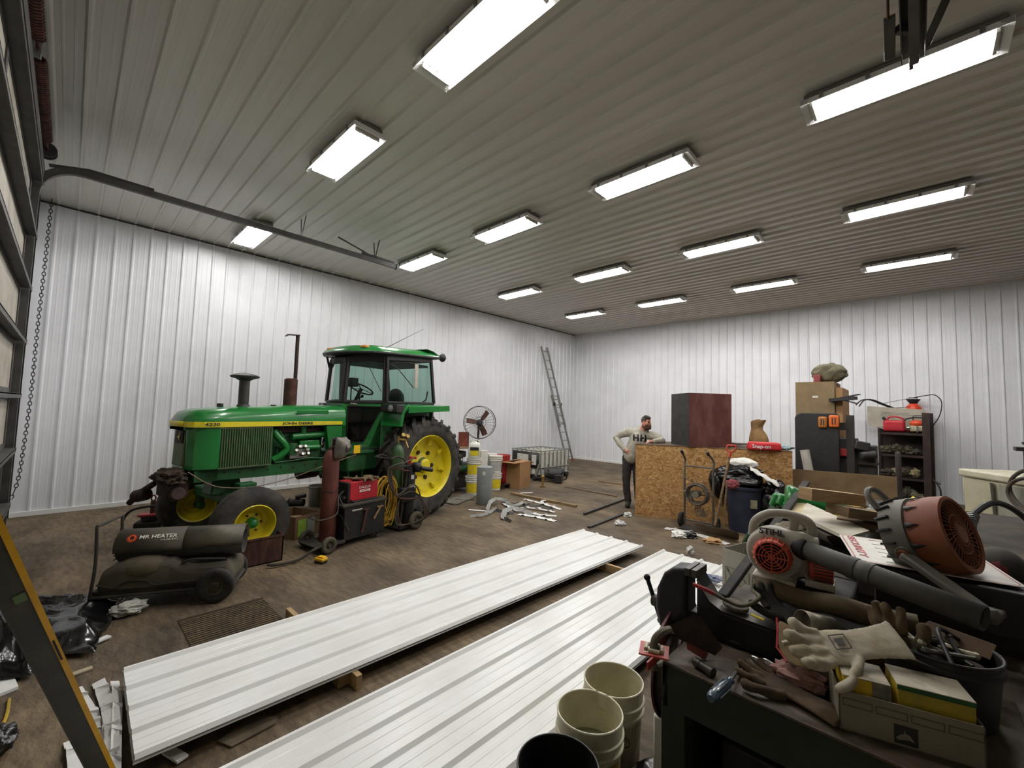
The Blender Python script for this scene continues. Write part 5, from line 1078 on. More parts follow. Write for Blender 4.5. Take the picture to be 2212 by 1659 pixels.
ell(b, hd, (.078, .095, .118), (18, 20, 0)); ell(b, (hd[0]+.01, hd[1]+.03, hd[2]-.07), (.055, .065, .06)); ell(b, (hd[0]+.015, hd[1]+.098, hd[2]-.015), (.016, .022, .028)); ell(b, (hd[0]+.012, hd[1]+.085, hd[2]+.03), (.055, .016, .013), (0, 20, 0))
for s in (-1, 1): ell(b, (hd[0]+s*.08, hd[1]+.0, hd[2]-.01-s*.025), (.014, .025, .035))
# hands: palm and five separate fingers
def hand(b, w, d, up, side, ln=1.):
    w = m_(*w); d = d.normalized(); up = up.normalized(); s = d.cross(up)*side
    b.tube([w, w+d*.045, w+d*.085], [.026, .034, .036], 12); c = w+d*.09
    for i in range(4):
        o_ = s*(.027-.018*i); L_ = (.065, .075, .07, .052)[i]*ln; p = [c+o_-d*.01, c+o_+d*L_*.45-up*.004, c+o_+d*L_*.8-up*.018, c+o_+d*L_-up*.034]; b.tube(p, [.0095, .009, .0085, .008], 8); b.sph(p[-1], .0082, 8)
    p = [w+d*.03+s*.03, w+d*.055+s*.052-up*.005, w+d*.085+s*.058-up*.014]; b.tube(p, [.013, .011, .0095], 8); b.sph(p[-1], .0095, 8)
hand(b, wr, -lat*.95+fwd*.3+V((0, 0, -.12)), V((0, 0, 1)), 1)
hand(b, wl_, lat*.75+fwd*.5+V((0, 0, -.55)), fwd, -1)
b.build('body', mat('skin', 'c48a72', 'b47862', scale=9, rough=.55), MN, world=True, remesh=.008, smoothit=3)
M_hood = mat('grey_marl', 'a19d8f', 'aeaa9d', scale=30, rough=.95, bump=.2, bscale=60); M_trs = mat('charcoal_trousers', '2b2625', '37302e', scale=9, rough=.9)
b = B(); chain(b, [(-.03, .01, .97), (.0, .015, 1.08), (.05, .03, 1.20), (.09, .03, 1.32), (.13, .03, 1.42)], [.165, .16, .16, .165, .12]); ell(b, (-.02, .01, 1.02), (.19, .135, .09))
chain(b, [(.12, .02, 1.42), sl], [.10, .085]); chain(b, [(.14, .02, 1.42), sr], [.10, .08])
chain(b, [sl, (-.24, -.04, 1.38), el, (-.26, .03, 1.20), wl_], [.088, .075, .07, .062, .048]); chain(b, [sr, (.46, .14, 1.35), er, (.45, .31, 1.30), wr], [.085, .075, .066, .058, .048])
chain(b, [(.05, -.03, 1.46), (.12, -.07, 1.52), (.22, -.05, 1.49)], [.055, .06, .055]); chain(b, [(.08, .05, 1.47), (.17, .115, 1.42), (.25, .06, 1.47)], [.04, .035, .04])
ell(b, (.03, .14, 1.08), (.13, .04, .07))
hd_o = b.build('hoodie', M_hood, MN, world=True, remesh=.011, smoothit=5)
md = hd_o.modifiers.new('d', 'DISPLACE'); tx = bpy.data.textures.new('folds', 'CLOUDS'); tx.noise_scale = .09; md.texture = tx; md.strength = .018; md.mid_level = .5
b = B(); ell(b, (-.02, .0, .93), (.175, .125, .10)); chain(b, [hl, (-.12, .03, .70), kl, (-.115, .055, .28), (-.09, .05, .12)], [.105, .09, .078, .068, .066]); chain(b, [hr, (.075, .02, .70), kr, (.09, .0, .28), (.10, -.03, .12)], [.105, .09, .078, .068, .066])
tr_o = b.build('trousers', M_trs, MN, world=True, remesh=.011, smoothit=4); md = tr_o.modifiers.new('d', 'DISPLACE'); md.texture = tx; md.strength = .02; md.mid_level = .5
for (s, f) in ((-.09, .06), (.10, -.02)):
    b = B(); chain(b, [(s, f, .12), (s, f, .06)], [.06, .055]); chain(b, [(s, f-.03, .05), (s-.01, f+.10, .045), (s-.015, f+.17, .038)], [.05, .05, .038]); b.v = [V((v.x, v.y, max(v.z, .0))) for v in b.v]; b.build('boot', mat('work_boot', '34302b', '26231f', scale=10, rough=.8), MN, world=True, remesh=.009, smoothit=2)
b = B(); ell(b, (hd[0]-.008, hd[1]-.018, hd[2]+.045), (.088, .098, .098), (18, 20, 0)); ell(b, (hd[0]+.02, hd[1]+.045, hd[2]+.105), (.07, .05, .035), (0, 20, 0))
hair = b.build('hair', mat('dark_grey_hair', '3d3630', '5a534b', scale=60, rough=.9, bump=.5, bscale=90), MN, world=True, remesh=.008, smoothit=1)
b = B(); ell(b, (hd[0]+.012, hd[1]+.062, hd[2]-.095), (.062, .05, .058)); ell(b, (hd[0]+.012, hd[1]+.09, hd[2]-.055), (.036, .02, .016)); ell(b, (hd[0]-.058, hd[1]+.03, hd[2]-.05), (.018, .035, .055)); ell(b, (hd[0]+.076, hd[1]+.03, hd[2]-.085), (.018, .035, .05))
b.build('beard', mat('brown_beard', '3a2219', '4e3024', scale=60, rough=.95, bump=.5, bscale=90), MN, world=True, remesh=.007, smoothit=1)
for s in (-1, 1):
    b = B(); ell(b, (hd[0]+.012+s*.03, hd[1]+.087, hd[2]+.012-s*.011), (.014, .008, .006)); b.build('eye', M_ink, MN, world=True)
    b = B(); ell(b, (hd[0]+.012+s*.033, hd[1]+.098, hd[2]+.038-s*.011), (.022, .007, .007)); b.build('eyebrow', mat('brown_beard', '3a2219'), MN, world=True)
for s in (-.03, .035): b = B(); b.tube([m_(.165+s, .135, 1.42), m_(.155+s*1.3, .20, 1.34), m_(.13+s, .212, 1.24)], .005, 6); b.build('drawstring', M_hood, MN, world=True)
for s0 in (-.01, .125):
    b = B(); g = .007
    def strip_(xa, xb, za, zb_, n1, n2):
        rows = [[m_(s0+xa+(xb-xa)*i/n1, .34, za+(zb_-za)*j/n2) for i in range(n1+1)] for j in range(n2+1)]; b.loft(rows, cap=False, closed=False)
    strip_(0, .034, 1.275, 1.40, 4, 14); strip_(.076, .11, 1.275, 1.40, 4, 14); strip_(.034, .076, 1.322, 1.355, 5, 4)
    hl_ = b.build('chest_letter', M_ink, MN, world=True, smooth=False); md = hl_.modifiers.new('w', 'SHRINKWRAP'); md.target = hd_o; md.wrap_method = 'PROJECT'; md.use_negative_direction = True; md.use_positive_direction = True; md.offset = .004; md.wrap_mode = 'ABOVE_SURFACE'
# ------------------------------------------------------------------ hand truck with a cord reel
hq = P(1476, 1137); hb = P(1546, 1151); HT = thing('hand_truck', 'upright two-wheeled hand truck in front of the wooden crate', 'hand truck', hq, 0)
hu = (hb-hq); hu.z = 0; HW = .48; hu.normalize(); bk = V((-hu.y, hu.x, 0)); bk = bk if bk.y > 0 else -bk
def hp(s, t, z): return hq+hu*s+bk*t+V((0, 0, z))
b = B()
for s in (0.02, HW-.02): b.tube(spl([hp(s, .0, .06), hp(s, .0, .9), hp(s, .02, 1.08), hp(s-.015 if s < .2 else s-.06, -.10, 1.22)], 5), .017, 8)
for z in (.12, .55, .98): b.tube([hp(0.02, 0, z), hp(HW-.02, 0, z)], .012, 8)
b.build('frame', mat('olive_grey_steel', '5a564b', '454139', scale=8, rough=.6), HT, world=True)
for s in (0.02, HW-.02): b = B(); p = [hp(s-.005, -.05, 1.17), hp(s-.01, -.10, 1.23)]; b.tube([hp(s-.01 if s < .2 else s-.045, -.07, 1.18), hp(s-.015 if s < .2 else s-.06, -.11, 1.235)], .022, 8); b.build('grip', M_black, HT, world=True)
b = B(); b.loft([[hp(.0, -.01, .03), hp(.0, -.20, .008), hp(.0, -.20, .014), hp(.0, -.01, .04)], [hp(HW, -.01, .03), hp(HW, -.20, .008), hp(HW, -.20, .014), hp(HW, -.01, .04)]]); b.build('toe_plate', M_dark, HT, world=True)
for s in (-.03, HW+.03): addwheel(HT, hp(s, .0, .115), .115, .06, hu, M_rubber, M_dust, .5)
rc = hp(.24, -.07, .56); b = B(); random.seed(5)
for k in range(16):
    r = .13+.045*random.random(); z0 = -.07+.14*random.random(); tl = random.uniform(-.3, .3); pts = []
    for j in range(16): a = 2*PI*j/16; pts.append(rc+hu*(r*math.cos(a))+V((0, 0, r*math.sin(a)))+bk*(z0+tl*r*math.sin(a)*.4))
    b.tube(pts, .008, 5, closed=True)
for k in range(4): b.tube(spl([rc+hu*.02*k+V((0, 0, -.1)), rc+hu*(.03*k-.03)+V((0, 0, -.26)), rc+hu*(.05+.03*k)+V((0, 0, -.33)), rc+hu*.09+V((0, 0, -.2))]), .008, 5)
b.tube(spl([rc+V((0, 0, .15)), rc+hu*-.15+V((0, 0, .22)), hp(.02, -.03, .80)]), .008, 5)
solo(b, 'hose_coil', mat('air_hose', '6b5f50', '4b4238', scale=9, rough=.75), 'brown coil of air hose hung on the hand truck', 'hose')
b = B(); b.cyl(rc+bk*-.10, rc+bk*.06, .05, n=14); b.cyl(rc+hu*-.1+V((0, 0, -.12)), rc+hu*-.09+V((0, 0, .0)), .03, n=12); b.tube([rc+hu*-.2+V((0, 0, .02)), rc+hu*.18+V((0, 0, .06))], .014, 7); solo(b, 'water_pump', mat('pump_metal', '8a857a', '5f5b52', scale=12, rough=.45, metal=.5), 'metal pump body in the middle of the brown hose coil', 'pump')
# ------------------------------------------------------------------ snow shovel, second handle
SS = thing('snow_shovel', 'snow shovel with a red D handle and wide brown scoop', 'shovel', P(1548, 1150))
s0, s1, s2, s3 = P(1505, 1153), P(1592, 1168), P(1596, 1150, .18), P(1497, 1128, .16); rings = []
for k in range(7):
    t = k/6; a = s0.lerp(s3, t); c = s1.lerp(s2, t); bul = V((0, 0, -.05*math.sin(PI*t)))+bk*(.07*math.sin(PI*t)); rings.append([a.lerp(c, j/8)+bul*(1)+V((0, 0, .08 if False else .045)) for j in range(9)])
b = B(); b.loft(rings, cap=False, closed=False); mz = min(v.z for v in b.v); b.v = [v-V((0, 0, mz-.004)) for v in b.v]; b.build('scoop', mat('brown_scoop', '4a3d2e', '5d4d3a', scale=5, rough=.7), SS, world=True, solid=.006, sub=1)
sb = PD(1546, 1128, 6.42); st = PD(1576, 985, 6.50)
b = B(); b.tube([sb-(st-sb)*.05, st], .018, 10); b.build('shaft', M_woodd, SS, world=True)
d_ = (st-sb).normalized(); b = B(); pts = [st-d_*.02, st+d_*.07]; b.tube(pts, [.022, .02], 10)
c1, c2 = st+d_*.08-hu*.0+hu*.0, 0; b.tube(spl([st+d_*.05, st+d_*.09-hu*.05, st+d_*.16-hu*.06, st+d_*.165, st+d_*.16+hu*.06, st+d_*.09+hu*.05, st+d_*.05]), .013, 8); b.build('d_handle', mat('handle_red', 'b5372c', 'c44a3a', scale=9, rough=.45), SS, world=True)
tb, tt = PD(1563, 1128, 6.50), PD(1569, 1060, 6.56); b = B(); b.tube([V((tb.x, tb.y, .01)), tb, tt, tt+(tt-tb)*.3], .015, 8); solo(b, 'wooden_pole', M_woodd, 'plain wooden tool handle standing between the shovel shaft and the blue bin', 'handle')
# ------------------------------------------------------------------ garbage bin, bags and cloth
gq = P(1603, 1140); gq = gq+n*(-.31-(gq-A_).dot(n)); gq.z = 0; GB = thing('garbage_bin', 'dark blue round garbage bin overfilled with black bags beside the crate', 'bin', gq)
b = B(Matrix.Translation(gq)); b.lathe([(0, .01), (.21, .01), (.22, 0), (.265, .66), (.29, .665), (.295, .70), (.275, .705), (.262, .68), (.215, .02), (0, .02)], 36); b.build('bin_body', mat('navy_bin', '23293c', '2e3449', scale=5, rough=.55), GB, world=True)
cam_d = V((-gq.x, -gq.y, 0)).normalized(); sd = V((-cam_d.y, cam_d.x, 0))
b = B(); b.box(gq+cam_d*.235+sd*.13+V((0, 0, .46)), (.09, .06, .12), rot=(0, 0, math.degrees(math.atan2(sd.y, sd.x)))); b.build('bin_label', mat('bin_label', '9a9378', '6f6a55', scale=14, rough=.6), GB, world=True)
b = blob(gq+V((0, 0, .84))-sd*.06, (.36, .26, .19), 5, .30, 1.3, seed=21., crease=.05); solo(b, 'garbage_bag', M_bag, 'black garbage bag bulging out of the top of the blue bin', 'garbage bag')
b = blob(gq+sd*.44+n*.04+V((0, 0, .42)), (.24, .22, .40), 5, .28, 1.5, flat=-.40, seed=25., crease=.05); solo(b, 'garbage_bag', M_bag, 'tall black garbage bag standing right of the blue bin', 'garbage bag')
b = blob(gq-sd*.36+n*.1+V((0, 0, .70)), (.13, .12, .24), 4, .25, 1.5, seed=28., crease=.05); solo(b, 'garbage_bag', M_bag, 'small black bag hanging down left of the blue bin behind the shovel', 'garbage bag')
b = blob(gq-sd*.02+V((0, .02, 1.05)), (.22, .14, .085), 4, .15, 2., seed=31.); solo(b, 'white_cloth', mat('white_cloth', 'e6e4de', 'cfccc4', scale=9, rough=.9), 'folded white cloth lying on top of the black garbage bag', 'cloth')
b = B(); rings = []
for k in range(12):
    t = k/11; c = gq+sd*(.10+.38*t)+V((0, -.05, 1.03-.22*t))+cam_d*(.10); rings.append([c+cam_d*(w*.13)-V((0, 0, abs(w)*.05+.012*math.sin(t*20+w*3))) for w in (-1, -.5, 0, .5, 1)])
b.loft(rings, cap=False, closed=False); solo(b, 'paper_towel', mat('white_cloth', 'e6e4de'), 'white towel trailing down the right side of the black garbage bag', 'towel', solid=.004)
b = blob(gq-sd*.16+cam_d*.24+V((0, 0, .74)), (.10, .05, .07), 4, .4, 2.4, seed=35.); solo(b, 'red_rag', mat('pink_rag', '9a5055', '824047', scale=8, rough=.9), 'small pink rag hanging over the rim of the blue bin', 'rag')
# ------------------------------------------------------------------ long brown panel with boards leaning
pa, pb = P(1672, 1010, .92), P(1937, 1030, .92); b = B(); b.bar(V((pa.x, pa.y, .46)), V((pb.x, pb.y, .46)), .02, .92, up=(0, 0, 1)); solo(b, 'cardboard_sheet', mat('brown_panel', '86704f', '755f42', scale=3, rough=.8), 'long low brown cardboard panel standing behind the clutter', 'panel', smooth=False)
b = B(); b.loft([[PD(1797, 1013, 8.0), PD(1829, 995, 8.2), PD(1826, 1050, 8.1), PD(1787, 1052, 7.9)], [PD(1797, 1013, 8.03), PD(1829, 995, 8.23), PD(1826, 1050, 8.13), PD(1787, 1052, 7.93)]])
zb = min(v.z for v in b.v); b.f = b.f; lo = [v for v in b.v]; b.bar(V((lo[2].x, lo[2].y, .0)), V((lo[2].x, lo[2].y, zb+.2)), .04, .04); b.bar(V((lo[3].x, lo[3].y, .0)), V((lo[3].x, lo[3].y, zb+.1)), .04, .04); solo(b, 'board_offcut', mat('brown_board', '705c44'), 'brown board standing on two legs in front of the long brown panel', 'board', smooth=False)
p0, p1 = PD(1842, 1015, 8.3), PD(1884, 1088, 7.7); b = B(); b.tube([p0, p0+(p1-p0)*(1+(p1.z)/(p0.z-p1.z))], .028, 10); solo(b, 'steel_pipe', M_dark, 'dark pipe leaning diagonally against the long brown panel', 'pipe')
p0 = PY(1738, 972, 9.6); p1 = PY(1750, 1012, 9.55); b = B(); b.tube([p0, V((p1.x+.12, 9.5, .0))], .075, 14); solo(b, 'white_tube', mat('dusty_white_tube', 'b9b5ab', 'a39f95', rough=.6), 'dusty white tube leaning on the black upright panel', 'tube')
# ------------------------------------------------------------------ black panel, tall cartons, bag
def wallbox(u0, v0, u1, v1, y, dy, z0=None):
    a, c = PY(u0, v1, y), PY(u1, v0, y); return V((a.x, y, a.z if z0 is None else z0)), V((c.x, y+dy, c.z))
a, c = wallbox(1718, 893, 1812, 1010, 10.0, .12, .0); b = B(); r_ = .10; w2 = c.x-a.x
b.prism([(0, 0), (w2, 0), (w2, c.z-r_*.5), (w2-r_*.4, c.z), (r_, c.z+.0), (r_*.3, c.z-.04), (0, c.z-r_)], .12, Matrix(((1, 0, 0, a.x), (0, 0, 1, a.y), (0, 1, 0, 0), (0, 0, 0, 1))))
bp = solo(b, 'upright_board', M_black, 'tall black upright panel with rounded corners in front of the cartons', 'panel', origin=((a.x+c.x)/2, 10.0, 0), bevel=.015, smooth=True)
for (u0, v0, u1, v1, m, lb) in ((1767, 900, 1786, 924, 'old', 'dull orange float on the black upright panel, left of the brighter one'), (1790, 897, 1812, 923, 'new', 'bright orange float at the top right corner of the black upright panel')):
    aa, cc = wallbox(u0, v0, u1, v1, 9.93, .07); t = thing('orange_float', lb, 'float', (aa.x, 9.95, aa.z)); mm = mat('orange_' + m, 'b0702c' if m == 'old' else 'e0702c', '9a5f26' if m == 'old' else 'c95f22', scale=6, rough=.5)
    b = B(); b.bb(aa, cc); b.build('float_body', mm, t, world=True, bevel=.03, seg=3)
    b = B()
    for k in (.36, .64): b.bb((aa.x+(cc.x-aa.x)*k-.008, 9.922, aa.z+.05), (aa.x+(cc.x-aa.x)*k+.008, 9.93, cc.z-.05))
    b.build('slots', M_ink, t, world=True)
a, c = wallbox(1719, 824, 1802, 895, 10.45, .95, 0); b = B(); b.bb(a, c); tc_ = solo(b, 'tall_carton', mat('old_carton', '7e6a4e', '8c7858', scale=3, rough=.85), 'tall brown carton rising behind the black upright panel', 'box', smooth=False)
aa, cc = wallbox(1755, 855, 1767, 859, 10.445, .003); b = B(); b.bb(aa, cc); b.build('carton_label', M_white, tc_, world=True)
a2 = V((c.x+.01, 10.5, 0)); b = B(); b.bb(a2, (c.x+.12, 11.6, c.z-.12)); solo(b, 'tall_carton', M_card, 'second narrow brown carton tight against the right side of the tall carton', 'box', smooth=False)
q = V((c.x-.12, 10.85, c.z)); b = blob((q.x, q.y, q.z+.20), (.30, .22, .21), 4, .18, 2., flat=-.19, seed=41., crease=.1); solo(b, 'canvas_bag', mat('olive_canvas', '6e6953', '5a5644', scale=6, rough=.95), 'olive canvas bag lying on top of the tall carton', 'bag')
aa, cc = wallbox(1757, 809, 1772, 822, 10.6, .2, c.z); b = B(); b.bb(aa, cc); solo(b, 'red_box', mat('dull_red', '8e3b3b', '6f2d2d', scale=7, rough=.6), 'small red box on the tall carton left of the canvas bag', 'box', bevel=.012)
aa = PY(1806, 862, 10.3); b = B(); b.bar(aa+V((-.1, .1, -.02)), aa+V((.30, 0, .02)), .16, .06); b.bar(aa+V((.05, .05, .02)), aa+V((.36, .0, .09)), .12, .015); b.bar(aa+V((.05, .05, 0)), aa+V((.30, .0, -.08)), .10, .02); b.bar(aa+V((-.08, .35, -.03)), aa+V((-.08, .05, -.03)), .04, .04); solo(b, 'folded_bracket', M_black, 'black folded bracket sticking out from the side of the tall carton', 'bracket')
# machine with post beside the black panel
pt = PY(1836, 897, 10.2); PM = thing('drill_stand', 'dark machine with a square post and red motor right of the black upright panel', 'machine', (pt.x, pt.y, 0))
b = B(); b.bb((pt.x-.06, pt.y-.05, 0), (pt.x+.06, pt.y+.05, pt.z)); b.build('post', mat('post_brown', '332c24', '282320', scale=5, rough=.7), PM, world=True, bevel=.006)
aa = PY(1812, 921, 10.2); b = B(); b.bb((aa.x-.1, pt.y-.04, aa.z-.07), (pt.x, pt.y+.04, aa.z+.07)); b.build('cross_arm', mat('post_brown', '332c24'), PM, world=True)
aa, cc = wallbox(1812, 948, 1850, 1010, 10.25, .4, .4); b = B(); b.bb(aa, cc); b.bb((pt.x+.02, 10.3, .5), (pt.x+.36, 10.7, cc.z-.12)); b.box((pt.x+.15, 10.2, cc.z-.12), (.22, .2, .16), rot=(0, 12, 20)); b.cyl((pt.x+.15, 10.1, cc.z-.3), (pt.x+.36, 10.2, cc.z-.26), .07); b.build('machine_body', M_dark, PM, world=True, bevel=.02)
aa, cc = wallbox(1814, 970, 1832, 985, 10.15, .1); b = B(); b.bb(aa, cc); b.build('red_motor', M_red, PM, world=True, bevel=.015)
b = B(); b.bb((pt.x-.3, 10.25, 0), (pt.x+.4, 10.7, .42)); b.bb((pt.x+.1, 10.2, .98), (pt.x+.38, 10.5, 1.02)); b.build('base', M_rustd, PM, world=True)
# ------------------------------------------------------------------ steel shelf unit at the far wall
SH = thing('steel_shelf', 'dark steel shelf unit full of clutter standing at the far wall', 'shelf', (-.26, 13.2, 0)); M_sh = mat('shelf_steel', '2f2320', '40302a', scale=6, rough=.6, metal=.2)
x0, x1, y0, y1 = -.66, .20, 13.0, 13.55
for k, z in enumerate((1.56, 1.07, .56, .10)):
    b = B(); b.bb((x0, y0, z-.015), (x1, y1, z)); b.bb((x0, y0, z-.07), (x1, y0+.01, z)); b.bb((x0, y1-.01, z-.07), (x1, y1, z)); b.build('shelf_board', M_sh, SH, world=True, smooth=False)
for x, y, h_ in ((x0, y0, 1.62), (x1-.12, y0-.01, 2.0), (x0, y1, 1.62), (x1-.05, y1, 2.0)):
    b = B(); w_ = .03 if x < 0 else .12; b.bb((x, y-.02, 0), (x+w_, y+.01, h_)); b.build('upright', M_sh, SH, world=True, smooth=False)
b = B(); b.bb((x0, y1, .0), (x1, y1+.006, 1.6)); b.bb((x1-.01, y0, 0), (x1, y1, 1.9)); b.build('back_panel', M_sh, SH, world=True, smooth=False)
p = PY(1940, 980, 12.2); b = B(); b.tube([(p.x, p.y, 0), (p.x, p.y, p.z)], .05, 12); b.sph((p.x, p.y, p.z), .05, 12); solo(b, 'steel_post', mat('post_grey', '4b4440', '3a3431', scale=6, rough=.6), 'round steel post standing in front of the shelf unit', 'post')
random.seed(11)
for z, nn, cl in ((1.07, 9, ('57503f', '6d6553', '45403a')), (.56, 5, ('4a4036', '8f8460', '5c4c3c')), (.10, 7, ('7c735d', '544b3f', '8f8a7c'))):
    for k in range(nn):
        x = x0+.10+(x1-x0-.30)*(k+.5)/nn; hh = random.uniform(.05, .12); b = blob((x, y0+.14+.1*random.random(), z+hh*.9), (random.uniform(.07, .14), .10, hh), 3, .45, 2.2, flat=-hh*.88, seed=50.+k+z*10)
        solo(b, 'shop_rag', mat('rag_%s' % cl[k % 3], cl[k % 3], rough=.95), '%s bundle on the %s shelf of the steel shelf unit' % (('dark olive', 'greyish', 'brown')[k % 3], {1.07: 'second', .56: 'third', .10: 'bottom'}[z]), 'bundle', group='bundles on the steel shelf unit')
for k in range(4):
    b = B(); b.tube(spl([(x0+.05+.1*k, y0+.02, 1.12+.03*k), (x0+.15+.12*k, y0-.02, 1.25), (x0+.25+.1*k, y0+.05, 1.13)]), .008, 5); solo(b, 'cable_loop', M_hose, 'thin cable loop on the second shelf of the steel shelf unit', 'cable', group='cable loops on the second shelf')
# items on top
a, c = wallbox(1880, 868, 1998, 913, 13.35, .10); b = B(); th = R(-4); b.bb((a.x-.05, 13.32, 1.66), (c.x+.02, 13.44, 2.14)); b.v = [V((v.x, v.y, v.z-(v.x-a.x)*.07)) for v in b.v]; wb = solo(b, 'long_carton', mat('grey_carton', 'b3aea0', 'a09b8c', scale=4, rough=.8), 'long grey-white carton on top of the steel shelf behind the red can', 'box', smooth=False)
b = B()
for k in range(5): z = 2.02-.035*k; b.bb((a.x+.2, 13.315, z), (a.x+.2+(.5, .62, .3, .7, .25)[k], 13.32, z+.008))
b.v = [V((v.x, v.y, v.z-(v.x-a.x)*.07)) for v in b.v]; b.build('printed_lines', mat('print_grey', '6d6a60'), wb, world=True)
gc = V((-.38, 13.14, 1.56)); GC = thing('fuel_can', 'red plastic fuel can on top of the steel shelf', 'fuel can', gc)
b = B(); b.bb(gc+V((-.19, -.10, 0)), gc+V((.19, .10, .26))); b.build('can_body', mat('can_red', 'c02632', 'a82230', scale=5, rough=.45), GC, world=True, bevel=.05, seg=4)
b = B(); b.tube(spl([gc+V((-.12, 0, .25)), gc+V((-.08, 0, .33)), gc+V((.06, 0, .335)), gc+V((.16, 0, .28)), gc+V((.17, 0, .16))]), .02, 8); b.build('handle', mat('can_red', 'c02632'), GC, world=True)
b = B(); b.cyl(gc+V((-.15, 0, .25)), gc+V((-.19, 0, .32)), .03); b.build('spout_cap', M_black, GC, world=True)
cs_ = V((.0, 13.12, 1.56)); CS = thing('chainsaw', 'orange and cream chainsaw on top of the steel shelf right of the fuel can', 'chainsaw', cs_)
b = B(); b.bb(cs_+V((-.12, -.12, .02)), cs_+V((.12, .1, .15))); b.build('engine_case', mat('saw_cream', 'c9c3a4', '8f8a72', scale=12, rough=.5), CS, world=True, bevel=.03)
b = B(); b.sph(cs_+V((0, -.02, .20)), (.13, .11, .08), 16); b.build('top_cover', mat('saw_orange', 'd9512b', 'c04a28', scale=5, rough=.4), CS, world=True)
b = B(); b.tube(spl([cs_+V((-.20, 0, .02)), cs_+V((-.23, 0, .2)), cs_+V((-.14, 0, .31)), cs_+V((.08, 0, .33)), cs_+V((.16, 0, .26)), cs_+V((.15, 0, .1))]), .016, 8); b.tube(spl([cs_+V((-.06, -.08, .27)), cs_+V((-.05, -.09, .36)), cs_+V((.1, -.09, .37)), cs_+V((.13, -.08, .30))]), .01, 6); b.build('front_handle', M_black, CS, world=True)
b = B(); b.bb(cs_+V((-.015, -.17, .0)), cs_+V((.015, -.12, .14))); b.cyl(cs_+V((-.12, -.1, .1)), cs_+V((-.17, -.1, .1)), .03); b.build('guide_bar', M_chrome, CS, world=True, bevel=.004)
sp = V((-.05, 13.62, 1.56)); SP = thing('garden_sprayer', 'orange pump sprayer with a black funnel top and hose standing behind the long carton', 'sprayer', (sp.x, 13.62, 1.56))
b = B(Matrix.Translation((sp.x, 13.55, 1.56))); b.lathe([(0, 0), (.13, 0), (.14, .03), (.14, .50), (.13, .58), (.06, .66), (0, .67)], 24); b.build('tank', mat('sprayer_orange', 'e8492a', 'cf4226', scale=6, rough=.4), SP, world=True)
b = B(Matrix.Translation((sp.x, 13.55, 2.2))); b.lathe([(0, 0), (.06, 0), (.08, .04), (.13, .12), (.12, .12), (.05, .05), (0, .05)], 20); b.tube([V((.07*math.cos(a*PI/6), .04*math.sin(a*PI/6), .15)) for a in range(12)], .012, 6, closed=True); b.build('pump_top', M_black, SP, world=True)
tp_ = V((sp.x, 13.5, 2.35)); b = B(); b.tube(spl([tp_, tp_+V((.2, 0, .05)), tp_+V((.36, 0, .06)), tp_+V((.46, 0, -.1)), tp_+V((.42, 0, -.4)), tp_+V((.30, 0, -.65))]), .011, 6); b.tube([tp_+V((-.02, 0, .0)), tp_+V((-.5, -.05, -.13)), tp_+V((-.6, -.05, -.15))], [.005, .006, .016], 6); b.build('hose_and_wand', M_black, SP, world=True)
b = B(); z0 = 2.16
for dx in (0, .05): b.tube(spl([(-.42+dx, 13.35, z0-.06), (-.62+dx, 13.3, z0+.04), (-.80+dx, 13.25, z0+.13), (-.95+dx, 13.2, z0+.12), (-1.06+dx*1.2, 13.15, z0+.0-dx*.6)]), .015, 7)
b.tube([(-.42, 13.35, z0-.06), (-.10, 13.38, z0-.02)], .008, 6); solo(b, 'bent_tubes', M_black, 'pair of bent black tubes sticking out over the left end of the long carton', 'tubes')
b = B(); b.tube(spl([(.20, 13.1, .55), (.27, 13.05, .50), (.33, 13.02, .35), (.34, 13.02, .12), (.36, 13.0, .0)]), .014, 6); b.tube([(.2, 13.1, .55), (.34, 13.05, .47)], .016, 6); solo(b, 'hanging_cable', M_black, 'black cable hanging down beside the right edge of the steel shelf unit', 'cable')
# ================================================================== CLUTTERED REAR BENCH AND WHAT LIES ON IT
M_bt = mat('bench_top_dark', '2e2822', '453b30', scale=5, rough=.85)
RB = thing('workbench', 'dark rear workbench buried under lumber, the security sign and the fan', 'workbench', (.4, 4.2, 0)); ZT = 1.0
b = B(); b.bb((-.50, 2.76, ZT-.06), (1.5, 5.7, ZT)); b.build('bench_top', M_bt, RB, world=True, bevel=.006)
for x, y in ((-.44, 2.85), (1.4, 2.85), (-.44, 5.6), (1.4, 5.6)): b = B(); b.bb((x-.05, y-.05, 0), (x+.05, y+.05, ZT-.06)); b.build('leg', M_bt, RB, world=True)
b = B(); b.bb((-.48, 2.8, .3), (1.45, 5.6, .34)); b.bb((-.48, 2.78, .1), (1.45, 2.80, .94)); b.build('lower_shelf', M_bt, RB, world=True)
def slab(name, label, cat, m, pts, th, par=None, **k):
    """plate through four points (upper side), thickness th downwards"""
    b = B(); q = [V(p) for p in pts]; nn = (q[1]-q[0]).cross(q[3]-q[0]).normalized(); nn = nn if nn.z > 0 else -nn
    b.loft([q, [p-nn*th for p in q]]); return solo(b, name, m, label, cat, **k)
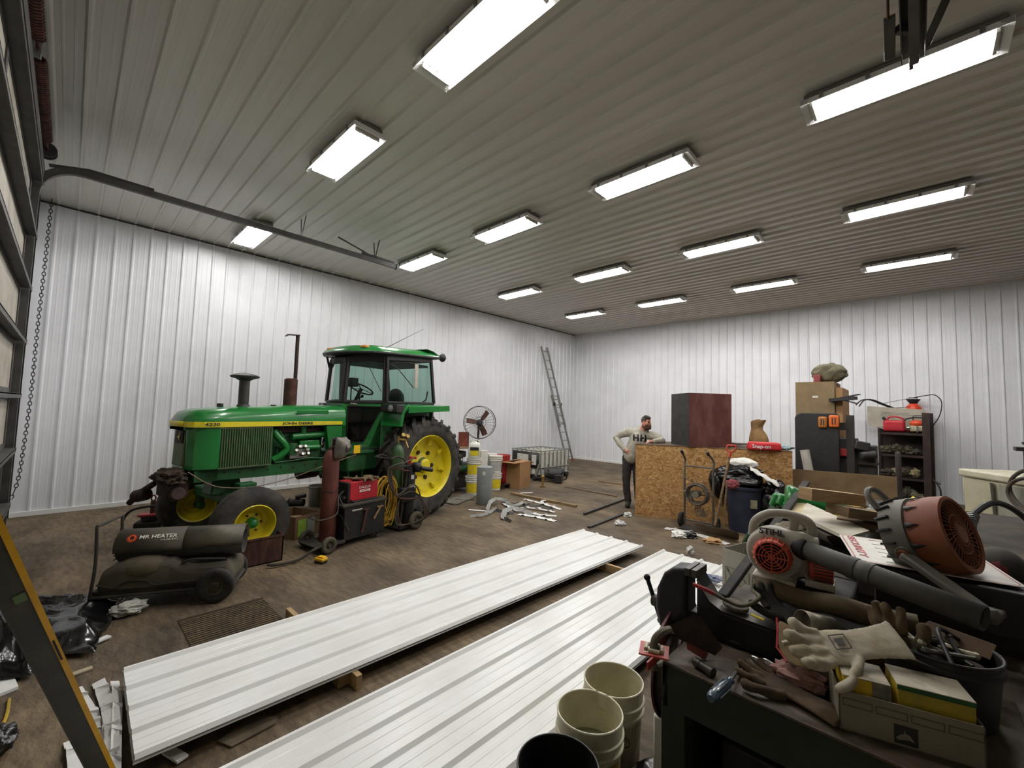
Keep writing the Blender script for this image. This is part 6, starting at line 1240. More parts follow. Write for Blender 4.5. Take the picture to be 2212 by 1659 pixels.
# green hood panel
g0, g1 = P(1694, 1092, ZT+.08), P(1868, 1122, ZT+.04); gd = (g1-g0); gl = gd.length; gd.normalize(); gp = V((-gd.y, gd.x, 0)); rings = []
for k in range(13):
    t = k/12; c = g0+gd*gl*t; w = .30*(1-.35*t); hgt = .17*(1-.75*t**1.5)+(.02 if k % 4 == 1 else 0); rings.append([c-gp*w*.45+V((0, 0, -.06)), c-gp*w*.42+V((0, 0, hgt*.55)), c-gp*w*.2+V((0, 0, hgt)), c+gp*w*.2+V((0, 0, hgt)), c+gp*w*.42+V((0, 0, hgt*.5)), c+gp*w*.45+V((0, 0, -.06))])
b = B(); b.loft(rings, cap=True, closed=True); solo(b, 'green_hood', M_grn, 'long green sheet metal hood piece lying on the rear bench under a lumber block', 'hood', sub=1)
q = P(1682, 1100, ZT); b = B()
for k in range(7): b.cyl(q+V((.05*(k % 3)-.05, .05*(k//3), .02+.02*(k % 2))), q+V((.05*(k % 3)-.02, .05*(k//3)+.03, .12)), .03, n=10)
solo(b, 'green_hose_fitting', M_grn, 'cluster of green hose fittings at the left end of the green hood piece', 'fitting', remesh=.008)
b = B(); b.tube(spl([q+V((0, 0, .08)), PD(1656, 1112, 5.2), PD(1628, 1140, 5.3), P(1606, 1178, .12), P(1602, 1212, .035)]), .03, 8); b.tube(spl([q+V((0, 0, .05)), PD(1650, 1122, 5.1), PD(1622, 1150, 5.2), P(1600, 1188, .10), P(1590, 1216, .03)]), .025, 8); solo(b, 'green_hose', mat('green_hose', '35583f', '2a4632', scale=8, rough=.6), 'thick green hose hanging down behind the leaf blower', 'hose')
w0, w1 = P(1739, 1066, ZT+.32), P(1855, 1080, ZT+.26); b = B(); b.bar(w0, w1, .09, .075); solo(b, 'lumber_block', M_wood, 'thick pale lumber block lying across the green hood piece', 'lumber', smooth=False)
b = B(); b.bar(w0+V((.15, .1, -.09)), w1+V((.22, .05, -.10)), .16, .06); b.bar(w1+V((-.1, -.1, -.13)), w1+V((.35, -.1, -.15)), .2, .05); solo(b, 'lumber_scrap', M_woodd, 'dirty lumber scraps underneath the thick pale lumber block', 'lumber', smooth=False)
q = P(1835, 1128, ZT+.02); b = B(); b.bar(q+V((-.35, .1, .1)), q+V((.02, -.06, .04)), .06, .04); solo(b, 'yellow_bar', M_tyel, 'yellow plastic bar sticking out along the green hood piece', 'bar', bevel=.01)
# boards and trim stack
zb = ZT+.145
W0, W1, W2, W3 = P(1743, 1086, zb), P(1878, 1146, zb), P(1829, 1160, zb), P(1727, 1113, zb)
slab('white_board', 'dirty white painted board lying slanted on the dark trim stack', 'board', mat('dirty_white_board', 'cfcabb', 'b5ae99', scale=6, rough=.7), (W0, W1, W2, W3), .02, smooth=False)
slab('pale_board', 'short pale yellowish board under the upper left corner of the white board', 'board', mat('pale_ply', 'cfc195', 'b9a97c', scale=5, rough=.8), (P(1722, 1082, zb-.01), P(1750, 1090, zb-.01), P(1735, 1122, zb-.03), P(1703, 1108, zb-.03)), .015, smooth=False)
slab('paper_sheet', 'white paper corner showing left of the pale yellowish board', 'paper', M_paper, (P(1698, 1103, zb-.06), P(1720, 1092, zb-.06), P(1722, 1110, zb-.06), P(1700, 1114, zb-.06)), .004, smooth=False)
M_trim2 = mat('dark_trim', '33261e', '4a3a2f', scale=7, rough=.7)
for k in range(5):
    dz = .03*k; p0 = P(1722+2*k, 1118+4*k, zb-.045-dz); p1 = P(1815+2*k, 1163+5*k, zb-.045-dz); b = B(); b.bar(p0-(p1-p0)*.02, p1, .14-.01*k, .022); solo(b, 'trim_length', M_trim2, 'dark brown trim length, number %s from the top of the slanted stack' % ('one', 'two', 'three', 'four', 'five')[k], 'trim', smooth=False)
q = P(1770, 1160, ZT); b = blob((q.x-.12, q.y-.25, q.z+.06), (.10, .07, .05), 3, .4, 2.4, seed=61.); solo(b, 'work_rag', mat('dusty_rag', '8a8070', '6a6153', scale=9, rough=.95), 'small dusty rag beside the end of the dark trim stack behind the blower tube', 'rag')
# yellow bag, plastic jar, foam scraps
y0, y1, y2, y3 = PD(1885, 1098, 3.4), PD(1972, 1078, 3.5), PD(1995, 1100, 3.2), PD(1925, 1124, 2.9); rings = []
for i in range(6):
    t = i/5; rings.append([y0.lerp(y1, t).lerp(y3.lerp(y2, t), k/5)+V((0, 0, .03*math.sin(t*7+k))) for k in range(6)])
b = B(); b.loft(rings, cap=False, closed=False); solo(b, 'yellow_bag', mat('yellow_film', 'f2dc22', 'd8b81e', scale=6, rough=.45), 'bright yellow plastic bag behind the top of the orange fan', 'bag', solid=.006)
q = P(1908, 1150, ZT+.05); q.z = ZT; t = thing('plastic_tub', 'clear bluish plastic tub tucked behind the left of the orange fan', 'tub', q); b = B(Matrix.Translation(q)); b.lathe([(0, 0), (.09, 0), (.10, .02), (.105, .14), (.085, .19), (.07, .20), (.07, .22), (0, .22)], 20); b.build('tub_body', mat('hazy_plastic', 'b4bcc0', '949ea2', scale=7, rough=.25), t, world=True)
for k, (uu_, vv_, r_) in enumerate(((1845, 1112, .09), (1857, 1130, .07), (1872, 1140, .06))):
    q = P(uu_, vv_, ZT); b = blob((q.x, q.y, q.z+.05), (r_, r_*.8, .05), 3, .4, 2., flat=-.045, seed=70.+k); solo(b, 'foam_scrap', mat('tan_foam', 'b39a62', '9a8350', scale=8, rough=.9), 'tan foam scrap right of the yellow bar, %s' % ('farthest from the camera', 'middle one', 'nearest the clear tub')[k], 'scrap')
b = B(); b.tube([P(1852, 1108, ZT+.1), P(1866, 1128, ZT+.08), P(1895, 1118, ZT+.1)], .014, 6); b.tube([P(1846, 1107, ZT+.09), P(1860, 1135, ZT+.07)], .02, 6); solo(b, 'steel_lever', M_dark, 'dark bent steel lever lying beside the green hood piece', 'lever')
# security sign
zs = ZT+.185; s0, s1, s2, s3 = P(1831, 1156, zs), P(2116, 1174, zs), P(2163, 1240, zs), P(1846, 1211, zs)
aL, aX = s0-s3, s2-s3; th_ = .2*math.atan2(aX.y, aX.x)+.8*(math.atan2(aL.y, aL.x)-PI/2); xs_ = V((math.cos(th_), math.sin(th_), 0)); ys_ = V((-xs_.y, xs_.x, 0)); Hs = aL.length*.97; Ls = aX.length*.98; o_ = V(s3)

b = B(); b.bb((s3.x+.06, s3.y+.05, ZT), (s3.x+.50, s3.y+.22, zs-.012)); solo(b, 'parts_box', M_black, 'black box underneath the security sign', 'box', bevel=.01)
SG = thing('security_sign', 'white sign with a red border and red SECURITY lettering lying under the fan', 'sign', o_, math.atan2(xs_.y, xs_.x))
def rrect(w, h, r, n=5, ins=0.):
    out = []
    for cx, cy, a0 in ((w-r, h-r, 0), (r, h-r, 90), (r, r, 180), (w-r, r, 270)):
        for k in range(n+1): a = R(a0+90*k/n); out.append((cx+(r-ins)*math.cos(a), cy+(r-ins)*math.sin(a)))
    return out
b = B(); b.prism(rrect(Ls, Hs, .03), .003); b.build('sign_plate', mat('sign_white', 'dcd9d0', 'cdc9be', scale=5, rough=.4), SG, smooth=False)
M_sred = mat('sign_red', 'b2444c', 'a63a43', scale=9, rough=.5)
oa, ia = rrect(Ls, Hs, .03, ins=.008), rrect(Ls, Hs, .03, ins=.013); N_ = len(oa); b = B(); b.add([(x, y, .0036) for x, y in oa]+[(x, y, .0036) for x, y in ia], [(i, (i+1) % N_, N_+(i+1) % N_, N_+i) for i in range(N_)]); b.build('border', M_sred, SG, smooth=False)
def SGL(x, y): return SG.matrix_basis @ V((x, y, .0038))
xw_, yw_ = SG.matrix_basis.to_3x3() @ V((0, -1, 0)), SG.matrix_basis.to_3x3() @ V((1, 0, 0))
text('SECURITY', .040, M_sred, SG, SGL(.045, Hs-.02), xw_, yw_, sx=(Hs-.05)/.20, bold=.0012)
b = B()
for k in range(6): yk = .05+k*(Hs-.1)/5; pts = [V((.115+.028*j, yk+.006*math.sin(j*1.7+k), .0042)) for j in range(4)]; b.tube(pts, .0009, 4)
b.build('wavy_marks', mat('sign_grey', '77736d'), SG)
b = B(); c = V((.24, Hs*.5, .0038)); pts = [c+V((.075*math.cos(a)*1.1, .075*math.sin(a)*(.8+.2*math.cos(2*a)), 0)) for a in [2*PI*k/20 for k in range(20)]]; b.add(pts, [tuple(range(20))]); ar = b.build('abstract_patch', mat('sign_pink', 'c99aa0', 'a8727c', scale=14, rough=.5), SG, smooth=False)
b = B(); pts = [c+V((.05*math.cos(a)*(1+.3*math.cos(3*a)), .03*math.sin(a), .0006)) for a in [2*PI*k/20 for k in range(20)]]; b.add(pts, [tuple(range(20))]); b.build('abstract_mark', M_ink, ar, smooth=False)
# orange jobsite fan
M_fg = mat('fan_grey', '57544d', '6b675d', scale=6, rough=.6); M_fo = mat('fan_orange', '7a3a20', '9a6a48', scale=4, rough=.6, amt=(.35, .75))
FC = PD(2014, 1157, 1.80); JF = thing('jobsite_fan', 'dusty orange and grey portable fan tilted up on its grey U-shaped stand', 'fan', FC+V((0, 0, -.2)))
ax = (CR*.42+CU*.36-CFW*.80).normalized(); x_, y_ = frame(ax, CU)
def FM(off=0.): p = FC+ax*off; return Matrix(((x_.x, y_.x, ax.x, p.x), (x_.y, y_.y, ax.y, p.y), (x_.z, y_.z, ax.z, p.z), (0, 0, 0, 1)))
b = B(); b.lathe([(.150, -.02), (.155, .04), (.150, .095), (.140, .10), (.132, .095), (.135, .02), (.142, -.02)], 48, FM()); b.build('orange_shroud', M_fo, JF, world=True)
b = B(); b.lathe([(.150, -.02), (.160, -.025), (.158, -.08), (.148, -.12), (.11, -.135), (.05, -.14), (0, -.14)], 48, FM()); b.build('rear_housing', M_fg, JF, world=True)
for k in range(18):
    a = 2*PI*k/18; d = x_*math.cos(a)+y_*math.sin(a); b = B(); b.bar(FC+ax*-.125+d*.146, FC+ax*-.07+d*.160, .008, .022, up=d); b.build('vent_slot', M_ink, JF, world=True)
for k in range(12):
    a = 2*PI*k/12+.1; d = x_*math.cos(a)+y_*math.sin(a); t_ = ax.cross(d); b = B(); b.add([FC+ax*-.018+d*.1575+t_*.012, FC+ax*-.018+d*.1575-t_*.012, FC+ax*.03+d*.157], [(0, 1, 2)]); b.build('notch', M_ink, JF, world=True, solid=.003)
b = B()
for r in (.045, .075, .125): b.tube([FC+ax*(.088+(.13-r)*.10)+(x_*math.cos(k*PI/16)+y_*math.sin(k*PI/16))*r for k in range(32)], .0028, 5, closed=True)
for k in range(36): a = 2*PI*k/36; d = x_*math.cos(a)+y_*math.sin(a); d2 = x_*math.cos(a+.25)+y_*math.sin(a+.25); b.bar(FC+ax*.096+d*.045, FC+ax*.088+d2*.136, .0025, .004, up=ax)
b.build('front_grille', M_fo, JF, world=True)
b = B(); b.lathe([(0, .10), (.035, .10), (.045, .09), (.045, .06)], 24, FM()); b.build('hub_badge', M_fo, JF, world=True)
for k in range(4):
    a = 2*PI*k/4+.4; d = x_*math.cos(a)+y_*math.sin(a); e = ax.cross(d); b = B(); b.loft([[FC+ax*(.03+s*tw)+d*r+e*(w*s) for s in (-1, 1)]+[FC+ax*(.034+s*tw)+d*r+e*(w*s) for s in (1, -1)] for r, w, tw in ((.03, .02, .015), (.08, .045, .022), (.128, .05, .018))]); b.build('fan_blade', M_rustd, JF, world=True)
b = B(); b.lathe([(.0, .0), (.13, .0), (.13, -.01), (0, -.01)], 32, FM(-.06)); b.build('back_plate', M_ink, JF, world=True)
top_ = -y_ if (-y_).dot(CU) > 0 else y_
b = B(); dd = (top_*.9-ax*.2).normalized(); ee = ax.cross(dd); b.tube(spl([FC-ax*.09+dd*.14-ee*.07, FC-ax*.10+dd*.20-ee*.055, FC-ax*.10+dd*.225, FC-ax*.10+dd*.20+ee*.055, FC-ax*.09+dd*.14+ee*.07]), .013, 8); b.build('carry_handle', M_fg, JF, world=True)
sdv = (-CR*.85-CFW*.30-CU*.32).normalized(); sdv = (sdv-ax*sdv.dot(ax)).normalized()
pv = FC-ax*.06+sdv*.165; b = B(); b.cyl(FC-ax*.06+sdv*.14, pv, .030, n=20); b.build('pivot_boss', M_fg, JF, world=True, bevel=.004)
b = B(); b.cyl(pv-sdv*.002, pv+sdv*.012, .019, n=20); b.build('pivot_cap', M_fo, JF, world=True)
foot = PD(2140, 1330, 1.50); foot2 = PD(2185, 1300, 1.9); pv2 = FC-ax*.06-sdv*.165
b = B(); b.bar(pv, foot, .030, .050, up=sdv); b.bar(pv2, foot2, .030, .05, up=sdv); b.bar(foot, foot2, .05, .03); b.sph(foot, .03, 10); b.build('stand', M_fg, JF, world=True, bevel=.008)
# cap, right edge items, low stuff filling the gap
q = PD(2160, 1225, 1.9); cp = thing('cap', 'grey cap with a red front lying at the right end of the security sign', 'cap', q)
b = B(); b.sph(q+V((0, 0, .0)), (.085, .085, .085), 20); b.v = [V((v.x, v.y, max(v.z, q.z-.03))) for v in b.v]; b.build('crown', mat('cap_grey', '4c4a44', '3c3a36', scale=9, rough=.95), cp, world=True)
b = B(); fd = (-CR*.75-CFW*.5); fd.z = 0; fd.normalize(); b.sph(q+fd*.035+V((0, 0, -.003)), (.055, .055, .06), 16); b.build('front_patch', mat('cap_red', '702a30', '8a4048', scale=16, rough=.9), cp, world=True)
b = B(); b.bb((q.x-.12, q.y-.12, ZT), (q.x+.25, q.y+.14, q.z-.03)); solo(b, 'tool_case', M_black, 'black case on the rear bench carrying the grey cap', 'case', bevel=.01)
b = B(Matrix.Translation((.52, 2.93, ZT))); b.lathe([(0, 0), (.10, 0), (.12, .10), (.13, .17), (.12, .17), (.09, .01)], 24); solo(b, 'wicker_basket', mat('wicker', '7c6c4a', '5a4d35', scale=22, rough=.8), 'brown basket at the right edge beside the grey cap', 'basket')
# side table with the grey container
ST_ = thing('side_table', 'pale-edged table carrying the grey container at the right', 'table', (1.3, 6.9, 0)); 
t0, t1 = P(2012, 1098, .8), P(2212, 1152, .8); td = (t1-t0); td.z = 0; td.normalize(); tn = V((-td.y, td.x, 0)); tn = tn if tn.y > 0 else -tn
def tp2(s, t, z): return t0+td*s+tn*t+V((0, 0, z-.8))
b = B(); b.loft([[tp2(0, 0, .76), tp2(2.6, 0, .76), tp2(2.6, 1.0, .76), tp2(0, 1.0, .76)], [tp2(0, 0, .80), tp2(2.6, 0, .80), tp2(2.6, 1.0, .80), tp2(0, 1.0, .80)]]); b.build('table_top', mat('pale_edge_board', 'c2b998', 'a59b7c', scale=4, rough=.7), ST_, world=True, smooth=False)
b = B(); b.loft([[tp2(.03, .03, .60), tp2(2.55, .03, .60), tp2(2.55, .07, .60), tp2(.03, .07, .60)], [tp2(.03, .03, .76), tp2(2.55, .03, .76), tp2(2.55, .07, .76), tp2(.03, .07, .76)]]); b.build('apron', M_bt, ST_, world=True, smooth=False)
for s, t in ((.05, .05), (2.5, .05), (.05, .9), (2.5, .9)): b = B(); b.bar(tp2(s, t, 0), tp2(s, t, .76), .06, .06); b.build('leg', M_bt, ST_, world=True)
c0 = P(2074, 1112, .8)+tn*.04; CT = thing('container', 'large grey-white plastic container on the side table at the right', 'container', c0)
def ct(s, t, z): return c0+td*s+tn*t+V((0, 0, z))
M_ct = mat('container_cream', 'b8b399', 'a39e86', scale=4, rough=.6)
hC = .50; b = B(); b.loft([[ct(0, 0, 0), ct(1.6, 0, 0), ct(1.6, .6, 0), ct(0, .6, 0)], [ct(-.03, 0, hC-.08), ct(1.62, 0, hC-.08), ct(1.62, .62, hC-.08), ct(-.03, .62, hC-.08)]]); b.build('container_body', M_ct, CT, world=True, bevel=.03)
b = B(); b.loft([[ct(-.04, -.02, hC-.08), ct(1.64, -.02, hC-.08), ct(1.64, .64, hC-.08), ct(-.04, .64, hC-.08)], [ct(-.04, -.02, hC), ct(1.64, -.02, hC), ct(1.64, .64, hC), ct(-.04, .64, hC)]]); b.build('rim', mat('container_rim', 'cfcab2', 'bab59c', scale=5, rough=.5), CT, world=True, bevel=.02)
b = B(); b.loft([[ct(.42, -.006, .01), ct(1.58, -.006, .01), ct(1.58, .0, .01), ct(.42, .0, .01)], [ct(.42, -.02, hC-.10), ct(1.6, -.02, hC-.10), ct(1.6, .0, hC-.10), ct(.42, .0, hC-.10)]]); b.build('grey_side_panel', mat('container_panel', '98968a', '8a887c', scale=6, rough=.6), CT, world=True, smooth=False)
b = B(); b.bar(ct(.36, -.012, .02), ct(.35, -.025, hC-.1), .05, .02); b.build('dark_groove', mat('groove', '5d594e'), CT, world=True)
q = P(2140, 1058, .8+hC); q = ct(.62, .25, hC); H2 = thing('rubber_boot', 'black rubber boot top lying on the cream container', 'boot', q)
b = B(); axb = (CU*.75-CFW*.55-CR*.2).normalized(); xb, yb = frame(axb); b.tube([q+V((.22, .0, .04)), q+V((.10, 0, .10)), q+V((0, 0, .14))+axb*.03, q+V((0, 0, .14))+axb*.09], [.09, .12, .14, .15], 20, cap=False); b.build('boot_shaft', M_black, H2, world=True, solid=.008)
b = B(); b.sph(q+V((-.03, 0, .05)), (.16, .12, .055), 14); b.sph(q+V((.2, .03, .05)), (.18, .12, .055), 14); b.build('boot_foot', M_black, H2, world=True)
b = B()
for r1, dz, dy in ((.42, .0, .1), (.30, -.04, .14)):
    pts = [ct(.72+r1*1.9, -.05-dy*.3, hC+.02)]+[ct(.62+r1*.95+r1*.95*math.cos(a), -.06-dy*.4, hC-.10+dz+r1*.55*math.sin(a)) for a in [R(60+25*k) for k in range(9)]]; b.tube(spl(pts, 4), .016, 7)
solo(b, 'hose_loop', M_hose, 'two loops of brown hose hanging over the cream container', 'hose')
b = B(); pts = spl([PD(2093, 1152, 2.9), PD(2100, 1118, 2.95), PD(2122, 1096, 3.0), PD(2150, 1086, 3.05), PD(2185, 1098, 3.1), PD(2225, 1130, 3.2), PD(2260, 1180, 3.2)]); pts[0].z = max(pts[0].z, ZT); b.tube(pts, .020, 8)
solo(b, 'rubber_hose', M_black, 'thick black hose arching from the rear bench towards the right edge', 'hose')
pp = [PD(2093, 1160, 2.9), PD(2096, 1135, 2.92), PD(2103, 1112, 2.95)]; pp = spl(pp, 40); b = B(); hx = []
for i, p in enumerate(pp):
    x2, y2 = frame(pp[min(i+1, len(pp)-1)]-pp[max(0, i-1)]); hx.append(p+x2*.03*math.cos(i*1.0)+y2*.03*math.sin(i*1.0))
b.tube(hx, .005, 5); solo(b, 'coil_spring', M_galv, 'steel coil spring around the lower end of the thick black hose', 'spring')
b = B(); b.bar(V((PD(2209, 960, 3.3).x+.03, PD(2209, 960, 3.3).y, ZT)), PD(2211, 975, 3.3)+V((.03, 0, 0)), .06, .06); b.box(PD(2209, 970, 3.3)+V((.04, 0, 0)), (.16, .14, .03)); b.box(PD(2209, 963, 3.3)+V((.05, 0, .02)), (.10, .08, .02)); solo(b, 'stand_arm', M_dark, 'dark upright stand with a small tray at the right picture edge', 'stand')
# ================================================================== FRONT WORKBENCH
ZB = .85
M_grb = mat('bench_green', '232a1f', '30362a', scale=7, rough=.75); M_top = mat('greasy_top', '40362b', '5d5142', scale=7, rough=.7, r2=.5)
WB = thing('workbench', 'dark green steel workbench with a greasy top in the right foreground', 'workbench', (.4, 2.2, 0))
b = B(); b.bb((-.73, 1.645, ZB-.012), (1.5, 2.72, ZB)); b.build('bench_top', M_top, WB, world=True, bevel=.003)
b = B(); b.bb((-.73, 1.645, ZB-.16), (1.5, 1.665, ZB-.012)); b.bb((-.73, 1.645, ZB-.16), (-.71, 2.72, ZB-.012)); b.bb((1.48, 1.645, ZB-.16), (1.5, 2.72, ZB-.012)); b.bb((-.73, 2.70, ZB-.16), (1.5, 2.72, ZB-.012)); b.build('apron', M_grb, WB, world=True)
for x, y in ((-.70, 1.70), (1.45, 1.70), (-.70, 2.66), (1.45, 2.66)): b = B(); b.bb((x-.04, y-.045, 0), (x+.05, y+.045, ZB-.16)); b.build('leg', M_grb, WB, world=True, bevel=.004)
b = B(); b.bb((-.70, 1.70, .20), (1.46, 2.68, .23)); b.build('lower_shelf', M_grb, WB, world=True)
b = B(); b.bb((-.72, 1.78, .10), (-.705, 2.66, ZB-.16)); b.build('side_panel', M_grb, WB, world=True)
b = B(); b.bb((-.70, 2.66, .10), (1.46, 2.675, ZB-.16)); b.build('back_panel', M_grb, WB, world=True)
b = B(); b.bar((-.68, 1.68, .25), (.2, 1.68, .68), .04, .04); b.build('brace', M_grb, WB, world=True)
# vise
VS = thing('bench_vise', 'big black bench vise bolted to the left corner of the front workbench', 'vise', (-.5, 1.87, ZB)); M_vs = mat('vise_black', '17181c', '24252a', scale=9, rough=.5, metal=.3); M_vt = mat('vise_worn', '4c463e', '383430', scale=12, rough=.45, metal=.4)
b = B(); b.loft([[V((x, y0, z)) if i < 2 else V((x, y1, z)) for i, z in enumerate((z0, z1, z1, z0))] for x, y0, y1, z0, z1 in ((-.37, 1.80, 1.95, .87, 1.035), (-.57, 1.80, 1.95, .87, 1.04), (-.61, 1.80, 1.95, .90, 1.06), (-.655, 1.81, 1.94, .92, 1.13), (-.665, 1.81, 1.94, .95, 1.16))]); b.build('fixed_jaw_body', M_vs, VS, world=True, bevel=.012)
b = B(); b.loft([[V((x, 1.80, z)) if i < 2 else V((x, 1.95, z)) for i, z in enumerate((z0, z1, z1, z0))] for x, z0, z1 in ((-.37, 1.034, 1.037), (-.565, 1.04, 1.043), (-.61, 1.06, 1.064), (-.66, 1.13, 1.134))]); b.build('worn_top_face', M_vt, VS, world=True)
b = B(); pr = [(-.70, 1.165), (-.76, 1.155), (-.80, 1.12), (-.83, 1.05), (-.835, .97), (-.82, .90), (-.78, .86), (-.70, .86), (-.66, .93), (-.70, 1.0)]; b.prism([(x, z) for x, z in pr], 1.80, Matrix(((1, 0, 0, 0), (0, 0, 1, 0), (0, 1, 0, 0), (0, 0, 0, 1))), h0=1.95); b.build('moving_jaw', M_vs, VS, world=True, bevel=.018, seg=3)
for x in (-.695, -.668): b = B(); b.box((x, 1.875, 1.155), (.022, .165, .03)); b.build('jaw_plate', M_vt, VS, world=True, bevel=.002)
b = B(); b.bb((-.72, 1.83, .90), (-.40, 1.92, .99)); b.cyl((-.88, 1.875, .965), (-.80, 1.875, .965), .026); b.build('slide_bar', M_vt, VS, world=True, bevel=.004)
b = B(); b.cyl((-.905, 1.87, 1.055), (-.84, 1.87, .89), .0095); b.sph((-.905, 1.87, 1.055), .015, 12); b.sph((-.84, 1.87, .89), .015, 12); b.build('handle_bar', M_vs, VS, world=True)
b = B(); b.lathe([(0, .0), (.07, 0), (.075, .02), (.06, .05), (.05, .06), (0, .06)], 28, Matrix.Translation((-.56, 2.02, ZB))); b.build('swivel_base', M_vs, VS, world=True)
for ch in VS.children:
    if ch.name.startswith('swivel'): continue
    for v_ in ch.data.vertices:
        w_ = VS.matrix_basis @ v_.co; w_ = CO+(w_-CO)*1.083
        if w_.x > -.73: w_.z = max(w_.z, ZB+.002)
        if w_.y > 2.07: w_.y = 2.07
        v_.co = VS.matrix_basis.inverted() @ w_
# disc, cable, tag on the vise
b = B(Matrix.Translation((-.575, 2.01, .993)) @ Matrix.Rotation(R(8), 4, 'Y')); b.lathe([(0, .012), (.045, .012), (.05, .008), (.05, 0), (0, 0)], 24); dk = solo(b, 'grinding_disc', mat('worn_disc', '4a4238', '6b6150', scale=40, rough=.8, bump=.4), 'small worn round disc lying on top of the vise', 'disc')
cab = spl([PY(1497, 1262, 1.84), PY(1530, 1276, 1.85), PY(1565, 1295, 1.88), PY(1595, 1308, 1.9), PY(1620, 1305, 1.93), PY(1641, 1290, 1.96), PY(1626, 1275, 2.0), PY(1628, 1262, 2.02)])
b = B(); b.tube(cab, .0075, 8); cbo = solo(b, 'cable_end', mat('drab_cable', '62604a', '4d4a3a', scale=12, rough=.7), 'drab cable with a red tip lying across the vise jaw', 'cable'); b = B(); b.tube(cab[:9], .0085, 8); b.build('red_sleeve', M_red, cbo, world=True)
b = B(); b.box(PY(1602, 1290, 1.98), (.05, .002, .035), rot=(70, 0, 10)); solo(b, 'paper_tag', M_paper, 'small white printed tag behind the vise', 'tag')
b = B(); b.bar(PY(1622, 1327, 1.90), PY(1650, 1339, 1.90), .012, .004); solo(b, 'yellow_strip', M_lyel, 'short yellow measuring strip right of the worn disc', 'strip')
# rusty bracket and red plate
b = B(); b.loft([[PY(1448, 1352, 1.72), PY(1500, 1328, 1.74), PY(1512, 1332, 1.74), PY(1560, 1400, 1.76)], [PY(1462, 1378, 1.72), PY(1500, 1352, 1.74), PY(1508, 1357, 1.74), PY(1545, 1415, 1.76)]]); solo(b, 'rusty_bracket', M_rustd, 'rusty bent angle bracket leaning against the vise', 'bracket', solid=.006)
a0, a1, a2, a3 = PY(1482, 1378, 1.75), PY(1512, 1362, 1.78), PY(1532, 1400, 1.78), PY(1522, 1426, 1.76); slab_pts = [a0, a1, a2, a3, PY(1484, 1402, 1.74)]
b = B(); b.loft([slab_pts, [p+V((0, .02, 0)) for p in slab_pts]]); solo(b, 'welding_magnet', mat('magnet_red', '7f332c', '6a2a25', scale=8, rough=.5), 'dark red angled welding magnet standing in front of the vise', 'magnet')
# cord reel at the bench corner
RL = thing('hose_reel', 'red hose reel with four white guide rollers beside the left end of the bench', 'hose reel', (-.80, 1.6, .6)); rc_ = V((-.79, 1.98, .66))
b = B()
for s in (-1, 1): b.lathe([(.06, s*.035), (.20, s*.038), (.215, s*.035), (.215, s*.045), (.20, s*.048), (.06, s*.045)], 36, Matrix.Translation(rc_) @ Matrix.Rotation(PI/2, 4, 'Y') @ Matrix.Rotation(R(0), 4, 'X'))
b.build('reel_flange', mat('reel_red', '55201d', '3d1715', scale=6, rough=.45), RL, world=True)
b = B()
for k in range(3): b.tube([rc_+V(((k-1)*.024, math.cos(a)*.18, math.sin(a)*.18)) for a in [2*PI*j/28 for j in range(28)]], .018, 8, closed=True)
b.v = b.v; b.build('wound_hose', M_hose, RL, world=True)
gp_ = P(1413, 1405, .90); b = B(); gx, gy = V((.93, .37, 0)), V((-.37, .93, 0))
for s, t, w, h in ((0, -.038, .105, .018), (0, .038, .105, .018), (-.043, 0, .018, .06), (.043, 0, .018, .06)): b.box(gp_+gx*s+gy*t, (w, h, .006), rot=(0, 0, 21.7))
b.bar(gp_-gy*.045+V((0, 0, -.03)), gp_-gy*.045+V((0, 0, .0)), .10, .006, up=(0, 0, 1)); b.build('roller_plate', mat('reel_red2', 'b5493a', 'a03f33', scale=8, rough=.45), RL, world=True)
for s, t, d in ((0, -.024, gx), (0, .024, gx), (-.028, 0, gy), (.028, 0, gy)): c = gp_+gx*s+gy*t+V((0, 0, .008)); b = B(); b.cyl(c-d*.02, c+d*.02, .008, n=10); b.build('guide_roller', M_whited, RL, world=True)
b = B(); b.bar(gp_+V((0, 0, -.005)), rc_+V((-.02, -.08, .22)), .09, .01, up=(1, 0, 0)); b.bar(rc_+V((.08, 0, 0)), V((-.735, 1.98, .66)), .08, .08); b.build('reel_arm', mat('reel_red', '6c231f'), RL, world=True)
b = B(); b.tube(spl([PY(1447, 1360, 1.66), PY(1430, 1366, 1.62), gp_+V((0, 0, .03)), gp_+V((0, 0, -.06)), rc_+V((0, -.15, .1))]), .014, 8); b.build('hose_end', mat('pale_hose', '6f675a', '57503f', scale=8, rough=.7), RL, world=True)
# under the bench
b = blob((-.83, 1.95, .12), (.14, .14, .13), 4, .2, 2., flat=-.118, seed=81., crease=.1); solo(b, 'black_bag', M_bag, 'black glossy bag on the floor beside the left bench leg', 'bag')
b = B(); b.bb((-.86, 1.84, .26), (-.72, 1.96, .50)); b.v = [V((v.x, v.y, v.z)) for v in b.v]; solo(b, 'plastic_box', M_white, 'small white plastic box wedged between the reel and the bench leg', 'box', bevel=.01)
b = B(); b.bb((-.6, 1.9, .23), (-.2, 2.4, .5)); solo(b, 'storage_box', M_dark, 'dark box on the lower shelf of the front workbench', 'box', bevel=.01)
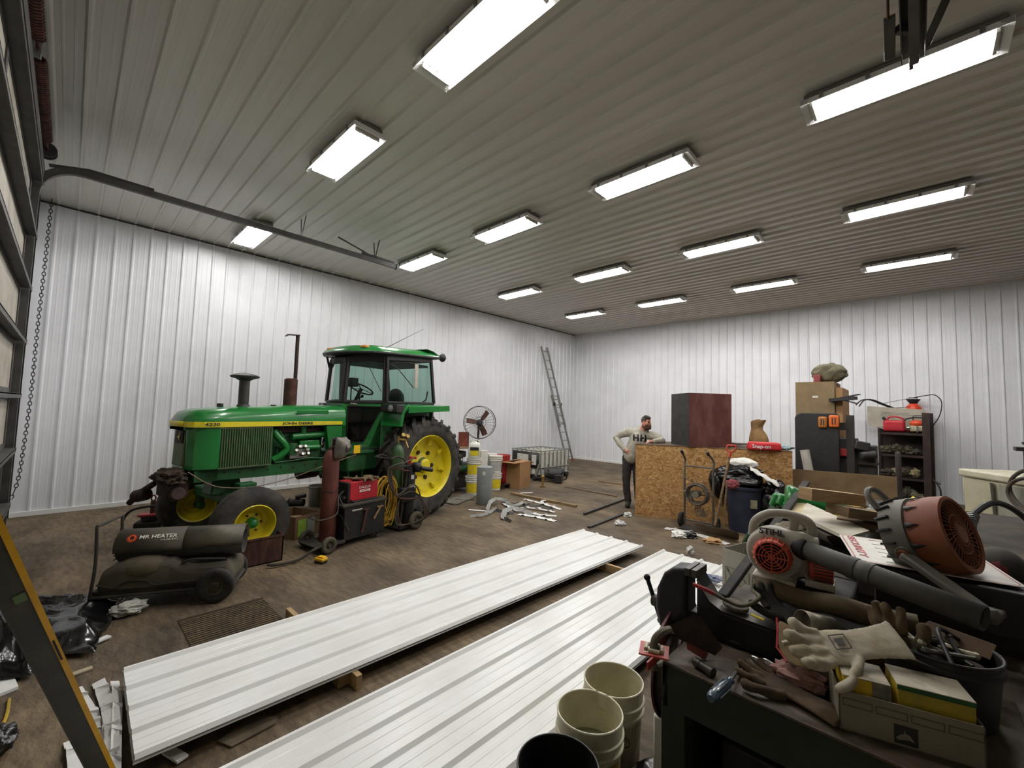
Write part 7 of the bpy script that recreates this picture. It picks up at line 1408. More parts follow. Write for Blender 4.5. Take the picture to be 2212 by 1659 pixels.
# bench top small things
hd0, hd1, tip = P(1535, 1510, ZB+.03), P(1578, 1470, ZB+.03), P(1607, 1427, ZB+.012); SD = thing('screwdriver', 'screwdriver with a chunky blue grey handle hanging over the bench edge', 'screwdriver', hd1)
b = B(); dv = (hd1-hd0); pts = [hd0, hd0+dv*.08, hd0+dv*.5, hd0+dv*.8, hd0+dv*.9, hd1]; b.tube(pts, [.012, .0185, .0205, .017, .012, .014], 12); b.build('handle', mat('screwdriver_blue', '4c5f70', '3a4a58', scale=10, rough=.25, coat=.4), SD, world=True)
for k in range(6):
    x2, y2 = frame(dv); a = PI*k/3; r_ = .0195; o2 = x2*math.cos(a)*r_+y2*math.sin(a)*r_; b = B(); b.tube([hd0+dv*.18+o2, hd0+dv*.72+o2], .0028, 5); b.build('grip_rib', mat('screwdriver_dark', '27323c'), SD, world=True)
b = B(); b.tube([hd1, hd1.lerp(tip, .6), tip], [.006, .0055, .0035], 8); b.build('blade', M_steel, SD, world=True)
s0_, s1_ = P(1499, 1427, ZB+.018), P(1541, 1454, ZB+.018); b = B(); dv = s1_-s0_; b.tube([s0_, s0_+dv*.1, s0_+dv*.35, s0_+dv*.36, s0_+dv*.66, s0_+dv*.67, s1_], [.012, .017, .017, .0145, .0145, .0175, .0175], 14); solo(b, 'socket_bit', M_vt, 'greasy dark steel socket lying near the bench corner', 'socket')
def clip_ring(cx, cy, a, label):
    c = P(cx, cy, ZB+.012); d = V((math.cos(a), math.sin(a), 0)); s_ = V((-d.y, d.x, 0)); pts = [c+d*.045*math.cos(t)+s_*.02*math.sin(t)*(1.2 if math.cos(t) > 0 else .8)+V((0, 0, .004*math.sin(t))) for t in [2*PI*k/20 for k in range(20)]]
    b = B(); b.tube(pts, .0055, 8, closed=True); b.bar(c-d*.035, c+d*.02+s_*.004, .016, .006); solo(b, 'steel_clip', M_chrome, label, 'clip')
clip_ring(1640, 1434, R(-40), 'bright oval steel clip on the bench, left one of the pair'); clip_ring(1664, 1440, R(-45), 'bright oval steel clip on the bench, right one of the pair')
glove(Matrix.Translation(P(1728, 1512, ZB+.004)) @ Matrix.Rotation(R(165), 4, 'Z'), 'flat dark brown work glove on the bench beside the clips', M_gloved, s=1.25, thick=.0135, curl=(.05, .1, .05, .1, .1), spread=.16)
# support case and rolls
b = B(); b.bb((-.50, 2.17, ZB), (-.20, 2.44, PD(1672, 1194, 1.84).z-.122)); solo(b, 'tool_chest', M_rubber, 'low black tool chest under the leaf blower', 'chest', bevel=.01)
M_roll = mat('dusty_leather', '6b5d46', '4a4032', scale=5, rough=.9, bump=.3); M_roll2 = mat('black_leather', '1d1c1a', '2a2825', scale=6, rough=.7, bump=.2)
def roll(p0, p1, r, m, label):
    q = [p0+(p1-p0)*(k/8)+V((0, 0, .006*math.sin(k*1.7))) for k in range(9)]; b = B(); b.tube(q, [r*(1+.06*math.sin(k*2.1)) for k in range(9)], 20); x2, y2 = frame(p1-p0)
    solo(b, 'leather_roll', m, label, 'leather roll'); return q
ra0, ra1 = PY(1634, 1268, 2.11), PY(1985, 1312, 2.15); ra1.z = ra0.z
roll(ra0, ra0+(ra1-ra0)*1.0, .040, M_roll, 'dusty brown rolled welding leather lying below the blower, upper roll')
rb0, rb1 = PY(1668, 1318, 2.09), PY(1915, 1345, 2.10); rb1.z = rb0.z
roll(rb0, rb1, .046, M_roll2, 'black rolled welding leather below the dusty brown roll')
b = B(); b.bb((-.38, 2.08, ZB), (-.05, 2.12, rb0.z-.047)); solo(b, 'lumber_cleat', M_woodd, 'dirty lumber cleat under the black rolled leather', 'lumber')
# leaf blower
M_bw = mat('blower_grey', 'b0aa9d', '928c7e', scale=5, rough=.5); M_bt2 = mat('blower_tube', '4d4b44', '3b3933', scale=7, rough=.65); M_bo = mat('blower_orange', 'c04c34', 'd06046', scale=6, rough=.45)
BC = PD(1672, 1194, 1.84); LB_ = thing('leaf_blower', 'grey handheld leaf blower with a round orange intake grille and long dark tube', 'leaf blower', V((BC.x, BC.y, 1.04)))
bn = (-CR*.62-CFW*.78); bn.z = 0; bn.normalize(); bx = V((-bn.y, bn.x, 0)); bx = bx if bx.dot(CR) > 0 else -bx; bz = V((0, 0, 1))
def BM(off=0., rx=0.): p = BC+bn*off; return Matrix(((bx.x, bz.x, bn.x, p.x), (bx.y, bz.y, bn.y, p.y), (bx.z, bz.z, bn.z, p.z), (0, 0, 0, 1)))
def bp_(x, z, o=0.): return BC+bx*x+bz*z+bn*o
b = B(); b.lathe([(0, .035), (.07, .035), (.098, .025), (.108, 0), (.108, -.05), (.095, -.075), (0, -.08)], 40, BM()); b.tube([bp_(.0, .05, -.02), bp_(.10, .055, -.02), bp_(.15, .045, -.03)], [.055, .05, .045], 16); b.sph(bp_(.06, -.03, -.10), (.09, .09, .09), 16); b.box(bp_(.0, -.108, -.02), (.16, .12, .02), rot=(0, 0, math.degrees(math.atan2(bx.y, bx.x)))); b.box(bp_(.16, -.10, -.05), (.10, .10, .03), rot=(0, 0, math.degrees(math.atan2(bx.y, bx.x))))
b.build('fan_housing', M_bw, LB_, world=True, remesh=.005, smoothit=5)
b = B(); b.tube(spl([bp_(-.085, .05, -.03), bp_(-.075, .115, -.03), bp_(-.02, .158, -.035), bp_(.06, .165, -.04), bp_(.12, .145, -.045), bp_(.135, .10, -.05), bp_(.125, .04, -.05)], 6), .020, 12); b.tube([bp_(.06, .04, -.04), bp_(.075, .15, -.04)], [.022, .018], 12); b.build('carry_handle', M_bw, LB_, world=True, remesh=.005, smoothit=4)
b = B(); b.lathe([(.056, .03), (.070, .03), (.073, .045), (.064, .072), (.058, .076)], 40, BM()); 
for r in (.012, .024, .036, .048, .060): b.tube([bp_(r*math.cos(a), r*math.sin(a), .078) for a in [2*PI*k/24 for k in range(24)]], .0022, 5, closed=True)
for k in range(8): a = 2*PI*k/8; b.bar(bp_(.0, .0, .078), bp_(.06*math.cos(a), .06*math.sin(a), .078), .004, .003, up=bn)
for k in range(20): a = 2*PI*k/20; b.bar(bp_(.064*math.cos(a), .064*math.sin(a), .074), bp_(.076*math.cos(a), .076*math.sin(a), .045), .004, .004)
b.build('intake_grille', M_bo, LB_, world=True)
b = B(); b.lathe([(0, .04), (.066, .04), (.066, .036), (0, .036)], 28, BM()); b.build('intake_well', M_ink, LB_, world=True)
b = B(); b.lathe([(0, .0), (.045, .0), (.045, -.08), (0, -.085)], 20, Matrix(((bn.x, bz.x, bx.x, 0), (bn.y, bz.y, bx.y, 0), (bn.z, bz.z, bx.z, 0), (0, 0, 0, 1)))); b.v = [v+bp_(.205, -.045, -.06) for v in b.v]; b.build('engine_cover', M_bo, LB_, world=True)
for k in range(6): b = B(); b.bar(bp_(.14, -.08+.013*k, -.008), bp_(.205, -.08+.013*k, -.012), .004, .003); b.build('cover_slot', M_ink, LB_, world=True)
text('STIHL', .034, M_ink, LB_, bp_(-.052, .092, .028), bx, bz+bn*-.5, bold=.001, sx=1.1)
tb0, tb1 = PD(1721, 1180, 1.80), PD(2128, 1337, 1.29); dv = tb1-tb0
b = B(); b.tube([tb0-dv*.03, tb0, tb0+dv*.05, tb0+dv*.075], [.040, .047, .047, .043], 24); b.build('tube_collar', M_black, LB_, world=True, bevel=.003)
b = B(); b.tube([tb0+dv*.05, tb0+dv*.35, tb0+dv*.352, tb0+dv*.40, tb0+dv*.402], [.036, .038, .041, .041, .038], 24, cap=False); b.tube([tb0+dv*.40, tb0+dv*.46, tb0+dv*.462, tb0+dv*.49, tb0+dv*.492, tb1], [.039, .039, .041, .041, .038, .036], 24, cap=False); b.build('blower_pipe', M_bt2, LB_, world=True, solid=.003)
b = B(); b.cyl(tb1-dv*.025, tb1-dv*.024, .034, n=20); b.build('pipe_inside', M_ink, LB_, world=True)  # black disc paints the shade of the hollow pipe end
# black strap behind blower, clear box with arrows
sb0, sb1 = PD(1560, 1290, 2.15), PD(1742, 1042, 3.6); b = B(); b.bar(sb0, sb1, .05, .03); solo(b, 'rubber_strip', M_rubber, 'long black rubber strip slanting up behind the leaf blower', 'strip', bevel=.006)
# white carton with arrows
zc_ = .62; k0, k1, k2 = P(1561, 1183, zc_), P(1625, 1203, zc_), P(1592, 1171, zc_); ux = (k1-k0); ux.z = 0; ux.normalize(); uy = V((-ux.y, ux.x, 0)); KB = thing('arrow_carton', 'open white cardboard box printed with arrows standing behind the vise', 'box', V((k0.x, k0.y, 0)), math.atan2(ux.y, ux.x))
b = B(); W1_, W2_ = .52, .36
for (s0, t0, s1, t1) in ((0, 0, W1_, 0), (W1_, 0, W1_, W2_), (W1_, W2_, 0, W2_), (0, W2_, 0, 0)): b.add([V((s0, t0, 0)), V((s1, t1, 0)), V((s1, t1, zc_)), V((s0, t0, zc_))], [(0, 1, 2, 3)])
b.add([V((0, 0, .004)), V((W1_, 0, .004)), V((W1_, W2_, .004)), V((0, W2_, .004))], [(0, 1, 2, 3)]); b.build('carton', mat('dirty_white_carton', 'aaa69a', '98937f', scale=3, rough=.85), KB, smooth=False, solid=.006)
for i, (x, z) in enumerate(((.03, .34), (.15, .34), (.27, .34), (.03, .12), (.15, .12), (.27, .12))):
    b = B()
    for p, q in (((x, z), (x+.09, z)), ((x+.09, z), (x+.09, z+.13)), ((x+.09, z+.13), (x, z+.13)), ((x, z+.13), (x, z))): b.bar((p[0], -.004, p[1]), (q[0], -.004, q[1]), .002, .003)
    b.bar((x+.015, -.004, z+.115), (x+.075, -.004, z+.015), .003, .006, up=(0, 1, 0)); b.prism([(x+.008, z+.122), (x+.018, z+.09), (x+.038, z+.108)], -.003, Matrix(((1, 0, 0, 0), (0, 0, 1, 0), (0, 1, 0, 0), (0, 0, 0, 1))), h0=-.006); b.build('arrow_symbol', mat('faded_ink', '4e4b45'), KB, smooth=False)
# wrapper on the right sheet stack
q = P(1548, 1258, .135); b = blob((q.x, q.y, q.z+.03), (.11, .06, .03), 4, .4, 2.2, flat=-.028, seed=91.); solo(b, 'blue_wrapper', mat('blue_film', '2c3558', '8d97ab', scale=12, rough=.4), 'crumpled blue wrapper on the far right of the right steel stack', 'wrapper')
q = P(1572, 1275, .135); b = blob((q.x, q.y, q.z+.035), (.08, .06, .035), 4, .4, 2.2, flat=-.033, seed=93.); solo(b, 'clear_wrapper', M_poly, 'crumpled clear wrapper right next to the blue wrapper', 'wrapper')
# can, leather flap, pink cloth, gloves
c0, c1 = PY(1732, 1346, 1.90), PY(1795, 1362, 1.98); dv = (c1-c0).normalized(); b = B(); b.tube([c0, c1], [.044, .044], 28, cap=False); b.cyl(c0+dv*.035, c0+dv*.037, .043, n=28); solo(b, 'tin_can', mat('tin_can', '7c7566', '5f5849', scale=7, rough=.4, metal=.5), 'open tin can lying on its side in front of the black leather roll', 'can', solid=.003)
pl = [[PY(1678, 1335, 1.93), PY(1700, 1345, 1.90), PY(1745, 1385, 1.86)], [PY(1680, 1365, 1.88), PY(1702, 1375, 1.86), PY(1748, 1405, 1.84)], [PY(1678, 1398, 1.84), PY(1708, 1410, 1.82), PY(1750, 1430, 1.82)], [PY(1700, 1430, 1.80), PY(1722, 1440, 1.79), PY(1760, 1452, 1.79)]]
b = B(); b.loft(pl, cap=False, closed=False); lf = solo(b, 'leather_flap', mat('suede_tan', '6a5640', '83704f', scale=9, rough=.95), 'tan suede flap with a red edge draped right of the vise', 'leather', solid=.005, sub=2); b = B(); b.tube([p[0] for p in pl], .004, 6); b.build('red_edge', M_red, lf, world=True)
q = P(1728, 1460, ZB+.04); b = blob((q.x, q.y, q.z), (.085, .05, .035), 4, .35, 2.2, flat=-.034, seed=97.); solo(b, 'pink_cloth', mat('faded_pink', 'a47f78', '8d6a63', scale=9, rough=.95), 'faded pink cloth under the fingers of the white glove', 'cloth')
q = PD(1840, 1410, 1.42); b = blob((q.x, q.y+.03, ZB+.065), (.12, .07, .07), 4, .2, 2., flat=-.063, seed=99.); solo(b, 'oily_cloth', M_gloved, 'dark oily cloth heap under the white work glove', 'cloth')
M_wg = mat('white_glove', 'bcb5a2', '958b70', scale=8, rough=.9, bump=.2)
gw = PD(1858, 1396, 1.40); wg = glove(Matrix.Translation(gw) @ Matrix.Rotation(R(212), 4, 'Z') @ Matrix.Rotation(R(14), 4, 'Y') @ Matrix.Rotation(R(-30), 4, 'X'), 'soiled white work glove with a printed square lying palm down behind the filter box', M_wg, s=1.42, thick=.0195, curl=(.25, .2, .25, .35, .1), spread=.15, cuff=.085, tk=.8)
b = B(gw and Matrix.Translation(gw) @ Matrix.Rotation(R(212), 4, 'Z') @ Matrix.Rotation(R(14), 4, 'Y') @ Matrix.Rotation(R(-30), 4, 'X'))
for s0, s1 in (((.03, -.018), (.065, -.018)), ((.065, -.018), (.065, .018)), ((.065, .018), (.03, .018)), ((.03, .018), (.03, -.018))): b.bar((s0[0]*1.3, s0[1]*1.3, .0355), (s1[0]*1.3, s1[1]*1.3, .0355), .003, .002)
b.box((.062, 0, .034), (.022, .022, .003)); b.build('printed_square', mat('glove_print', '4a473f'), wg, world=True)
glove(Matrix.Translation(PY(1718, 1352, 2.0)) @ Matrix.Rotation(R(150), 4, 'Z') @ Matrix.Rotation(R(-15), 4, 'Y'), 'black work glove between the vise and the black leather roll', mat('black_glove', '23231f', '32312b', scale=12, rough=.9), s=1.15, thick=.013, curl=(.3, .3, .4, .3, .3))
b = B(); hp0 = PY(1692, 1382, 1.80); b.tube(spl([PY(1690, 1390, 1.78), PY(1712, 1384, 1.80), PY(1740, 1372, 1.84)]), [.008]*13, 8); solo(b, 'pipe_nipple', M_whited, 'short pale pipe with a dark tip in front of the tin can', 'pipe')
# black tub of tools
tc0 = V((.035, 2.07, ZB)); TB = thing('black_bucket', 'black tub full of tools and a glove behind the filter box', 'bucket', tc0)
b = B(Matrix.Translation(tc0)); b.lathe([(0, .006), (.125, .006), (.128, 0), (.143, .16), (.150, .165), (.150, .18), (.145, .185), (.146, .20), (.140, .20), (.124, .012), (0, .012)], 44); b.build('tub', mat('tub_black', '1a1a1b', '262524', scale=8, rough=.45), TB, world=True)
b = B(); b.tube([tc0+V((.145*math.cos(a), .145*math.sin(a), .203)) for a in [2*PI*k/36 for k in range(36)]], .005, 6, closed=True); b.build('rim', M_black, TB, world=True)
b = B(); b.tube(spl([tc0+V((.06, .12, .19)), tc0+V((.0, .0, .25)), tc0+V((.03, -.14, .19))]), .007, 8); b.build('bail_handle', M_black, TB, world=True)
random.seed(17); kinds = [('steel', M_steel), ('dark', M_dark), ('olive', M_olive), ('pale', M_whited), ('rust', M_rust)]
for k in range(14):
    a = random.uniform(0, 2*PI); r_ = random.uniform(.0, .08); c = tc0+V((r_*math.cos(a), r_*math.sin(a), .165+.04*random.random())); d = V((random.uniform(-1, 1), random.uniform(-1, 1), random.uniform(-.1, .25))).normalized()*random.uniform(.04, .065); m = kinds[k % 5]
    if (c+d-tc0).xy.length > .12 or (c-d-tc0).xy.length > .12: c = tc0+V((0, 0, c.z-tc0.z))
    b = B(); b.tube([c-d, c-d*.2, c+d*.3, c+d], [.006, .008, .006, .011], 8); b.sph(c+d, .013, 8); solo(b, 'hand_tool', m[1], '%s coloured small tool lying inside the black tub' % m[0], 'tool', group='tools in the black tub')
b = blob(tc0+V((0, 0, .125)), (.115, .115, .05), 4, .25, 4., seed=101.); tag(solo(b, 'loose_hardware', M_rustd, 'dark loose hardware filling the black tub under the tools', 'hardware'), kind='stuff')
gT = Matrix.Translation(tc0+V((-.085, .0, .12))) @ Matrix.Rotation(R(205), 4, 'Z') @ Matrix.Rotation(R(-62), 4, 'Y') @ Matrix.Rotation(R(40), 4, 'X')
glove(gT, 'brown work glove standing fingers-up at the left rim of the black tub', mat('tan_glove', '75644c', '5e4f3b', scale=12, rough=.95, bump=.3), s=1.15, thick=.015, curl=(.12, .05, .2, .3, .4), spread=.2)
b = B(); b.loft([[tc0+V((-.03, .12, .18)), tc0+V((-.02, .15, .225)), tc0+V((-.05, .15, .19))], [tc0+V((.12, .04, .18)), tc0+V((.14, .08, .225)), tc0+V((.12, .09, .19))]]); solo(b, 'lumber_scrap', mat('brown_slat', '4f3d2a', '5f4a33', scale=5, rough=.85), 'brown wooden slat lying across the far rim of the black tub', 'slat', bevel=.004)
# filter carton
f0, f1 = P(1813, 1573, ZB), P(2133, 1668, ZB); fx = (f1-f0); FL = fx.length; fx.normalize(); fy = V((-fx.y, fx.x, 0)); FCN = thing('filter_carton', 'open pale cardboard tray with a small deer emblem holding yellow filter boxes', 'box', f0, math.atan2(fx.y, fx.x)); FH, FD = .115, .15
M_fc = mat('pale_carton', '8a8270', '7c7463', scale=3, rough=.85)
b = B(); e_ = .004; b.bb((0, 0, 0), (FL, FD, e_)); b.bb((0, 0, 0), (FL, e_, FH)); b.bb((0, FD-e_, 0), (FL, FD, FH)); b.bb((0, 0, 0), (e_, FD, FH)); b.bb((FL-e_, 0, 0), (FL, FD, FH)); b.build('carton', M_fc, FCN, smooth=False)
b = B(); 
for i in range(4):
    x0_, x1_ = .01+i*FL/4.05, .01+i*FL/4.05+FL/4.6
    for p, q in (((x0_, .075), (x1_, .075)), ((x1_, .075), (x1_, .095)), ((x1_, .095), (x0_, .095)), ((x0_, .095), (x0_, .075))): b.bar((p[0], -.001, p[1]), (q[0], -.001, q[1]), .0012, .0015)
    if i < 3: b.bar((x1_, -.001, .075), (x1_+.001, -.001, .075), .001, .001)
    b.build('printed_frame', mat('faded_ink', '4e4b45'), FCN, smooth=False); b = B()
b = B(); b.bb((FL*.40, -.0015, .008), (FL*.565, .0, .06)); em = b.build('emblem_plate', mat('emblem_dark', '2e2a26'), FCN, bevel=.006)
b = B(); o2 = V((FL*.48, -.0022, .034)); pts = [(-.022, -.010), (-.012, .0), (-.004, .004), (-.002, .018), (.0, .006), (.008, .004), (.016, -.006), (.020, -.014), (.010, -.010), (-.004, -.012), (-.018, -.016)]; b.add([o2+V((p[0], 0, p[1])) for p in pts], [tuple(range(len(pts)))]); b.build('leaping_deer', M_fc, em, solid=.0006, smooth=False)
def fbox(x0, x1, h, label, green):
    t = thing('filter_box', label, 'box', FCN.matrix_basis @ V((x0, .02, .005)), math.atan2(fx.y, fx.x)); w = x1-x0; d = FD-.035
    b = B(); b.bb((0, 0, 0), (w, d, h)); b.build('box_body', mat('box_yellow_g' if green else 'box_yellow', 'b09a2c' if green else 'd8b41f', '8d8440' if green else 'b5962a', scale=14, rough=.55), t, bevel=.002)
    b = B(); b.bb((-.001, -.001, h), (w+.001, d+.001, h+.003)); b.build('box_lid', mat('stained_white', 'b3ab96', '5e4f3e', scale=9, rough=.6, amt=(.45, .7)), t, bevel=.001)
    if green: b = B(); b.bb((-.001, -.0015, h-.012), (w+.001, -.0005, h)); b.build('green_band', M_grnd, t)
    else: b = B(); b.bb((w*.62, -.0015, .0), (w+.001, -.0005, h)); b.build('grey_label', mat('label_grey', '8b8672', '5d5a4e', scale=20, rough=.6), t)
fbox(.015, FL*.40, .146, 'smaller yellow filter box at the left in the pale carton', False); fbox(FL*.45, FL*.97, .158, 'larger filter box with a stained white top at the right in the pale carton', True)
b = B(); b.bb((.22, 1.95, ZB), (.48, 2.3, ZB+.012)); b.v = [v+V((0, -.02, 0)) for v in b.v]; solo(b, 'board_scrap', mat('grey_board', '6e665a', '595248', scale=6, rough=.85), 'grey board scrap right of the black tub on the front bench', 'board')
# pails in the foreground
def open_pail(label, top_px, m, fill=None, r=.155, inner=None):
    c = P(top_px[0], top_px[1], .375); t = thing('bucket', label, 'bucket', (c.x, c.y, 0)); h = .375; b = B(Matrix.Translation((c.x, c.y, 0)))
    b.lathe([(0, .004), (r*.86, .004), (r*.88, 0), (r*.95, h*.66), (r*1.03, h*.665), (r*1.03, h*.69), (r*.965, h*.695), (r*.97, h*.78), (r*1.04, h*.785), (r*1.04, h*.81), (r*.985, h*.82), (r, h*.985), (r*.99, h), (r*.965, h*.995), (r*.84, .012), (0, .012)], 48); b.build('pail_body', m, t, world=True, ang=45)
    b = B(); b.tube([V((c.x, c.y, h))+V((r*.985*math.cos(a), r*.985*math.sin(a), 0)) for a in [2*PI*k/48 for k in range(48)]], .0045, 6, closed=True); b.build('rim', inner or (m if fill is None and r > .16 else mat('cream_rim', 'dedac4', 'c6c1a6', scale=8, rough=.45)), t, world=True)
    if fill is not None: b = B(Matrix.Translation((c.x, c.y, fill[0]))); b.lathe([(0, 0), (r*(.84+.12*fill[0]/h), 0)], 40); b.build('water', fill[1], t, world=True)
    b = B(); b.lathe([(r*.885, h*.06), (r*.94, h*.60), (r*.945, h*.60), (r*.89, h*.06)], 14, Matrix.Translation((c.x, c.y, 0)) @ Matrix.Rotation(to_cam(c.x, c.y)+R(15), 4, 'Z'), arc=120, a0=-60); 
    b.build('label', mat('soiled_yellow', 'a89440', '8a7a4c', scale=6, rough=.6) if fill is not None else mat('soiled_print', 'a39c84', '6f6a58', scale=9, rough=.6), t, world=True)
    return t, c
M_pin = mat('cream_inside', 'ccc7ab', 'a29b7c', scale=6, rough=.55, amt=(.4, .8)); M_water = mat('murky_water', '7d7f66', '888a70', scale=2, rough=.12)
t1, c1 = open_pail('open soiled white bucket, the farther one of two beside the sheet stack', (1325, 1467), M_pin)
t2, c2 = open_pail('open soiled white bucket half full of murky water in front of the other white one', (1274, 1535), M_pin, fill=(.20, M_water))
M_blk = mat('black_pail', '121211', '1d1c1a', scale=7, rough=.5)
t3, c3 = open_pail('open black bucket at the bottom edge nearest the camera', (1205, 1652), M_blk, r=.165)
b = B(); q = c1; d_ = V((-q.x, -q.y, 0)).normalized(); s_ = V((-d_.y, d_.x, 0)); pc = V((q.x, q.y, .16))+d_*.138+s_*.06
b.tube([pc+s_*.022*math.cos(a)+V((0, 0, .022*math.sin(a))) for a in [2*PI*k/16 for k in range(16)]], .002, 5, closed=True); b.build('round_symbol', M_ink, t1, world=True)
# ================================================================== LEFT FOREGROUND
# spirit level leaning through the left foreground
pl0, pl1 = PD(24, 1230, 1.12), PD(196, 1590, 1.52); dl = (pl1-pl0).normalized()
top_ = pl0-dl*.75; k_ = pl1.z/(-dl.z); bot_ = pl1+dl*(k_-.0); 
LV = thing('spirit_level', 'long grey and yellow spirit level leaning diagonally in the left foreground', 'spirit level', (bot_.x, bot_.y, 0))
nv = (CO-pl0).normalized(); sv = dl.cross(nv).normalized(); nv = sv.cross(dl).normalized()
if sv.dot(CR) < 0: sv = -sv
def lv(t, s, n_): return top_+dl*t+sv*s+nv*n_
Ll = (bot_-top_).length-.03
def lbox(t0, t1, s0, s1, n0, n1, nm, m):
    b = B(); b.loft([[lv(t, s0, n0), lv(t, s1, n0), lv(t, s1, n1), lv(t, s0, n1)] for t in (t0, t1)]); return b.build(nm, m, LV, world=True, smooth=False)
lbox(0, Ll, -.042, .008, -.022, .0, 'grey_face', mat('level_grey', '3c3932', '4a463d', scale=8, rough=.5))
lbox(0, Ll, .008, .022, -.022, .002, 'yellow_edge', mat('level_yellow', 'f2b81c', 'dba41c', scale=8, rough=.4))
lbox(0, Ll, -.046, -.042, -.022, .002, 'far_edge', mat('level_edge', '4a463d', rough=.5))
tv = (pl0-top_).length
lbox(tv+.095, tv+.125, -.020, .004, .0, .003, 'vial_window', mat('level_vial', '5d7a40', '4b6634', scale=9, rough=.2))
lbox(tv+.33, tv+.43, .011, .016, .0015, .003, 'hang_slot', M_ink)
# black film, white scraps
M_film = mat('black_film', '0b0b0c', '141415', scale=6, rough=.18, spec=.8, bump=.5, bscale=9)
def crumpled_sheet(label, corners, m, amp=.08, n=34, seed=0., fs=3., name='plastic_film', lift=.02, group=None):
    c = [P(*q) for q in corners]; rings = []
    for i in range(n+1):
        row = []
        for k in range(n+1):
            p = c[0].lerp(c[1], k/n).lerp(c[3].lerp(c[2], k/n), i/n); q = V((p.x*fs+seed, p.y*fs, seed)); r_ = 1-abs(noise.noise(q)); r2 = 1-abs(noise.noise(q*2.7)); e = min(i, n-i, k, n-k)/n*6
            h = (r_**3*.7+r2**3*.35)*amp*min(1, .25+e); p.x += .05*noise.noise(q*1.3+V((9, 0, 0))); p.y += .05*noise.noise(q*1.3+V((0, 9, 0))); row.append(V((p.x, p.y, lift+h)))
        rings.append(row)
    b = B(); b.loft(rings, cap=False, closed=False); return solo(b, name, m, label, 'plastic film', solid=.003, ang=60)
crumpled_sheet('large crumpled sheet of black plastic film on the floor at the left edge', ((-60, 1300), (262, 1300), (200, 1420), (-60, 1420)), M_film, .11, seed=3., fs=2.)
crumpled_sheet('smaller heap of black plastic film at the left edge nearer the camera', ((-80, 1400), (75, 1380), (70, 1465), (-80, 1500)), M_film, .22, n=26, seed=8.)
b = blob(P(278, 1328)+V((0, 0, .055)), (.075, .12, .055), 4, .3, 2.6, flat=-.052, seed=111.); solo(b, 'fringed_scrap', mat('white_fringe', 'b9b8b0', '8d8c85', scale=16, rough=.7), 'whitish ribbed plastic scrap at the right end of the black film', 'scrap')
b = B(); b.bar(P(150, 1410, .02), P(236, 1374, .02), .05, .012); solo(b, 'sheet_edge', M_off, 'narrow white metal strip lying along the lower edge of the black film', 'strip', smooth=False)
b = B(); b.bar(P(120, 1470, .008), P(200, 1442, .008), .045, .01); solo(b, 'wood_shim', mat('pale_shim', 'a79b83', '857a62', scale=5, rough=.8), 'short pale wooden shim on the floor right of the spirit level', 'shim', smooth=False)
slabp = [P(-40, 1478, .02), P(25, 1450, .02), P(40, 1482, .02), P(-40, 1515, .02)]
b = B(); b.loft([slabp, [p-V((0, 0, .018)) for p in slabp]]); solo(b, 'white_panel_scrap', M_off, 'white panel scrap at the left picture edge below the black film', 'scrap', smooth=False)
b = B(); b.tube(spl([P(20, 1510, .01), P(14, 1545, .01), P(2, 1570, .01), P(-20, 1600, .01)]), .008, 6); solo(b, 'yellow_line', mat('yellow_line', 'b5982c', '8a7430', scale=6, rough=.7), 'thin yellow line on the floor at the far left', 'string')
q = P(-12, 1640); b = blob((q.x-.04, q.y, .06), (.08, .07, .06), 4, .3, 2.4, flat=-.058, seed=121.); solo(b, 'black_bundle', M_bag, 'black plastic bundle in the bottom left corner', 'bundle')
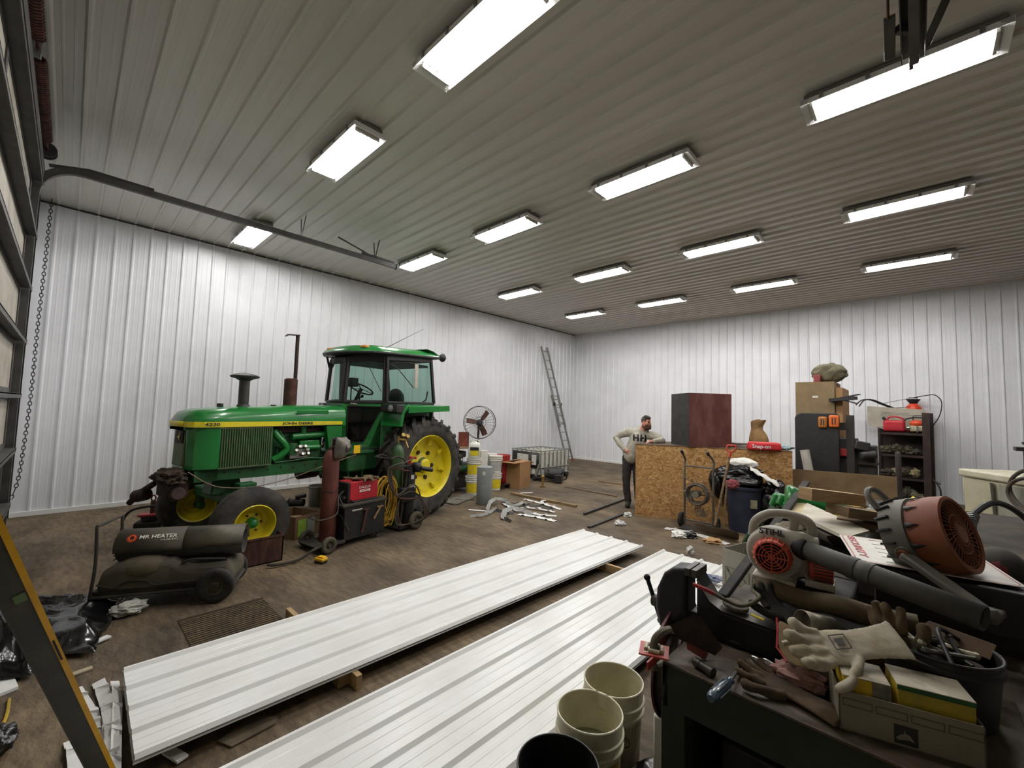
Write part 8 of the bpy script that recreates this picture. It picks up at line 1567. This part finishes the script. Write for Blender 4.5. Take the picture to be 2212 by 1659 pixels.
# ribbed white offcuts left of the stack
G2 = 'white sheet offcuts left of the left steel stack'
L2 = 'white ribbed offcut %s, between spirit level and left stack'
for k, (pts, w, z, lb) in enumerate((([(165, 1490), (190, 1530), (215, 1580)], .05, .01, 'farthest left'), ([(212, 1478), (232, 1540), (235, 1620), (225, 1700)], .06, .02, 'second from the left, longest'), ([(247, 1482), (252, 1530), (250, 1600), (248, 1680)], .045, .03, 'nearest to the stack'),
    ([(195, 1545), (200, 1620), (185, 1700)], .07, .015, 'in the lower middle'), ([(225, 1520), (238, 1580), (240, 1650)], .06, .04, 'topmost of the heap'), ([(160, 1600), (170, 1660), (165, 1720)], .08, .01, 'lowest at the picture edge'))):
    offcut([P(u, v) for u, v in pts], w, M_off, L2 % lb, None, bow=.01*(k % 3), tilt=(.0, .25, -.35, .1, .4, 0)[k], z=z)
q0, q1 = P(362, 1620, .02), P(395, 1640, .02); b = B(); b.bar(q0, q1, .05, .012); solo(b, 'sheet_offcut', M_off, 'tiny white sheet piece under the near edge of the left steel stack', 'metal offcut', smooth=False)
slabp = [P(470, 1600, .012), P(545, 1545, .012), P(600, 1548, .012), P(595, 1562, .012), P(500, 1612, .012)]; b = B(); b.loft([slabp, [p-V((0, 0, .008)) for p in slabp]]); solo(b, 'floor_scrap', mat('greasy_scrap', '5f5648', '766b58', scale=7, rough=.5), 'flat greasy brown scrap on the floor between the two steel stacks', 'scrap', smooth=False)
# ------------------------------------------------------------------ camera, world, view
cam = bpy.data.cameras.new('camera'); co = bpy.data.objects.new('camera', cam); COL.objects.link(co)
cam.sensor_fit = 'HORIZONTAL'; cam.sensor_width = 36.; cam.lens = 36.*CF/CW; cam.clip_start = .02; cam.clip_end = 100
co.matrix_world = Matrix(((CR.x, CU.x, -CFW.x, 0), (CR.y, CU.y, -CFW.y, 0), (CR.z, CU.z, -CFW.z, CZ), (0, 0, 0, 1)))
sc = bpy.context.scene; sc.camera = co
w = bpy.data.worlds.new('world'); sc.world = w; w.use_nodes = True
w.node_tree.nodes['Background'].inputs[0].default_value = (.5, .5, .5, 1); w.node_tree.nodes['Background'].inputs[1].default_value = .02
sc.view_settings.view_transform = 'Standard'; sc.view_settings.look = 'None'; sc.view_settings.gamma = 1; sc.view_settings.use_curve_mapping = False
sc.view_settings.exposure = .5
sc.cycles.max_bounces = 8; sc.cycles.diffuse_bounces = 5; sc.cycles.glossy_bounces = 3; sc.cycles.transparent_max_bounces = 12; sc.cycles.caustics_reflective = False; sc.cycles.caustics_refractive = False
sc.cycles.sample_clamp_indirect = 4.
